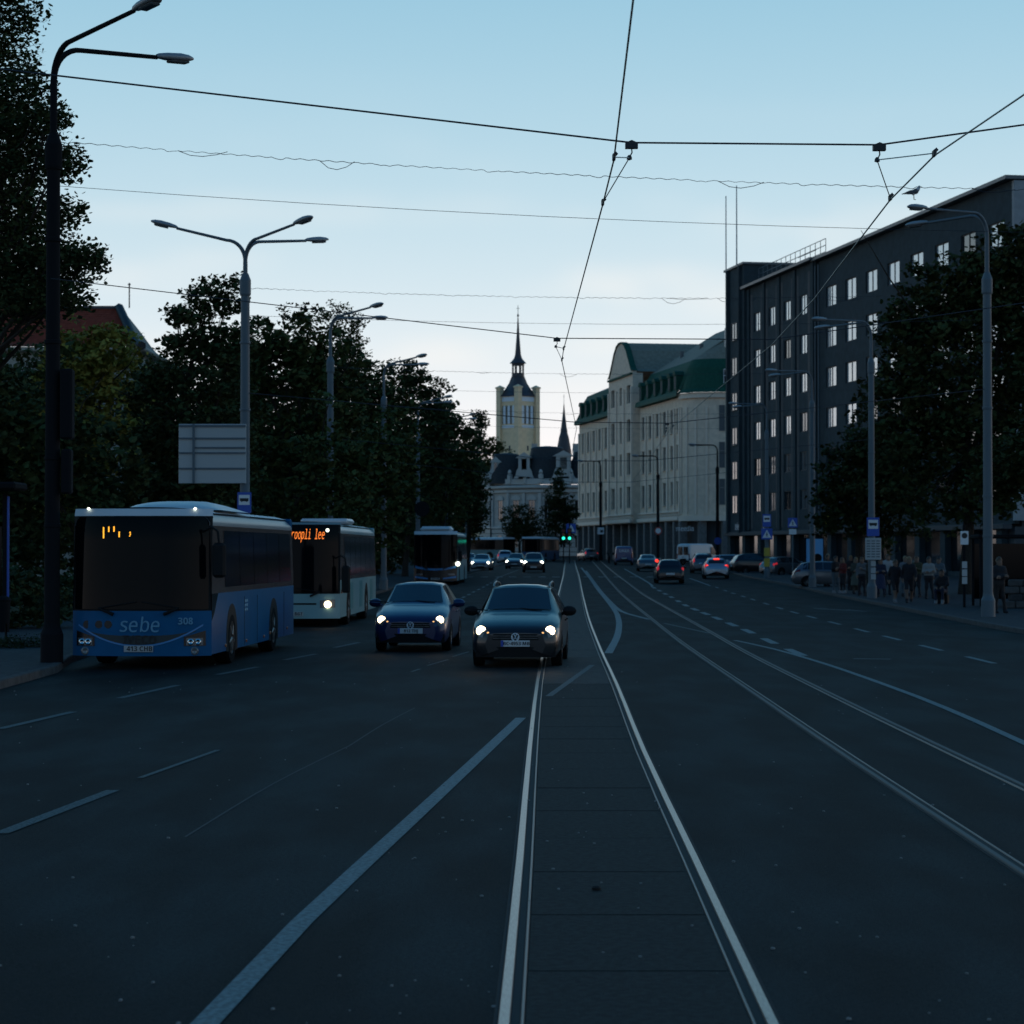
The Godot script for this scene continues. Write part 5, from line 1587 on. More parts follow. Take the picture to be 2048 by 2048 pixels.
func bus(label: String, o: Dictionary, at: Vector3, turn: float) -> Node3D:
	var t := thing("bus", label, "bus", at, turn)
	var hw: float = o.w / 2
	var ln: float = o.l
	var h: float = o.h
	var sk := 0.26
	var waist: float = o.waist
	var wt := h - 0.32
	# side skins, in three bands: lower panels, window band, cove and roof
	for s in [-1.0, 1.0]:
		for band in [["lower_panels", o.low, sk, waist], ["window_band", o.mid, waist, wt], ["cove_panel", o.top, wt, h - 0.1]]:
			var g := []
			for i in 5:
				var row := []
				for z in [-0.30, -0.36, -ln + 0.12, -ln + 0.02]:
					var y := lerpf(band[2], band[3], i / 4.0)
					var inn := 0.0
					if y > waist: inn = 0.05 * (y - waist) / (h - waist)
					if y > h - 0.3: inn += 0.16 * pow((y - h + 0.3) / 0.2, 2.0)
					row.append(Vector3(s * (hw - inn - (0.05 if z < -ln + 0.1 else 0.0)), y, z))
				g.append(row)
			var mb := MB.new()
			mb.grid(g, Vector3(0, 1.5, -ln / 2))
			put(mb, band[0], band[1], t)
		# panes
		var n: int = o.panes
		var z0: float = -o.get("pane0", 1.7)
		var pl := (ln + z0 - 0.5) / n
		for i in n:
			var mb := MB.new()
			var a := z0 - i * pl - 0.03
			var b := z0 - (i + 1) * pl + 0.03
			var g := []
			for y in [waist + 0.1, (waist + wt) / 2, wt - 0.08]:
				var x: float = s * (hw - 0.05 * (y - waist) / (h - waist) + 0.006)
				g.append([Vector3(x, y, a), Vector3(x, y, (a + b) / 2), Vector3(x, y, b)])
			mb.grid(g, Vector3(0, 1.5, (a + b) / 2))
			put(mb, "side_pane", mats.bus_side_glass, t)
		# wheels in their arches
		for z in o.axles:
			var mb := MB.new()
			var arch := PackedVector2Array()
			for k in 15: arch.append(Vector2(cos(PI * k / 14) * 0.62, maxf(sk - 0.5, sin(PI * k / 14) * 0.62)))
			arch.append(Vector2(-0.62, sk - 0.52))
			arch.append(Vector2(0.62, sk - 0.52))
			mb.prism(arch, 0.5, Vector3(s * (hw + 0.004), 0.5, z), Basis(Vector3.UP, PI / 2 * s))
			put(mb, "wheel_arch", mats.black_plastic, t)
			wheel(t, Vector3(s * (hw + 0.012), 0.48, z), 0.48, 0.3, s)
	var mb := MB.new()
	var rg := []
	for i in 9:
		var x := lerpf(-hw + 0.17, hw - 0.17, i / 8.0)
		var row := []
		for z in [-0.42, -1.0, -ln + 0.3, -ln + 0.05]: row.append(Vector3(x, h - 0.1 + 0.11 * sqrt(maxf(0, 1 - pow(absf(x) / (hw - 0.16), 3.0))), z))
		rg.append(row)
	mb.grid(rg, Vector3(0, 1, -ln / 2))
	put(mb, "roof", o.roof, t)
	mb = MB.new()
	mb.box(Vector3(0, (sk + h) / 2, -ln + 0.06), Vector3(o.w - 0.1, h - sk - 0.12, 0.1), 0.04)
	put(mb, "rear_panel", o.low, t)
	mb = MB.new()
	mb.box(Vector3(0, sk + 0.06, -ln / 2), Vector3(o.w - 0.12, 0.1, ln - 0.9))
	put(mb, "floor_pan", mats.black_plastic, t)
	# front skins
	var w0: float = o.ws0
	var w1: float = o.ws1
	front_patch(t, "front_panel", o.front, o, -hw, hw, sk - 0.02, w0, 0.0)
	front_patch(t, "brow_panel", o.roof, o, -hw, hw, w1, h - 0.02, 0.0)
	front_patch(t, "front_frame", mats.black_plastic, o, -hw, hw, w0, w1, -0.01)
	front_patch(t, "windscreen", mats.bus_glass, o, -hw + 0.05, hw - 0.05, w0 + 0.03, w1 - 0.02, 0.004)
	mb = MB.new()
	for s in [-1, 1]:
		mb.tube([bus_front(hw, s * 0.45, w0 - 0.06, o) + Vector3(0, 0, 0.05), bus_front(hw, s * 0.72, w0 + 0.05, o) + Vector3(0, 0, 0.06)], [0.035, 0.02], 6)
		mb.tube([bus_front(hw, s * 0.72, w0 + 0.05, o) + Vector3(0, 0, 0.05), bus_front(hw, s * 0.05, w0 + 0.16, o) + Vector3(0, 0, 0.03)], [0.012], 5)
	put(mb, "wiper", mats.black_plastic, t)
	# number plate
	if o.has("plate"):
		mb = MB.new()
		mb.box(Vector3(0, sk + 0.11, 0.02), Vector3(0.52, 0.115, 0.02), 0.004)
		var pl2 := put(mb, "number_plate", mats.sign_back, t)
		words(o.plate, 0.085, mats.ink, pl2, Vector3(0.02, sk + 0.112, 0.033), "plate_lettering", Basis(), true)
	return t

func mirror_arm(t: Node3D, side: float, hw: float, y: float, drop: float) -> void:
	var mb := MB.new()
	mb.tube([Vector3(side * (hw - 0.1), y, -0.25), Vector3(side * (hw + 0.1), y + 0.08, 0.0), Vector3(side * (hw + 0.22), y, 0.05), Vector3(side * (hw + 0.24), y - 0.2, 0.05)], [0.025], 6)
	mb.box(Vector3(side * (hw + 0.24), y - 0.2 - drop / 2, 0.04), Vector3(0.24, drop, 0.12), 0.05)
	put(mb, "mirror", mats.black_plastic, t)

func buses() -> void:
	var blue := grainy("bus_blue", L2(0.004, 0.092, 0.215), 0.36, 0.05, 6.0, 91)
	var white := mat("bus_white", Color(0.55, 0.58, 0.60), 0.35)
	var teal := mat("bus_teal_white", Color(0.17, 0.31, 0.33), 0.35)
	var teal2 := mat("bus_teal", Color(0.06, 0.22, 0.24), 0.35)
	var blk := mat("bus_black", Color(0.006, 0.007, 0.009), 0.25)
	# ---- the blue bus in front
	var o := {"w": 2.5, "l": 10.8, "h": 2.88, "lean": 0.35, "low": blue, "mid": blk, "top": mat("bus_blue_grey", Color(0.10, 0.14, 0.17), 0.35), "roof": white, "front": blue, "waist": 1.34, "ws0": 1.04, "ws1": 2.73, "panes": 5, "axles": [-2.45, -7.7], "plate": "413 CHB"}
	var t := bus("blue and white city bus numbered 308, its display broken, nearest on the left", o, P(-6.62, 0, 41.0), -0.046)
	var hw := 1.25
	words("sebe", 0.25, mat("bus_lettering", Color(0.10, 0.28, 0.42), 0.5), t, Vector3(0.02, 0.79, 0.012), "lettering", Basis(Vector3(1, 0, 0), Vector3(0.12, 1, 0), Vector3(0, 0, 1)), false)
	words("308", 0.12, mats.bus_lettering, t, Vector3(0.83, 0.86, -0.03), "fleet_number", Basis(Vector3.UP, 0.2), true)
	# the dark smile-shaped band with the maker's letters
	front_patch(t, "grille_band", mat("grille_band", Color(0.022, 0.03, 0.032), 0.6), o, -1.0, 1.0, 0, 0, 0.006, func(x): return Vector2(0.44 + 0.24 * pow(absf(x) / 1.0, 2.0), 0.60 + 0.10 * pow(absf(x), 3.0)))
	front_patch(t, "band_trim", mat("bus_bright_blue", Color(0.03, 0.20, 0.45), 0.3), o, -1.12, 1.12, 0, 0, 0.012, func(x): return Vector2(0.40 + 0.30 * pow(absf(x), 2.0), 0.43 + 0.30 * pow(absf(x), 2.0)))
	words("IVECO", 0.15, mats.ink, t, Vector3(0.02, 0.53, 0.02), "maker_lettering", Basis(), true)
	for s in [-1.0, 1.0]:
		var hl := front_patch(t, "headlight", blk, o, s * 0.80, s * 1.16, 0, 0, 0.012, func(x): return Vector2(0.42, 0.58 + 0.30 * (absf(x) - 0.8)))
		front_patch(hl, "lens", mats.lens_clear, o, s * 0.84, s * 1.12, 0.43, 0.56, 0.02)
		var mb := MB.new()
		for k in 2: mb.lathe([Vector2(0.055, 0), Vector2(0.06, 0.02), Vector2(0.04, 0.03), Vector2(0, 0.01)], bus_front(hw, s * (0.92 + k * 0.12), 0.49, o) + Vector3(0, 0, 0.02), 12, Basis(Vector3.RIGHT, PI / 2))
		put(mb, "reflector", mats.chrome, hl)
		mb = MB.new()
		mb.lathe([Vector2(0.075, 0), Vector2(0.075, 0.02), Vector2(0.05, 0.03), Vector2(0, 0.02)], bus_front(hw, s * 0.98, 0.33, o) + Vector3(0, 0, 0.0), 14, Basis(Vector3.RIGHT, PI / 2))
		put(mb, "fog_lamp", mats.lens_clear, t)
		mb = MB.new()
		mb.box(Vector3(s * 0.96, 2.86, -0.24), Vector3(0.06, 0.045, 0.05), 0.02)
		put(mb, "marker_light", mats.marker_white, t)
	for x in [-0.95, -0.72, -0.55]:
		var mb := MB.new()
		mb.prism(disc(0.07, 16), 0.01, bus_front(hw, x, 0.80, o) + Vector3(0, 0, 0.008))
		put(mb, "round_sticker", blk, t)
	# the display, most of its columns dead
	for q in [[-0.65, 2.43, 0.022, 0.20], [-0.555, 2.49, 0.022, 0.095], [-0.46, 2.495, 0.022, 0.095], [-0.365, 2.40, 0.022, 0.10], [-0.17, 2.435, 0.02, 0.025], [-0.165, 2.40, 0.018, 0.03], [-0.175, 2.37, 0.018, 0.02]]:
		var mb := MB.new()
		mb.box(bus_front(hw, q[0], q[1], o) + Vector3(0, 0, 0.012), Vector3(q[2], q[3], 0.01))
		put(mb, "display_column", mats.led_amber, t)
	# roof unit, cab quarter window, mirror, side lamps, crest
	var mb := MB.new()
	var rg := []
	for p in [[0.0, 0.0], [0.1, 0.09], [0.35, 0.17], [0.9, 0.2], [1.6, 0.17], [2.5, 0.02]]:
		var row := []
		for k in 9:
			var x := -0.95 + 1.9 * k / 8.0
			row.append(Vector3(x + 0.12, 2.87 + p[1] * 0.95 * (1 - pow(absf(x) / 0.95, 4.0)), -2.2 - p[0] * 1.3))
		rg.append(row)
	mb.grid(rg, Vector3(0, 2, -2))
	put(mb, "roof_unit", white, t)
	mb = MB.new()
	mb.prism(PackedVector2Array([Vector2(0.30, 1.34), Vector2(0.30, 0.86), Vector2(0.55, 0.98), Vector2(0.95, 1.34)]), 0.02, Vector3(hw + 0.004, 0, 0), Basis(Vector3.UP, PI / 2))
	put(mb, "cab_quarter_window", mats.bus_side_glass, t)
	mirror_arm(t, 1.0, hw - 0.05, 2.45, 0.62)
	for q in [[0.98, 0.36], [3.35, 0.36], [5.6, 0.36], [6.4, 0.40], [8.9, 0.42]]:
		mb = MB.new()
		mb.box(Vector3(hw + 0.008, q[1], -q[0] - 0.75), Vector3(0.02, 0.06, 0.1), 0.01)
		put(mb, "side_reflector", mats.lens_amber, t)
	mb = MB.new()
	for i in 3: for j in 2: mb.box(Vector3(hw + 0.004, 1.14 - i * 0.085, -4.0 - j * 0.2), Vector3(0.008, 0.05, 0.16))
	put(mb, "crest_lettering", mats.bus_lettering, t)
	for z in [-3.9, -5.5, -9.2]:
		mb = MB.new()
		mb.box(Vector3(hw + 0.002, 0.75, z), Vector3(0.006, 0.95, 0.02))
		put(mb, "panel_joint", mats.groove, t)
	# ---- the pale bus behind it with the orange display
	o = {"w": 2.5, "l": 12.0, "h": 2.92, "lean": 0.2, "low": teal, "mid": blk, "top": mat("bus_teal_grey", Color(0.16, 0.24, 0.26), 0.35), "roof": mats.bus_teal_grey, "front": teal, "waist": 1.30, "ws0": 0.92, "ws1": 2.84, "panes": 6, "axles": [-2.7, -8.4], "plate": "284 BGT"}
	t = bus("pale teal city bus with orange lettered display, behind the blue bus", o, P(-6.02, 0, 63.8), -0.026)
	words("droopli lee", 0.26, mats.led_orange, t, Vector3(0.34, 2.56, 0.0), "destination_display", Basis(Vector3(0.43, 0, 0), Vector3(0.12, 1, 0), Vector3(0, 0, 1)), true, "Droid Sans Mono")
	for s in [-1.0, 1.0]:
		var hl := front_patch(t, "headlight", mats.lens_clear, o, s * 0.72, s * 1.12, 0, 0, 0.01, func(x): return Vector2(0.54, 0.70 + 0.06 * absf(x)))
		mb = MB.new()
		mb.prism(disc(0.095, 18), 0.02, bus_front(hw, s * 0.93, 0.63, o) + Vector3(0, 0, 0.05))
		put(mb, "lit_lamp", mats.headlight_warm, hl)
	front_patch(t, "intake", mats.black_plastic, o, -0.62, 0.62, 0.62, 0.67, 0.006)
	mb = MB.new()
	mb.box(Vector3(0.92, 2.68, -0.06), Vector3(0.09, 0.09, 0.05), 0.03)
	put(mb, "marker_light", mats.marker_white, t)
	for z in [-3.6, -6.6, -10.2]:
		mb = MB.new()
		mb.box(Vector3(hw + 0.003, 0.82, z), Vector3(0.008, 0.8, 0.9), 0.002)
		put(mb, "teal_panel", teal2, t)
	mb = MB.new()
	mb.box(Vector3(hw + 0.01, 0.98, -0.55), Vector3(0.06, 0.10, 0.05))
	put(mb, "side_lamp", mats.lens_amber, t)
	mirror_arm(t, 1.0, hw - 0.05, 1.9, 0.75)
	mb = MB.new()
	mb.box(Vector3(0.4, 2.98, -5.0), Vector3(1.4, 0.16, 2.0), 0.06)
	put(mb, "roof_unit", white, t)
	# ---- the coach farther back
	o = {"w": 2.55, "l": 12.0, "h": 3.2, "lean": 0.25, "low": teal, "mid": blk, "top": teal, "roof": white, "front": blk, "waist": 1.5, "ws0": 1.0, "ws1": 2.98, "panes": 6, "axles": [-2.7, -8.6], "plate": "507 FKD"}
	t = bus("dark-fronted coach with a curved blue stripe under its windscreen", o, P(-4.52, gy(136), 136.2), -0.03)
	hw = 1.275
	front_patch(t, "blue_stripe", mats.bus_bright_blue, o, -1.2, 1.2, 0, 0, 0.01, func(x): return Vector2(0.86 + 0.10 * pow(absf(x), 2.0), 0.97 + 0.12 * pow(absf(x), 2.0)))
	for s in [-1.0, 1.0]:
		front_patch(t, "bumper_stripe", mats.bus_bright_blue, o, s * 0.45, s * 1.22, 0, 0, 0.01, func(x): return Vector2(0.34 + 0.10 * (absf(x) - 0.45), 0.42 + 0.16 * (absf(x) - 0.45)))
		front_patch(t, "headlight", mats.lens_clear, o, s * 0.75, s * 1.15, 0.58, 0.68, 0.01)
	mb = MB.new()
	mb.prism(disc(0.14, 16), 0.04, Vector3(1.33, 1.25, 0.03))
	put(mb, "lit_mirror_lamp", mats.marker_white, t)
	mirror_arm(t, 1.0, hw - 0.05, 2.2, 0.6)
	mb = MB.new()
	mb.box(Vector3(0, 3.3, -1.6), Vector3(1.9, 0.34, 2.4), 0.16)
	put(mb, "roof_unit", white, t)
	# ---- two buses turning at the far crossing
	o = {"w": 2.5, "l": 11.0, "h": 3.0, "lean": 0.2, "low": teal2, "mid": blk, "top": white, "roof": white, "front": teal2, "waist": 1.35, "ws0": 1.0, "ws1": 2.75, "panes": 5, "axles": [-2.6, -8.0]}
	t = bus("teal bus seen side-on at the far crossing, left of the blue one", o, P(-0.1, gy(300), 300), 0.92)
	words("32", 0.38, mats.marker_white, t, Vector3(hw + 0.02, 2.5, -1.2), "side_number", Basis(Vector3.UP, PI / 2), true)
	o = {"w": 2.5, "l": 11.0, "h": 3.05, "lean": 0.2, "low": blue, "mid": blk, "top": white, "roof": white, "front": blue, "waist": 1.35, "ws0": 1.2, "ws1": 2.8, "panes": 5, "axles": [-2.6, -8.0]}
	t = bus("blue bus turning at the far crossing beside the green signals", o, P(2.35, gy(280), 280), -0.22)

# ---------------------------------------------------------------- cars (front at z = 0 facing +z)
# stations: distance back, half width, bottom, belt height, belt half width, edge height, edge half width, centre height
func car_shape(kind: String) -> Array:
	var hood := [[0.00, 0.58, 0.26, 0.60, 0.52, 0.62, 0.42, 0.63], [0.04, 0.74, 0.22, 0.65, 0.66, 0.68, 0.52, 0.69], [0.14, 0.82, 0.20, 0.70, 0.77, 0.75, 0.62, 0.765], [0.42, 0.865, 0.20, 0.79, 0.825, 0.845, 0.66, 0.865], [0.9, 0.875, 0.20, 0.875, 0.835, 0.93, 0.68, 0.955], [1.2, 0.875, 0.2, 0.91, 0.84, 0.975, 0.69, 0.995]]
	match kind:
		"hatch": return hood + [[1.93, 0.875, 0.2, 0.93, 0.835, 1.375, 0.545, 1.41], [2.6, 0.875, 0.2, 0.94, 0.835, 1.395, 0.555, 1.435], [3.35, 0.87, 0.2, 0.95, 0.83, 1.36, 0.55, 1.40], [3.72, 0.86, 0.22, 0.955, 0.815, 1.28, 0.54, 1.31], [4.02, 0.83, 0.24, 0.93, 0.775, 0.985, 0.63, 0.995], [4.14, 0.79, 0.26, 0.8, 0.72, 0.84, 0.6, 0.85], [4.2, 0.7, 0.3, 0.6, 0.62, 0.64, 0.5, 0.65]]
		"wagon": return hood + [[1.95, 0.88, 0.2, 0.94, 0.84, 1.41, 0.565, 1.45], [2.6, 0.88, 0.2, 0.95, 0.84, 1.43, 0.57, 1.475], [3.7, 0.875, 0.2, 0.96, 0.83, 1.405, 0.565, 1.45], [4.2, 0.865, 0.22, 0.965, 0.815, 1.35, 0.555, 1.385], [4.42, 0.84, 0.24, 0.95, 0.785, 1.01, 0.65, 1.02], [4.5, 0.80, 0.26, 0.82, 0.73, 0.86, 0.62, 0.87], [4.55, 0.7, 0.3, 0.6, 0.62, 0.64, 0.5, 0.65]]
		"sedan": return hood + [[1.95, 0.875, 0.2, 0.93, 0.83, 1.36, 0.54, 1.40], [2.6, 0.875, 0.2, 0.94, 0.83, 1.39, 0.55, 1.43], [3.2, 0.875, 0.2, 0.95, 0.825, 1.34, 0.53, 1.38], [3.8, 0.87, 0.22, 0.955, 0.81, 1.04, 0.6, 1.06], [4.3, 0.85, 0.24, 0.94, 0.79, 0.99, 0.64, 1.0], [4.45, 0.8, 0.26, 0.8, 0.73, 0.84, 0.6, 0.85], [4.5, 0.7, 0.3, 0.6, 0.62, 0.64, 0.5, 0.65]]
	# a tall crossover
	return [[0.00, 0.60, 0.30, 0.74, 0.55, 0.76, 0.44, 0.77], [0.04, 0.76, 0.27, 0.80, 0.69, 0.83, 0.54, 0.84], [0.14, 0.85, 0.25, 0.86, 0.80, 0.91, 0.64, 0.92], [0.42, 0.90, 0.25, 0.93, 0.85, 0.98, 0.68, 1.0], [0.9, 0.905, 0.25, 1.0, 0.86, 1.05, 0.69, 1.07], [1.15, 0.905, 0.25, 1.03, 0.86, 1.09, 0.70, 1.11], [1.85, 0.905, 0.25, 1.05, 0.855, 1.55, 0.58, 1.59], [2.6, 0.905, 0.25, 1.06, 0.855, 1.58, 0.59, 1.62], [3.5, 0.90, 0.25, 1.08, 0.85, 1.53, 0.58, 1.57], [3.9, 0.89, 0.27, 1.09, 0.83, 1.43, 0.57, 1.46], [4.15, 0.86, 0.29, 1.05, 0.80, 1.10, 0.66, 1.11], [4.28, 0.82, 0.32, 0.9, 0.75, 0.94, 0.63, 0.95], [4.33, 0.72, 0.36, 0.66, 0.64, 0.7, 0.52, 0.71]]

func at_grid(g: Array, i: float, j: float) -> Vector3:
	var a := clampi(int(i), 0, g.size() - 2)
	var b := clampi(int(j), 0, g[0].size() - 2)
	var u := i - a
	var v := j - b
	return g[a][b].lerp(g[a][b + 1], v).lerp(g[a + 1][b].lerp(g[a + 1][b + 1], v), u)

func grid_patch(g: Array, i0: float, i1: float, j0: float, j1: float, lift: float, skew := Vector2.ZERO, n := 6) -> MB:
	# a piece of the body's surface, lifted off it; skew shortens its j1 edge at either end
	var q := []
	for a in n + 1:
		var row := []
		for b in n + 1:
			var f := float(b) / n
			var i := lerpf(i0 + skew.x * f, i1 - skew.y * f, float(a) / n)
			var j := lerpf(j0, j1, f)
			var p := at_grid(g, i, j)
			var o := (at_grid(g, i + 0.05, j) - at_grid(g, i - 0.05, j)).cross(at_grid(g, i, j + 0.05) - at_grid(g, i, j - 0.05)).normalized()
			if o.dot(p - Vector3(0, 0.6, g[g.size() / 2][0].z)) < 0: o = -o
			row.append(p + o * lift)
		q.append(row)
	var mb := MB.new()
	mb.grid(q, Vector3(0, 0.6, g[g.size() / 2][0].z))
	return mb

func car(label: String, category: String, kind: String, paint: Material, at: Vector3, turn: float, o := {}) -> Node3D:
	var t := thing("car", label, category, at, turn, o.get("group", ""))
	var st := car_shape(kind)
	var sx: float = o.get("wide", 1.0)
	var g := []
	for s in st:
		var half := [Vector3(s[1] * 0.9, s[2], -s[0]), Vector3(s[1] * 0.985, s[2] + 0.12, -s[0]), Vector3(s[1], lerpf(s[2], s[3], 0.55), -s[0]), Vector3(lerpf(s[1], s[4], 0.4), s[3] - 0.09, -s[0]), Vector3(s[4], s[3], -s[0]), Vector3(s[6], s[5], -s[0]), Vector3(s[6] * 0.55, lerpf(s[5], s[7], 0.78), -s[0])]
		var row := []
		for p in half: row.append(Vector3(p.x * sx, p.y, p.z))
		row.append(Vector3(0, s[7], -s[0]))
		for k in range(6, -1, -1): row.append(Vector3(-half[k].x * sx, half[k].y, half[k].z))
		g.append(row)
	var mb := MB.new()
	mb.grid(g, Vector3(0, 0.6, -2.0))
	var e := g.size() - 1
	for i in 14:
		mb.poly([g[0][i], g[0][i + 1], Vector3(0, 0.45, 0.012)], Vector3.BACK)
		mb.poly([g[e][i], g[e][i + 1], Vector3(0, 0.5, -st[e][0] - 0.01)], Vector3.FORWARD)
	put(mb, "body", paint, t)
	mb = MB.new()
	mb.box(Vector3(0, 0.27, -st[e][0] / 2), Vector3(1.5 * sx, 0.16, st[e][0] - 0.3))
	put(mb, "underbody", mats.black_plastic, t)
	# glass: windscreen, side windows, rear window
	put(grid_patch(g, 5.08, 5.93, 5.12, 8.88, 0.008), "windscreen", mats.car_glass, t)
	var rear := 8 if kind == "sedan" else 9
	put(grid_patch(g, rear + 0.06, rear + 0.86, 5.15, 8.85, 0.008), "rear_window", mats.car_glass, t)
	for s in 2:
		var j0 := 4.08 if s == 0 else 9.92
		var j1 := 4.93 if s == 0 else 9.07
		put(grid_patch(g, 5.42, 6.92, j0, j1, 0.008, Vector2(0.52, 0.0)), "side_window", mats.car_glass, t)
		put(grid_patch(g, 6.98, 8.0 if kind == "sedan" else 8.1, j0, j1, 0.008, Vector2(0.0, 0.12)), "side_window", mats.car_glass, t)
		if kind != "sedan": put(grid_patch(g, 8.16, 8.85, j0, j1, 0.008, Vector2(0.0, 0.2)), "side_window", mats.car_glass, t)
		var sd := 1.0 if s == 0 else -1.0
		# wheels
		for z in [-0.86, -0.86 - o.get("base", 2.56)]:
			var w: float = (st[3][1] + 0.006) * sx
			mb = MB.new()
			var arch := PackedVector2Array()
			for k in 13: arch.append(Vector2(cos(PI * k / 12) * 0.36, sin(PI * k / 12) * 0.36 - 0.02))
			mb.prism(arch, 0.3, Vector3(sd * w, 0.32, z), Basis(Vector3.UP, PI / 2 * sd))
			put(mb, "wheel_arch", mats.black_plastic, t)
			wheel(t, Vector3(sd * (w + 0.008), 0.315, z), 0.315, 0.2, sd)
		# door mirror
		mb = MB.new()
		var my: float = st[5][3] + 0.08
		mb.tube([Vector3(sd * 0.83 * sx, my - 0.06, -1.55), Vector3(sd * 0.93 * sx, my - 0.02, -1.53)], [0.03], 6)
		var mg := []
		for p in [[-0.02, 0.02], [0.0, 0.07], [0.06, 0.095], [0.14, 0.09], [0.2, 0.065], [0.23, 0.02]]:
			var row := []
			for k in 9:
				var a := TAU * k / 8.0
				row.append(Vector3(sd * (0.88 * sx + p[0]), my + sin(a) * p[1], -1.53 + cos(a) * p[1] * 0.7))
			mg.append(row)
		mb.grid(mg, Vector3(sd * (0.98 * sx), my, -1.53))
		put(mb, "door_mirror", o.get("mirror", paint), t)
		mb = MB.new()
		for z in [-2.35, -3.1]: mb.box(Vector3(sd * (st[7][1] + 0.004) * sx, 0.80, z), Vector3(0.03, 0.03, 0.2), 0.01)
		put(mb, "door_handle", o.get("mirror", paint), t)
		# lamps
		var hl := put(grid_patch(g, 0.55, 2.75, 3.05 if s == 0 else 10.95, 4.75 if s == 0 else 9.25, 0.006, Vector2(0.1, 0.7)), "headlight", mats.lens_clear, t)
		if o.get("lit", "") != "":
			mb = MB.new()
			var hy: float = lerpf(st[1][3], st[2][3], 0.4) - 0.005
			var hx: float = 0.67 * sx
			mb.lathe([Vector2(o.get("lamp_r", 0.09), 0), Vector2(o.get("lamp_r", 0.09) * 0.8, 0.03), Vector2(0, 0.045)], Vector3(sd * hx, hy, -0.075), 18, Basis(Vector3.RIGHT, PI / 2))
			put(mb, "lit_lamp", mats[o.lit], hl)
			if o.get("beam", false):
				var sp := SpotLight3D.new()
				sp.name = "headlight_beam"
				sp.light_color = Color(1.0, 0.84, 0.62)
				sp.light_energy = 0.09
				sp.spot_range = 40
				sp.spot_angle = 28
				sp.spot_attenuation = 2.0
				sp.light_size = 0.08
				sp.shadow_enabled = true
				sp.position = Vector3(sd * hx, hy, 0.03)
				sp.rotation = Vector3(deg_to_rad(-4.0), PI, 0)
				t.add_child(sp, true)
				mb = MB.new()
				mb.lathe([Vector2(0.03, 0), Vector2(0.025, 0.015), Vector2(0, 0.02)], Vector3(sd * (hx - 0.13), hy - 0.045, -0.03), 10, Basis(Vector3.RIGHT, PI / 2))
				put(mb, "side_lamp", mats.sidelight_amber, hl)
		var tl := put(grid_patch(g, e - 2.75 if kind != "sedan" else e - 2.0, e - 1.1, 3.0 if s == 0 else 11.0, 4.6 if s == 0 else 9.4, 0.007), "tail_light", mats[o.get("tail", "lens_red")], t)
		if o.get("brake", false):
			mb = MB.new()
			mb.lathe([Vector2(0.11, 0), Vector2(0.08, 0.03), Vector2(0, 0.04)], Vector3(sd * 0.63 * sx, st[e - 2][3] - 0.08, -st[e - 2][0] - 0.05), 14, Basis(Vector3.RIGHT, -PI / 2))
			put(mb, "lit_lamp", mats.taillight_on, tl)
		if o.get("rails", false):
			mb = MB.new()
			mb.tube([Vector3(sd * 0.56 * sx, st[6][5] + 0.01, -2.05), Vector3(sd * 0.57 * sx, st[6][5] + 0.075, -2.2), Vector3(sd * 0.58 * sx, st[7][5] + 0.085, -3.0), Vector3(sd * 0.57 * sx, st[8][5] + 0.075, -3.75), Vector3(sd * 0.56 * sx, st[8][5] + 0.0, -3.95)], [0.02], 6)
			put(mb, "roof_rail", mats.alloy, t)
	# front: grille, bumper intake with painted shade, badge and plate
	var gy0: float = st[0][3]
	mb = MB.new()
	for k in 8:
		var x0 := -0.5 + k * 0.125
		var x1 := x0 + 0.125
		var f := func(x: float) -> float: return 0.024 - 0.12 * x * x
		mb.poly([Vector3(x0, gy0 - 0.10, f.call(x0)), Vector3(x1, gy0 - 0.10, f.call(x1)), Vector3(x1, gy0 + 0.012, f.call(x1) - 0.004), Vector3(x0, gy0 + 0.012, f.call(x0) - 0.004)], Vector3.BACK)
	put(mb, "grille", mats.black_plastic, t)
	mb = MB.new()
	for k in 2: mb.box(Vector3(0, gy0 - 0.065 + k * 0.04, 0.022), Vector3(0.8, 0.008, 0.006))
	put(mb, "grille_bar", mats.alloy, t)
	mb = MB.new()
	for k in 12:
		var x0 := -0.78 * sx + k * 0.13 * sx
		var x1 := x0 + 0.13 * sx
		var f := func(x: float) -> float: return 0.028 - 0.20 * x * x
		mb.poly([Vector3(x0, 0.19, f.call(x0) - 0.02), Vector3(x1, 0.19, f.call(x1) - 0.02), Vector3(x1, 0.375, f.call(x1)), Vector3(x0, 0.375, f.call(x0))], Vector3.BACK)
	put(mb, "lower_intake_shade", mats.black_plastic, t)  # drawn larger than the intake; the extra black paints the bumper's shade
	if o.has("badge"):
		# ring with the stacked letters V and W, as on the car
		mb = MB.new()
		var c := Vector3(0.0, gy0 - 0.044, 0.034)
		var ring := []
		for k in 25: ring.append(c + Vector3(cos(TAU * k / 24), sin(TAU * k / 24), 0) * 0.068)
		mb.tube(ring, [0.007], 5, false)
		for sgn in [-1, 1]:
			mb.tube([c + Vector3(sgn * 0.028, 0.056, 0), c + Vector3(0, 0.006, 0)], [0.0065], 4)
			mb.tube([c + Vector3(sgn * 0.058, 0.018, 0), c + Vector3(sgn * 0.03, -0.052, 0), c + Vector3(0, -0.004, 0)], [0.0065], 4)
		put(mb, "badge", mats.badge_silver, t)
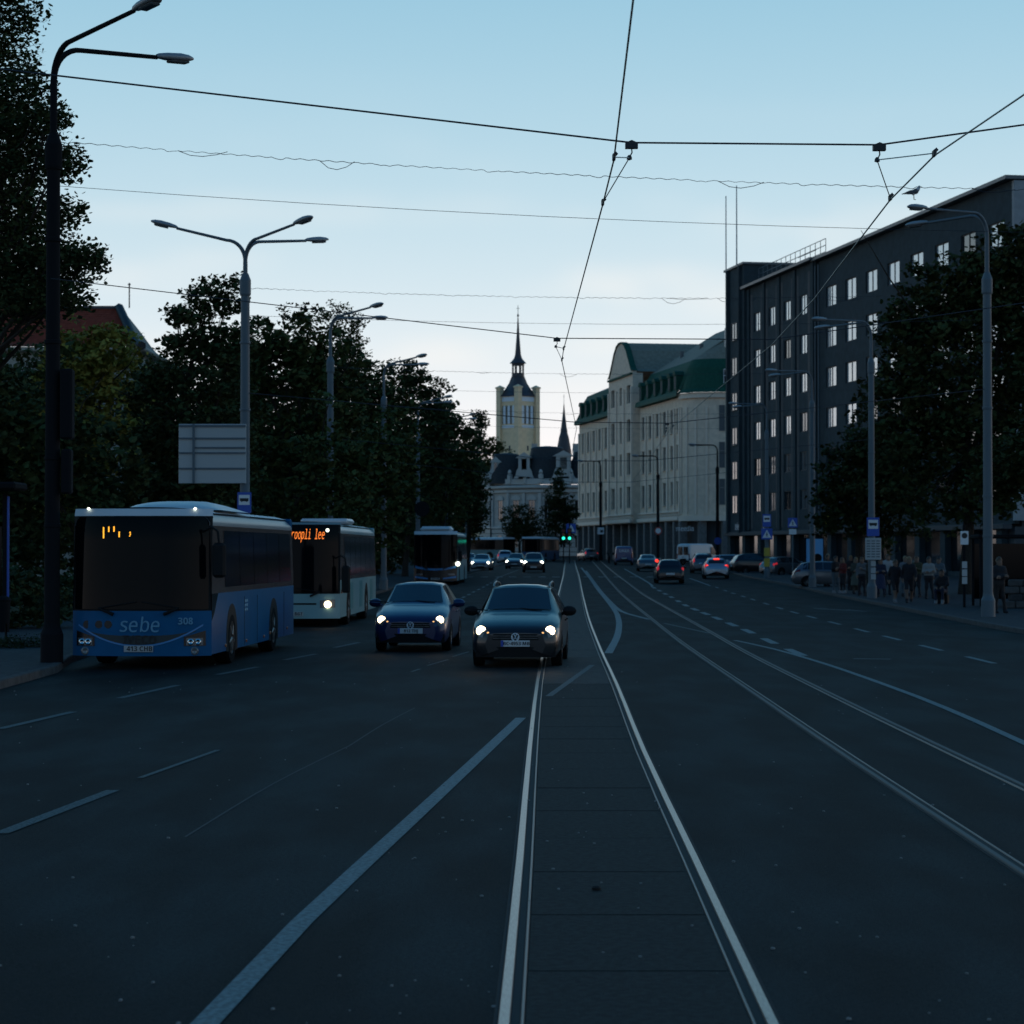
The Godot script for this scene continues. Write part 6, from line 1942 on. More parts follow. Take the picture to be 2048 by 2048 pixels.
	for f in [0, 1]:
		var txt: String = o.get("plate", "")
		if txt == "" and f == 0 and not o.get("lit", "") != "": continue
		mb = MB.new()
		var pz: float = 0.035 if f == 0 else -st[e][0] - 0.03
		var py: float = 0.44 if f == 0 else st[e][3] - 0.02
		mb.box(Vector3(0, py, pz), Vector3(0.52, 0.112, 0.016), 0.004)
		var pl := put(mb, "number_plate", mats.plate_white, t)
		if f == 0 and txt != "":
			mb = MB.new()
			mb.box(Vector3(-0.236, py, pz + 0.0075), Vector3(0.045, 0.108, 0.006))
			put(mb, "blue_strip", mats.plate_blue, pl)
			words(txt, 0.062, mats.ink, pl, Vector3(0.02, py, pz + 0.01), "plate_lettering", Basis(), true)
	mb = MB.new()
	for sgn in [-1, 1]: mb.tube([Vector3(sgn * 0.5 - 0.08, st[5][7] + 0.01, -1.2), Vector3(sgn * 0.5 - 0.5, st[5][7] + 0.05, -1.28)], [0.01], 4)
	put(mb, "wiper", mats.black_plastic, t)
	return t

func paint(called: String, c: Color, metal := 0.3) -> StandardMaterial3D:
	var m := mat(called, c, 0.3, metal)
	m.clearcoat_enabled = true
	m.clearcoat = 0.5
	m.clearcoat_roughness = 0.05
	return m

func van(label: String, p: Material, at: Vector3, turn: float, h: float, ln: float, script := "") -> Node3D:
	var t := thing("van", label, "van", at, turn)
	var g := []
	for s in [[0.0, 0.70, 0.35, 0.75], [0.05, 0.86, 0.28, 0.92], [0.5, 0.95, 0.26, 1.12], [1.0, 0.97, 0.26, 1.28], [1.75, 0.97, 0.26, h - 0.06], [2.3, 0.97, 0.26, h], [ln - 0.3, 0.96, 0.26, h - 0.02], [ln - 0.04, 0.93, 0.28, h - 0.1], [ln, 0.88, 0.32, h - 0.22]]:
		var row := []
		var top: float = s[3]
		var half := [Vector3(s[1] * 0.92, s[2], -s[0]), Vector3(s[1], s[2] + 0.2, -s[0]), Vector3(s[1], minf(1.0, top - 0.2), -s[0]), Vector3(s[1] * 0.9, top - 0.16, -s[0]), Vector3(s[1] * 0.8, top - 0.03, -s[0]), Vector3(s[1] * 0.4, top, -s[0])]
		for q in half: row.append(q)
		for k in range(5, -1, -1): row.append(Vector3(-half[k].x, half[k].y, half[k].z))
		g.append(row)
	var mb := MB.new()
	mb.grid(g, Vector3(0, 0.9, -ln / 2))
	for i in 11:
		mb.poly([g[8][i], g[8][i + 1], Vector3(0, 0.9, -ln - 0.01)], Vector3.FORWARD)
		mb.poly([g[0][i], g[0][i + 1], Vector3(0, 0.5, 0.01)], Vector3.BACK)
	put(mb, "body", p, t)
	put(grid_patch(g, 3.1, 3.92, 3.3, 7.7, 0.01), "windscreen", mats.car_glass, t)
	for s in [-1.0, 1.0]:
		mb = MB.new()
		mb.quad(Vector3(s * 0.06, 1.05, -ln - 0.02), Vector3(s * 0.06, h - 0.35, -ln - 0.02), Vector3(s * 0.68, h - 0.35, -ln - 0.02), Vector3(s * 0.72, 1.05, -ln - 0.02))
		put(mb, "rear_window", mats.car_glass if script == "" else p, t)
		mb = MB.new()
		mb.box(Vector3(s * 0.82, 0.95, -ln + 0.01), Vector3(0.12, 0.5, 0.08), 0.02)
		put(mb, "tail_light", mats.lens_red, t)
		mb = MB.new()
		mb.box(Vector3(s * 1.08, 1.2, -1.2), Vector3(0.2, 0.26, 0.12), 0.04)
		put(mb, "door_mirror", mats.black_plastic, t)
		mb = MB.new()
		mb.prism(PackedVector2Array([Vector2(1.15, 1.12), Vector2(2.1, 1.12), Vector2(2.1, h - 0.35), Vector2(1.75, h - 0.35)]), 0.02, Vector3(s * 0.985, 0, 0), Basis(Vector3.UP, PI / 2))
		put(mb, "side_window", mats.car_glass, t)
		for z in [-0.95, -ln + 0.95]: wheel(t, Vector3(s * 0.98, 0.34, z), 0.34, 0.22, s)
	mb = MB.new()
	mb.box(Vector3(0, 0.72, -ln - 0.03), Vector3(0.52, 0.11, 0.02), 0.004)
	put(mb, "number_plate", mats.plate_white, t)
	mb = MB.new()
	mb.box(Vector3(0, 0.42, -ln - 0.02), Vector3(1.7, 0.16, 0.1), 0.04)
	put(mb, "bumper", mats.black_plastic, t)
	if script != "": words(script, 0.30, mats.sign_white, t, Vector3(0, h - 0.5, -ln - 0.04), "lettering", Basis(Vector3.UP, PI), true)
	return t

func cars() -> void:
	var yaw := -0.024
	var go := PI - 0.026
	car("grey estate car with roof rails and blazing headlamps, nearest car, on the tram rail", "car", "wagon", paint("paint_graphite", Color(0.013, 0.016, 0.019), 0.2), P(0.06, 0, 41.6), -0.06, {"lit": "headlight_warm", "beam": true, "rails": true, "badge": true, "plate": "BC·4953 MB", "mirror": mats.black_plastic, "base": 2.58, "lamp_r": 0.088, "wide": 0.93})
	car("dark blue hatchback with lit headlamps, left of the grey estate car", "car", "hatch", paint("paint_blue", Color(0.008, 0.020, 0.078), 0.2), P(-2.12, 0, 48.2), -0.05, {"lit": "headlight_warm", "beam": true, "badge": true, "plate": "812 THJ", "base": 2.51, "lamp_r": 0.082, "wide": 0.91})
	var silver := paint("paint_silver", Color(0.34, 0.38, 0.42), 0.6)
	var black := paint("paint_black", Color(0.012, 0.013, 0.016), 0.3)
	var grey := paint("paint_grey", Color(0.11, 0.125, 0.14), 0.5)
	var gon := "oncoming cars with lit headlamps, far down the street"
	car("dark crossover with lit headlamps in the middle lane, before the blue turning bus", "car", "suv", black, P(1.75, gy(188), 188), yaw, {"lit": "headlight_cool", "group": gon, "lamp_r": 0.13})
	car("dark car with lit headlamps behind and left of the oncoming crossover", "car", "hatch", grey, P(0.2, gy(212), 212), -0.1, {"lit": "headlight_cool", "group": gon, "lamp_r": 0.12})
	car("silver car with lit headlamps, right of the coach", "car", "hatch", silver, P(-2.75, gy(200), 200), -0.07, {"lit": "headlight_cool", "group": gon, "lamp_r": 0.12})
	car("silver car half hidden between the coach and the silver oncoming car", "car", "hatch", silver, P(-4.15, gy(214), 214), -0.02, {"group": "queue behind the coach"})
	car("pale estate seen from behind, in front of the far teal bus", "car", "wagon", silver, P(-0.75, gy(262), 257), PI, {"tail": "taillight_dim", "group": "cars driving away far off"})
	# driving away on the right; these stand by their rear bumper
	car("black estate car driving away in the right lanes, red tail lamps glowing", "car", "wagon", black, P(9.72, gy(144), 144.6), go, {"tail": "taillight_dim", "rails": true})
	car("silver hatchback braking, three red lamps lit, in the right lane", "car", "hatch", silver, P(14.1, gy(161), 161.2), go - 0.02, {"tail": "taillight_dim", "brake": true, "top_brake": true})
	car("dark grey saloon left of and beyond the black estate", "car", "sedan", grey, P(11.55, gy(198), 198.5), go, {"group": "cars driving away far off"})
	car("grey crossover near the far crossing, left of the dark blue van", "car", "suv", grey, P(9.1, gy(290), 295), go + 0.25, {"tail": "taillight_dim", "group": "cars driving away far off"})
	car("grey car waiting ahead of the braking silver hatchback", "car", "suv", grey, P(15.2, gy(186), 186), go, {"tail": "taillight_dim", "group": "cars driving away far off"})
	var tx := car("silver taxi standing side-on at the kerb with a white square sign on its flank", "car", "wagon", silver, P(20.6, gy(188), 187), 1.25, {"group": "cars parked on the right"})
	var mb := MB.new()
	mb.box(Vector3(-0.9, 0.72, -3.25), Vector3(0.03, 0.62, 0.62), 0.01)
	var sg := put(mb, "white_square_sign", mats.sign_white, tx)
	words("Bolt", 0.26, mats.ink, sg, Vector3(-0.92, 0.72, -3.25), "sign_lettering", Basis(Vector3.UP, -PI / 2), true)
	car("dark car parked at the kerb, second right of the taxi", "car", "hatch", grey, P(21.9, gy(172), 171), 2.2, {"tail": "taillight_dim", "group": "cars parked on the right"})
	car("black car parked behind the crossing sign's post, right of the taxi", "car", "suv", black, P(21.4, gy(181), 180.5), 1.7, {"group": "cars parked on the right"})
	car("grey car parked behind the timetable mast, left of the crowd", "car", "hatch", grey, P(19.5, 0.13, 126), 1.5, {"group": "cars parked on the right"})
	van("dark blue delivery van with pale lettering across its rear doors", paint("paint_van_blue", Color(0.02, 0.06, 0.17), 0.1), P(11.9, gy(243), 247.5), go, 2.0, 4.6, "UAKA")
	van("white panel van parked in the mouth of the side street", mats.bus_white, P(21.6, gy(246), 243.5), 2.35, 2.25, 5.4)
	# the third brake lamp of the silver hatchback
	var m3 := get_node("car_008")
	mb = MB.new()
	mb.box(Vector3(0, 1.34, -3.74), Vector3(0.42, 0.10, 0.08), 0.02)
	put(mb, "high_brake_lamp", mats.taillight_on, m3)
	mb = MB.new()
	mb.lathe([Vector2(0.16, 0), Vector2(0.1, 0.04), Vector2(0, 0.05)], Vector3(-0.72, 0.86, -4.42), 14, Basis(Vector3.RIGHT, -PI / 2))
	put(mb, "lit_lamp", mats.taillight_on, get_node("car_009"))
	# a rider on the right pavement edge
	var t := thing("scooter", "dark scooter parked before the cream block's arcade", "scooter", P(11.0, gy(262), 262), PI)
	mb = MB.new()
	mb.tube([Vector3(0, 0.35, 0.6), Vector3(0, 0.45, 0.1), Vector3(0, 0.75, -0.4)], [0.14, 0.16, 0.12], 8)
	mb.tube([Vector3(0, 0.4, 0.6), Vector3(0, 1.1, 0.45), Vector3(0.3, 1.15, 0.4)], [0.05], 6)
	put(mb, "body", mats.black_plastic, t)
	for z in [0.65, -0.55]:
		wheel(t, Vector3(0.06, 0.25, z), 0.25, 0.12, 1.0)

# ---------------------------------------------------------------- people: a skeleton of tapered bones, joined by a smooth field and meshed
func flesh(bones: Array, cell: float, k: float) -> Array:
	# bones: [from, to, radius, radius, group]; returns [vertices, normals, triangles, group of each vertex]
	var lo := Vector3(9, 9, 9)
	var hi := -lo
	for b in bones:
		for e in 2:
			var r: Vector3 = Vector3.ONE * (b[2 + e] + 0.05)
			lo = lo.min(b[e] - r)
			hi = hi.max(b[e] + r)
	var nx := int((hi.x - lo.x) / cell) + 2
	var ny := int((hi.y - lo.y) / cell) + 2
	var nz := int((hi.z - lo.z) / cell) + 2
	var f := PackedFloat32Array()
	var who := PackedInt32Array()
	var best := PackedFloat32Array()
	f.resize(nx * ny * nz); who.resize(nx * ny * nz); best.resize(nx * ny * nz)
	for n in bones.size():
		var b: Array = bones[n]
		var a: Vector3 = b[0]
		var ab: Vector3 = b[1] - a
		var l2 := maxf(ab.length_squared(), 1e-6)
		var m: float = maxf(b[2], b[3]) + 0.06
		var p0: Vector3 = ((a.min(b[1]) - Vector3.ONE * m - lo) / cell).max(Vector3.ZERO)
		var p1: Vector3 = (a.max(b[1]) + Vector3.ONE * m - lo) / cell
		for i in range(int(p0.x), mini(int(p1.x) + 2, nx)):
			for j in range(int(p0.y), mini(int(p1.y) + 2, ny)):
				for l in range(int(p0.z), mini(int(p1.z) + 2, nz)):
					var q := lo + Vector3(i, j, l) * cell - a
					var t := clampf(q.dot(ab) / l2, 0, 1)
					var e := exp(-k * ((q - ab * t).length() - lerpf(b[2], b[3], t)))
					var id := (i * ny + j) * nz + l
					f[id] += e
					if e > best[id]:
						best[id] = e
						who[id] = n
	var vid := PackedInt32Array()
	vid.resize(nx * ny * nz)
	vid.fill(-1)
	var v := PackedVector3Array()
	var g := PackedInt32Array()
	var step := [ny * nz, nz, 1]
	for i in nx - 1:
		for j in ny - 1:
			for l in nz - 1:
				var id := (i * ny + j) * nz + l
				var c := 0
				for q in 8:
					if f[id + (step[0] if q & 1 else 0) + (step[1] if q & 2 else 0) + (1 if q & 4 else 0)] > 1: c += 1
				if c == 0 or c == 8: continue
				var s := Vector3.ZERO
				var n := 0
				for q in [[0, 1], [2, 3], [4, 5], [6, 7], [0, 2], [1, 3], [4, 6], [5, 7], [0, 4], [1, 5], [2, 6], [3, 7]]:
					var a: float = f[id + (step[0] if q[0] & 1 else 0) + (step[1] if q[0] & 2 else 0) + (1 if q[0] & 4 else 0)]
					var b: float = f[id + (step[0] if q[1] & 1 else 0) + (step[1] if q[1] & 2 else 0) + (1 if q[1] & 4 else 0)]
					if (a > 1) == (b > 1): continue
					var la := log(maxf(a, 1e-9))
					var w := la / (la - log(maxf(b, 1e-9)))
					s += Vector3(q[0] & 1, (q[0] >> 1) & 1, (q[0] >> 2) & 1).lerp(Vector3(q[1] & 1, (q[1] >> 1) & 1, (q[1] >> 2) & 1), w)
					n += 1
				vid[id] = v.size()
				v.append(lo + (Vector3(i, j, l) + s / n) * cell)
				g.append(bones[who[id]][4])
	var tri := PackedInt32Array()
	for i in range(1, nx - 1):
		for j in range(1, ny - 1):
			for l in range(1, nz - 1):
				var id := (i * ny + j) * nz + l
				var a := f[id] > 1
				for ax in 3:
					var b: bool = f[id + step[ax]] > 1
					if a == b: continue
					var u: int = step[(ax + 1) % 3]
					var w: int = step[(ax + 2) % 3]
					var q := [vid[id - u - w], vid[id - w], vid[id], vid[id - u]]
					if q.min() < 0: continue
					if not a: q.reverse()
					for x in [q[0], q[2], q[1], q[0], q[3], q[2]]: tri.append(x)
	var nor := PackedVector3Array()
	nor.resize(v.size())
	for i in range(0, tri.size(), 3):
		var m := (v[tri[i + 2]] - v[tri[i]]).cross(v[tri[i + 1]] - v[tri[i]])
		for e in 3: nor[tri[i + e]] += m
	for i in nor.size(): nor[i] = nor[i].normalized()
	return [v, nor, tri, g]

var poses := {}
func pose(kind: String) -> Dictionary:
	if poses.has(kind): return poses[kind]
	# joints: hip centre, feet, hands; +z is where the person faces
	var hip := Vector3(0, 0.92, 0)
	var chest := Vector3(0, 1.28, 0.01)
	var neck := Vector3(0, 1.47, 0.0)
	var head := Vector3(0, 1.62, 0.02)
	var knee := [Vector3(-0.10, 0.5, 0.02), Vector3(0.10, 0.5, 0.02)]
	var ank := [Vector3(-0.11, 0.09, -0.02), Vector3(0.11, 0.09, -0.02)]
	var elb := [Vector3(-0.25, 1.14, -0.03), Vector3(0.25, 1.14, -0.03)]
	var hand := [Vector3(-0.27, 0.88, 0.05), Vector3(0.27, 0.88, 0.05)]
	match kind:
		"walk":
			knee = [Vector3(-0.10, 0.52, 0.16), Vector3(0.10, 0.49, -0.02)]
			ank = [Vector3(-0.10, 0.10, 0.24), Vector3(0.10, 0.13, -0.30)]
			elb = [Vector3(-0.25, 1.15, -0.13), Vector3(0.25, 1.15, 0.08)]
			hand = [Vector3(-0.26, 0.92, -0.06), Vector3(0.24, 0.95, 0.24)]
		"phone":
			elb = [Vector3(-0.25, 1.14, 0.0), Vector3(0.25, 1.14, 0.0)]
			hand = [Vector3(-0.22, 0.9, 0.1), Vector3(0.06, 1.22, 0.27)]
			head = Vector3(0, 1.605, 0.06)
			knee = [Vector3(-0.11, 0.5, 0.04), Vector3(0.09, 0.5, 0.0)]
			ank = [Vector3(-0.14, 0.09, 0.02), Vector3(0.11, 0.09, -0.03)]
		"crossed":
			elb = [Vector3(-0.25, 1.13, 0.05), Vector3(0.25, 1.13, 0.05)]
			hand = [Vector3(0.08, 1.16, 0.20), Vector3(-0.08, 1.12, 0.19)]
			knee = [Vector3(-0.09, 0.5, 0.0), Vector3(0.12, 0.5, 0.05)]
			ank = [Vector3(-0.10, 0.09, -0.03), Vector3(0.18, 0.09, 0.06)]
		"sit":
			hip = Vector3(0, 0.5, 0)
			chest = Vector3(0, 0.86, 0.05)
			neck = Vector3(0, 1.04, 0.09)
			head = Vector3(0, 1.18, 0.14)
			knee = [Vector3(-0.13, 0.5, 0.42), Vector3(0.13, 0.52, 0.42)]
			ank = [Vector3(-0.13, 0.09, 0.40), Vector3(0.16, 0.09, 0.5)]
			elb = [Vector3(-0.25, 0.74, 0.16), Vector3(0.25, 0.74, 0.16)]
			hand = [Vector3(-0.14, 0.62, 0.36), Vector3(0.12, 0.64, 0.38)]
	# groups: 0 skin of the head, 1 top, 2 trousers, 3 shoes, 4 forearms, 5 shins, 6 hands
	var sh := [chest + Vector3(-0.18, 0.13, 0), chest + Vector3(0.18, 0.13, 0)]
	var b := [[head + Vector3(0, -0.045, 0.02), head + Vector3(0, 0.055, -0.01), 0.078, 0.09, 0], [neck + Vector3(0, -0.02, 0), head + Vector3(0, -0.08, 0), 0.052, 0.05, 0],
		[chest + Vector3(-0.09, 0.06, 0), chest + Vector3(0.09, 0.06, 0), 0.115, 0.115, 1], [chest + Vector3(-0.06, -0.1, 0), chest + Vector3(0.06, -0.1, 0), 0.115, 0.115, 1], [hip + Vector3(-0.07, 0.12, 0), hip + Vector3(0.07, 0.12, 0), 0.115, 0.115, 1], [hip + Vector3(-0.07, 0, 0), hip + Vector3(0.07, 0, 0), 0.115, 0.115, 2], [neck + Vector3(-0.09, -0.06, 0), neck + Vector3(0.09, -0.06, 0), 0.06, 0.06, 1]]
	for s in 2:
		var hx: Vector3 = hip + Vector3(-0.09 if s == 0 else 0.09, -0.05, 0)
		b.append([sh[s], elb[s], 0.062, 0.046, 1])
		b.append([elb[s], hand[s], 0.044, 0.03, 4])
		b.append([hand[s], hand[s] + (hand[s] - elb[s]).normalized() * 0.075, 0.03, 0.028, 6])
		b.append([hx, knee[s], 0.092, 0.062, 2])
		b.append([knee[s], ank[s] + (knee[s] - ank[s]) * 0.18, 0.06, 0.045, 5])
		b.append([ank[s] + (knee[s] - ank[s]) * 0.18, ank[s], 0.042, 0.04, 3])
		b.append([ank[s] + Vector3(0, -0.045, -0.03), ank[s] + Vector3(0, -0.055, 0.15), 0.045, 0.036, 3])
	var r := flesh(b, 0.028, 34.0)
	poses[kind] = {"mesh": r, "head": head, "hand": hand, "elbow": elb}
	return poses[kind]

func person(label: String, kind: String, x: float, d: float, turn: float, tall: float, top: Color, legs: Color, o := {}) -> Node3D:
	var y := gy(d) + 0.125
	var t := thing("person", label, "person", P(x, y, d), turn, o.get("group", "people waiting at the bus stop"))
	var ps := pose(kind)
	var r: Array = ps.mesh
	var skin := Color(0.30, 0.19, 0.14)
	var sleeve: Color = skin if o.get("bare_arms", false) else top
	var shin: Color = skin if o.get("shorts", false) else legs
	var col := [skin, top, legs, o.get("shoes", Color(0.02, 0.02, 0.022)), sleeve, shin, skin]
	var mb := MB.new()
	mb.tint = true
	var sc := tall / 1.73
	for i in r[2]:
		mb.ink = col[r[3][i]] * 0.55
		mb.vert(r[0][i] * sc, r[1][i])
	# face and fingers, in the same mesh
	var h: Vector3 = ps.head * sc
	mb.ink = skin
	mb.tube([h + Vector3(0, 0.015, 0.085), h + Vector3(0, -0.02, 0.112)], [0.008, 0.014], 6)
	for s in [-1, 1]:
		mb.ink = Color(0.02, 0.018, 0.016)
		mb.box(h + Vector3(s * 0.033, 0.012, 0.088), Vector3(0.022, 0.009, 0.008))
		mb.ink = skin
		mb.box(h + Vector3(s * 0.092, -0.005, 0.0), Vector3(0.014, 0.05, 0.03), 0.006)
	mb.ink = Color(0.22, 0.09, 0.08)
	mb.box(h + Vector3(0, -0.055, 0.09), Vector3(0.04, 0.01, 0.008))
	mb.ink = skin
	for s in 2:
		var a: Vector3 = ps.hand[s] * sc
		var dir: Vector3 = (ps.hand[s] - ps.elbow[s]).normalized()
		var side := dir.cross(Vector3(1, 0, 0)).normalized()
		var pal := side.cross(dir)
		for k in 4:
			var e := a + dir * 0.07 + side * (k - 1.5) * 0.019
			var ln: float = [0.062, 0.072, 0.068, 0.052][k]
			mb.tube([e, e + dir * ln * 0.55, e + dir * ln + pal * 0.018 * (1 if s == 0 else -1)], [0.0095, 0.009, 0.007], 5)
		mb.tube([a + dir * 0.02 + side * 0.025, a + dir * 0.055 + side * 0.05, a + dir * 0.085 + side * 0.052], [0.011, 0.010, 0.008], 5)
	if not mats.has("clothes"):
		var m := mat("clothes", Color(1, 1, 1), 0.85)
		m.vertex_color_use_as_albedo = true
	put(mb, "body", mats.clothes, t)
	# hair
	mb = MB.new()
	var g := []
	var long: float = o.get("hair_long", 0.0)
	for i in 7:
		var row := []
		var w := PI / 2 * i / 6.0
		for j in 13:
			var a := TAU * j / 12.0
			var drop := -0.03 - (long if cos(a) < 0.2 else 0.0) + (0.05 if cos(a) > 0.6 else 0.0)
			row.append(h + Vector3(sin(a) * 0.104 * cos(w), lerpf(drop, 0.125, sin(w)) + 0.035, cos(a) * 0.112 * cos(w) - 0.012))
		g.append(row)
	mb.grid(g, h)
	put(mb, "hair", mat("hair_%d" % o.get("hair", 0), [Color(0.018, 0.013, 0.01), Color(0.06, 0.035, 0.018), Color(0.16, 0.11, 0.055)][o.get("hair", 0)], 0.6), t)
	if o.has("bag"):
		mb = MB.new()
		mb.box(Vector3(0, 1.2, -0.2) * sc, Vector3(0.28, 0.42, 0.16), 0.06)
		for s in [-1, 1]: mb.tube([Vector3(s * 0.1, 1.38, -0.14) * sc, Vector3(s * 0.12, 1.47, 0.0) * sc, Vector3(s * 0.12, 1.3, 0.13) * sc, Vector3(s * 0.13, 1.06, -0.1) * sc], [0.015], 5)
		put(mb, "backpack", mat("backpack", o.bag, 0.8), t)
	if o.has("skirt"):
		mb = MB.new()
		mb.lathe([Vector2(0.24, o.skirt), Vector2(0.19, 0.85), Vector2(0.155, 1.02)], Vector3.ZERO, 14)
		put(mb, "coat_skirt", mat("coat_%d" % int(x * 100), top, 0.85), t)
	return t

func people() -> void:
	var dk := Color(0.018, 0.019, 0.022)
	var nv := Color(0.015, 0.022, 0.06)
	var jean := Color(0.10, 0.15, 0.19)
	person("person in a dark red jacket and black trousers, facing left, by the kerb", "phone", 15.45, 107.8, -1.2, 1.66, Color(0.16, 0.012, 0.014), dk, {"hair": 1, "hair_long": 0.14, "shoes": Color(0.4, 0.42, 0.44)})
	person("person in pale jeans and a black top, just left of the red jacket", "crossed", 15.2, 108.6, 0.6, 1.72, dk, jean, {"shoes": Color(0.35, 0.36, 0.38)})
	person("person in a long grey-green coat, right of the red jacket", "crossed", 15.8, 106.2, 0.3, 1.66, Color(0.06, 0.07, 0.055), Color(0.05, 0.055, 0.045), {"hair": 2, "hair_long": 0.16, "skirt": 0.42})
	person("person in a pale grey top with a dark bag, beside the timetable mast's left", "phone", 15.55, 102.6, -0.4, 1.70, Color(0.16, 0.17, 0.18), dk, {"bag": Color(0.03, 0.03, 0.03), "hair": 1})
	person("person in a brown jacket, touching the timetable mast's left side", "crossed", 15.65, 101.3, 0.9, 1.68, Color(0.06, 0.045, 0.03), Color(0.04, 0.035, 0.028), {"hair": 0})
	person("person in a long navy coat, right beside the timetable mast", "crossed", 15.98, 100.2, -0.2, 1.64, nv, nv, {"hair": 0, "hair_long": 0.18, "skirt": 0.35})
	person("person in a bright white shirt with a dark shoulder strap, behind the walking pair", "phone", 16.9, 104.0, 0.2, 1.82, Color(0.46, 0.48, 0.50), dk, {"hair": 1})
	person("person all in black with bare shins and white socks, left of the walking pair", "walk", 14.62, 88.2, 0.25, 1.62, dk, dk, {"shorts": true, "shoes": Color(0.3, 0.31, 0.32), "hair": 1})
	person("person in a black coat with bare shins and dark boots, right of the walking pair", "walk", 15.12, 88.0, -0.1, 1.74, dk, dk, {"shorts": true, "hair": 2, "hair_long": 0.1})
	person("person with pale sleeves seen between the walking pair", "crossed", 17.1, 100.5, 0.0, 1.74, Color(0.2, 0.22, 0.24), jean, {"hair": 2})
	person("person in an olive jacket behind the right walker", "phone", 17.35, 99.0, -0.5, 1.75, Color(0.07, 0.065, 0.035), dk, {"hair": 1})
	person("person in an open dark jacket over a white shirt, left of the shelter", "crossed", 17.2, 95.4, 0.1, 1.72, Color(0.36, 0.37, 0.36), dk, {"hair": 0})
	person("person in a blue-grey top close to the shelter", "phone", 17.85, 96.5, -0.7, 1.72, Color(0.12, 0.15, 0.18), nv, {"hair": 0})
	person("person in dark clothes sitting low on a suitcase before the shelter", "sit", 16.1, 86.4, -0.5, 1.72, dk, nv, {"shoes": Color(0.35, 0.38, 0.4), "hair": 0})
	person("person in black leaning by the nearest right lamp mast", "crossed", 15.55, 73.8, 0.3, 1.76, dk, Color(0.022, 0.02, 0.02), {"hair": 1})
	person("person in dark clothes standing left of the crowd, under the third lamp", "phone", 17.3, 127, 0.5, 1.7, Color(0.03, 0.02, 0.022), dk, {"hair": 0})
	person("person in a black jacket and light bag, farthest left of the crowd", "walk", 17.9, 131, -0.3, 1.72, dk, dk, {"hair": 2, "bag": Color(0.14, 0.16, 0.18)})
	person("person with a pale face and dark coat behind the pale jeans", "crossed", 17.0, 116, 0.1, 1.72, Color(0.025, 0.022, 0.03), dk, {"hair": 2, "hair_long": 0.12})

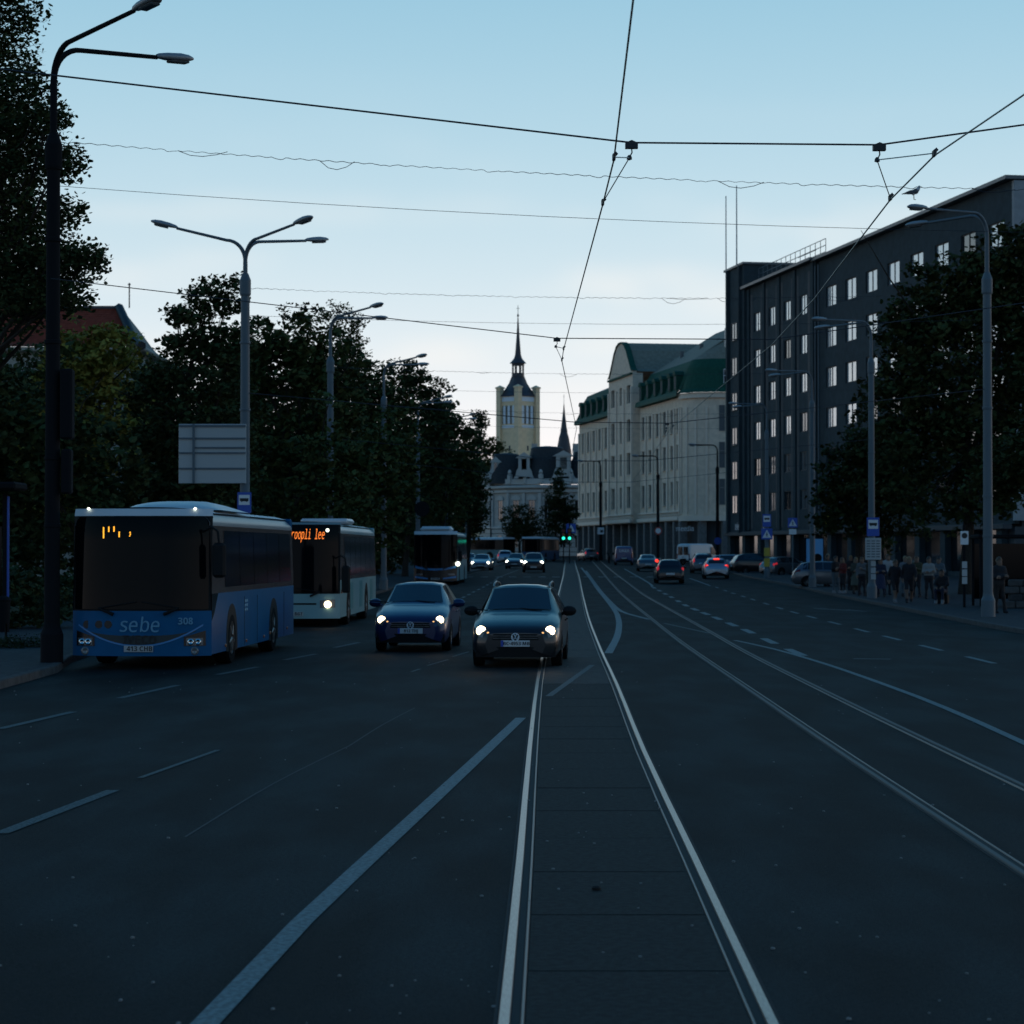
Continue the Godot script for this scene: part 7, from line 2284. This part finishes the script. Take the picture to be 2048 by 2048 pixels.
# ---------------------------------------------------------------- small things
func bits() -> void:
	# the gull on the lamp head
	var gt := thing("gull", "gull standing on the upper head of the nearest right lamp, facing right", "bird", P(11.82, 12.44, 67.75), 0.0)
	var b := [[Vector3(-0.17, 0.19, 0), Vector3(0.05, 0.24, 0), 0.035, 0.075, 0], [Vector3(0.05, 0.24, 0), Vector3(0.12, 0.30, 0), 0.07, 0.045, 1], [Vector3(0.12, 0.30, 0), Vector3(0.155, 0.37, 0), 0.038, 0.042, 1], [Vector3(-0.36, 0.155, 0), Vector3(-0.1, 0.22, 0), 0.012, 0.05, 2], [Vector3(-0.02, 0.2, 0), Vector3(-0.02, 0.15, 0), 0.045, 0.03, 1]]
	var r := flesh(b, 0.014, 60.0)
	var mb := MB.new()
	mb.tint = true
	for i in r[2]:
		mb.ink = [Color(0.10, 0.105, 0.11), Color(0.5, 0.5, 0.5), Color(0.05, 0.05, 0.055)][r[3][i]]
		mb.vert(r[0][i], r[1][i])
	put(mb, "body", mats.clothes, gt)
	mb = MB.new()
	mb.tube([Vector3(0.18, 0.375, 0), Vector3(0.235, 0.362, 0), Vector3(0.25, 0.35, 0)], [0.016, 0.011, 0.004], 6)
	put(mb, "beak", mat("beak_yellow", Color(0.4, 0.26, 0.03), 0.5), gt)
	for s in [-1, 1]:
		mb = MB.new()
		mb.tube([Vector3(-0.01, 0.15, s * 0.03), Vector3(0.0, 0.0, s * 0.03), Vector3(0.05, -0.005, s * 0.03)], [0.008], 5)
		put(mb, "leg", mats.beak_yellow, gt)
	# bus shelter on the right
	var t := thing("bus_shelter", "dark glass bus shelter with flat roof under the trees on the right", "bus shelter", P(17.6, 0.125, 83), 0.0)
	mb = MB.new()
	mb.box(Vector3(1.2, 2.5, 0), Vector3(4.4, 0.14, 1.7), 0.04)
	put(mb, "roof", mats.pole_dark, t)
	for q in [[-0.9, 0.7], [-0.9, -0.7], [1.2, -0.7], [3.3, -0.7], [3.3, 0.7]]:
		mb = MB.new()
		mb.box(Vector3(q[0], 1.22, q[1]), Vector3(0.09, 2.42, 0.09), 0.01)
		put(mb, "post", mats.pole_dark, t)
	for q in [[0.15, 2.0], [2.25, 2.0]]:
		mb = MB.new()
		mb.box(Vector3(q[0], 1.25, -0.7), Vector3(q[1], 2.0, 0.015))
		put(mb, "glass_panel", mats.bus_side_glass, t)
	mb = MB.new()
	mb.box(Vector3(1.2, 0.46, -0.4), Vector3(3.6, 0.06, 0.4), 0.015)
	for x in [-0.2, 2.6]: mb.box(Vector3(x, 0.22, -0.4), Vector3(0.08, 0.44, 0.3))
	put(mb, "bench", mats.pole_dark, t)
	t = thing("stop_pillar", "tall sign pillar with white clock-like panel on top and pale slips, by the shelter", "sign pillar", P(15.95, 0.12, 81.5))
	mb = MB.new()
	mb.tube([Vector3(0, 0, 0), Vector3(0, 2.9, 0)], [0.05], 8)
	put(mb, "post", mats.pole_dark, t)
	mb = MB.new()
	mb.box(Vector3(0, 2.45, 0.06), Vector3(0.28, 0.48, 0.04), 0.01)
	put(mb, "white_panel", mats.sign_white, t)
	mb = MB.new()
	mb.prism(disc(0.10, 18), 0.008, Vector3(0, 2.53, 0.088))
	put(mb, "round_symbol", mats.ink, t)
	mb = MB.new()
	for y in [0.95, 1.22, 1.5]: mb.box(Vector3(0, y, 0.07), Vector3(0.18, 0.24, 0.02))
	put(mb, "timetable_slip", mats.sign_back, t)
	# low stone wall at the right edge
	t = thing("stone_wall", "low rough stone wall at the right picture edge behind the lamp mast", "wall", P(17.5, 0.125, 80))
	rng.seed = 90
	for row in 4:
		var x := -0.5 + 0.2 * (row % 2)
		while x < 6.0:
			var w := rng.randf_range(0.35, 0.65)
			mb = MB.new()
			mb.box(Vector3(x + w / 2, 0.13 + row * 0.25, rng.randf_range(-.02, .02)), Vector3(w - 0.02, 0.235, 0.4), 0.03)
			put(mb, "stone", mats.kerb_stone if rng.randf() < 0.5 else mats.paving, t)
			x += w
	# advertising case by the grey block
	t = thing("advert_case", "glazed case with a blue poster and dark portrait, before the grey block", "advertising case", P(19.6, 0.2, 150), 0.25)
	mb = MB.new()
	mb.box(Vector3(0, 1.55, 0), Vector3(1.35, 2.5, 0.25), 0.05)
	for x in [-0.5, 0.5]: mb.box(Vector3(x, 0.15, 0), Vector3(0.12, 0.32, 0.15))
	put(mb, "case", mats.pole_dark, t)
	mb = MB.new()
	mb.box(Vector3(0, 1.6, 0.13), Vector3(1.15, 2.2, 0.02))
	put(mb, "poster", mat("poster_blue", Color(0.03, 0.25, 0.50), 0.4), t)
	mb = MB.new()
	mb.prism(disc(0.3, 20), 0.01, Vector3(0.2, 1.45, 0.146))
	mb.prism(PackedVector2Array([Vector2(-0.32, 0.5), Vector2(0.56, 0.5), Vector2(0.5, 1.0), Vector2(0.3, 1.25), Vector2(0.0, 1.2), Vector2(-0.25, 0.95)]), 0.008, Vector3(0, 0, 0.1455))
	put(mb, "poster_figure", mats.rubber, t)
	# yellow banner on the trees' edge
	t = thing("hanging_sign", "small yellow hanging sign at the edge of the trees before the grey block", "sign", P(17.9, 3.9, 131))
	mb = MB.new()
	mb.box(Vector3.ZERO, Vector3(0.65, 0.55, 0.08), 0.02)
	put(mb, "plate", mats.band_yellow, t)
	# shelter at the left edge, its post with a blue edge
	t = thing("bus_shelter", "dark bus shelter cut by the left picture edge, blue-edged corner post", "bus shelter", P(-12.72, 0.125, 58))
	mb = MB.new()
	mb.box(Vector3(0.0, 1.7, 0.0), Vector3(0.12, 3.4, 0.14), 0.01)
	put(mb, "post", mats.pole_dark, t)
	mb = MB.new()
	mb.box(Vector3(0.075, 1.9, 0.02), Vector3(0.04, 2.9, 0.1))
	put(mb, "blue_edge", mats.sign_blue, t)
	mb = MB.new()
	mb.box(Vector3(-1.2, 3.6, 0), Vector3(3.2, 0.2, 1.5), 0.05)
	put(mb, "roof", mats.pole_dark, t)
	mb = MB.new()
	mb.box(Vector3(-1.3, 1.4, -0.05), Vector3(2.4, 2.4, 0.015))
	put(mb, "glass_panel", mats.bus_side_glass, t)
	t = thing("litter_bin", "dark round litter bin at the foot of the left shelter's post", "litter bin", P(-12.5, 0.125, 56.6))
	mb = MB.new()
	mb.lathe([Vector2(0.0, 0), Vector2(0.19, 0), Vector2(0.22, 0.75), Vector2(0.24, 0.78), Vector2(0.2, 0.84), Vector2(0.12, 0.88), Vector2(0, 0.88)], Vector3.ZERO, 16)
	put(mb, "drum", mats.pole_dark, t)
	t = thing("suitcase", "dark suitcase standing under the seated person before the shelter", "suitcase", P(16.1, 0.125, 86.45), -0.5)
	mb = MB.new()
	mb.box(Vector3(0, 0.2, 0), Vector3(0.46, 0.38, 0.3), 0.05)
	put(mb, "shell", mats.black_plastic, t)
	mb = MB.new()
	mb.tube([Vector3(-0.1, 0.38, -0.1), Vector3(-0.1, 0.43, -0.12), Vector3(0.1, 0.43, -0.12), Vector3(0.1, 0.38, -0.1)], [0.012], 5)
	put(mb, "handle", mats.alloy, t)
	# a pebble between the rails
	t = thing("pebble", "small dark lump lying on a slab between the near rails", "stone", P(0.52, 0.012, 14.3))
	mb = MB.new()
	mb.lathe([Vector2(0, 0), Vector2(0.028, 0.002), Vector2(0.032, 0.012), Vector2(0.02, 0.024), Vector2(0, 0.027)], Vector3.ZERO, 8)
	put(mb, "lump", mats.groove, t)
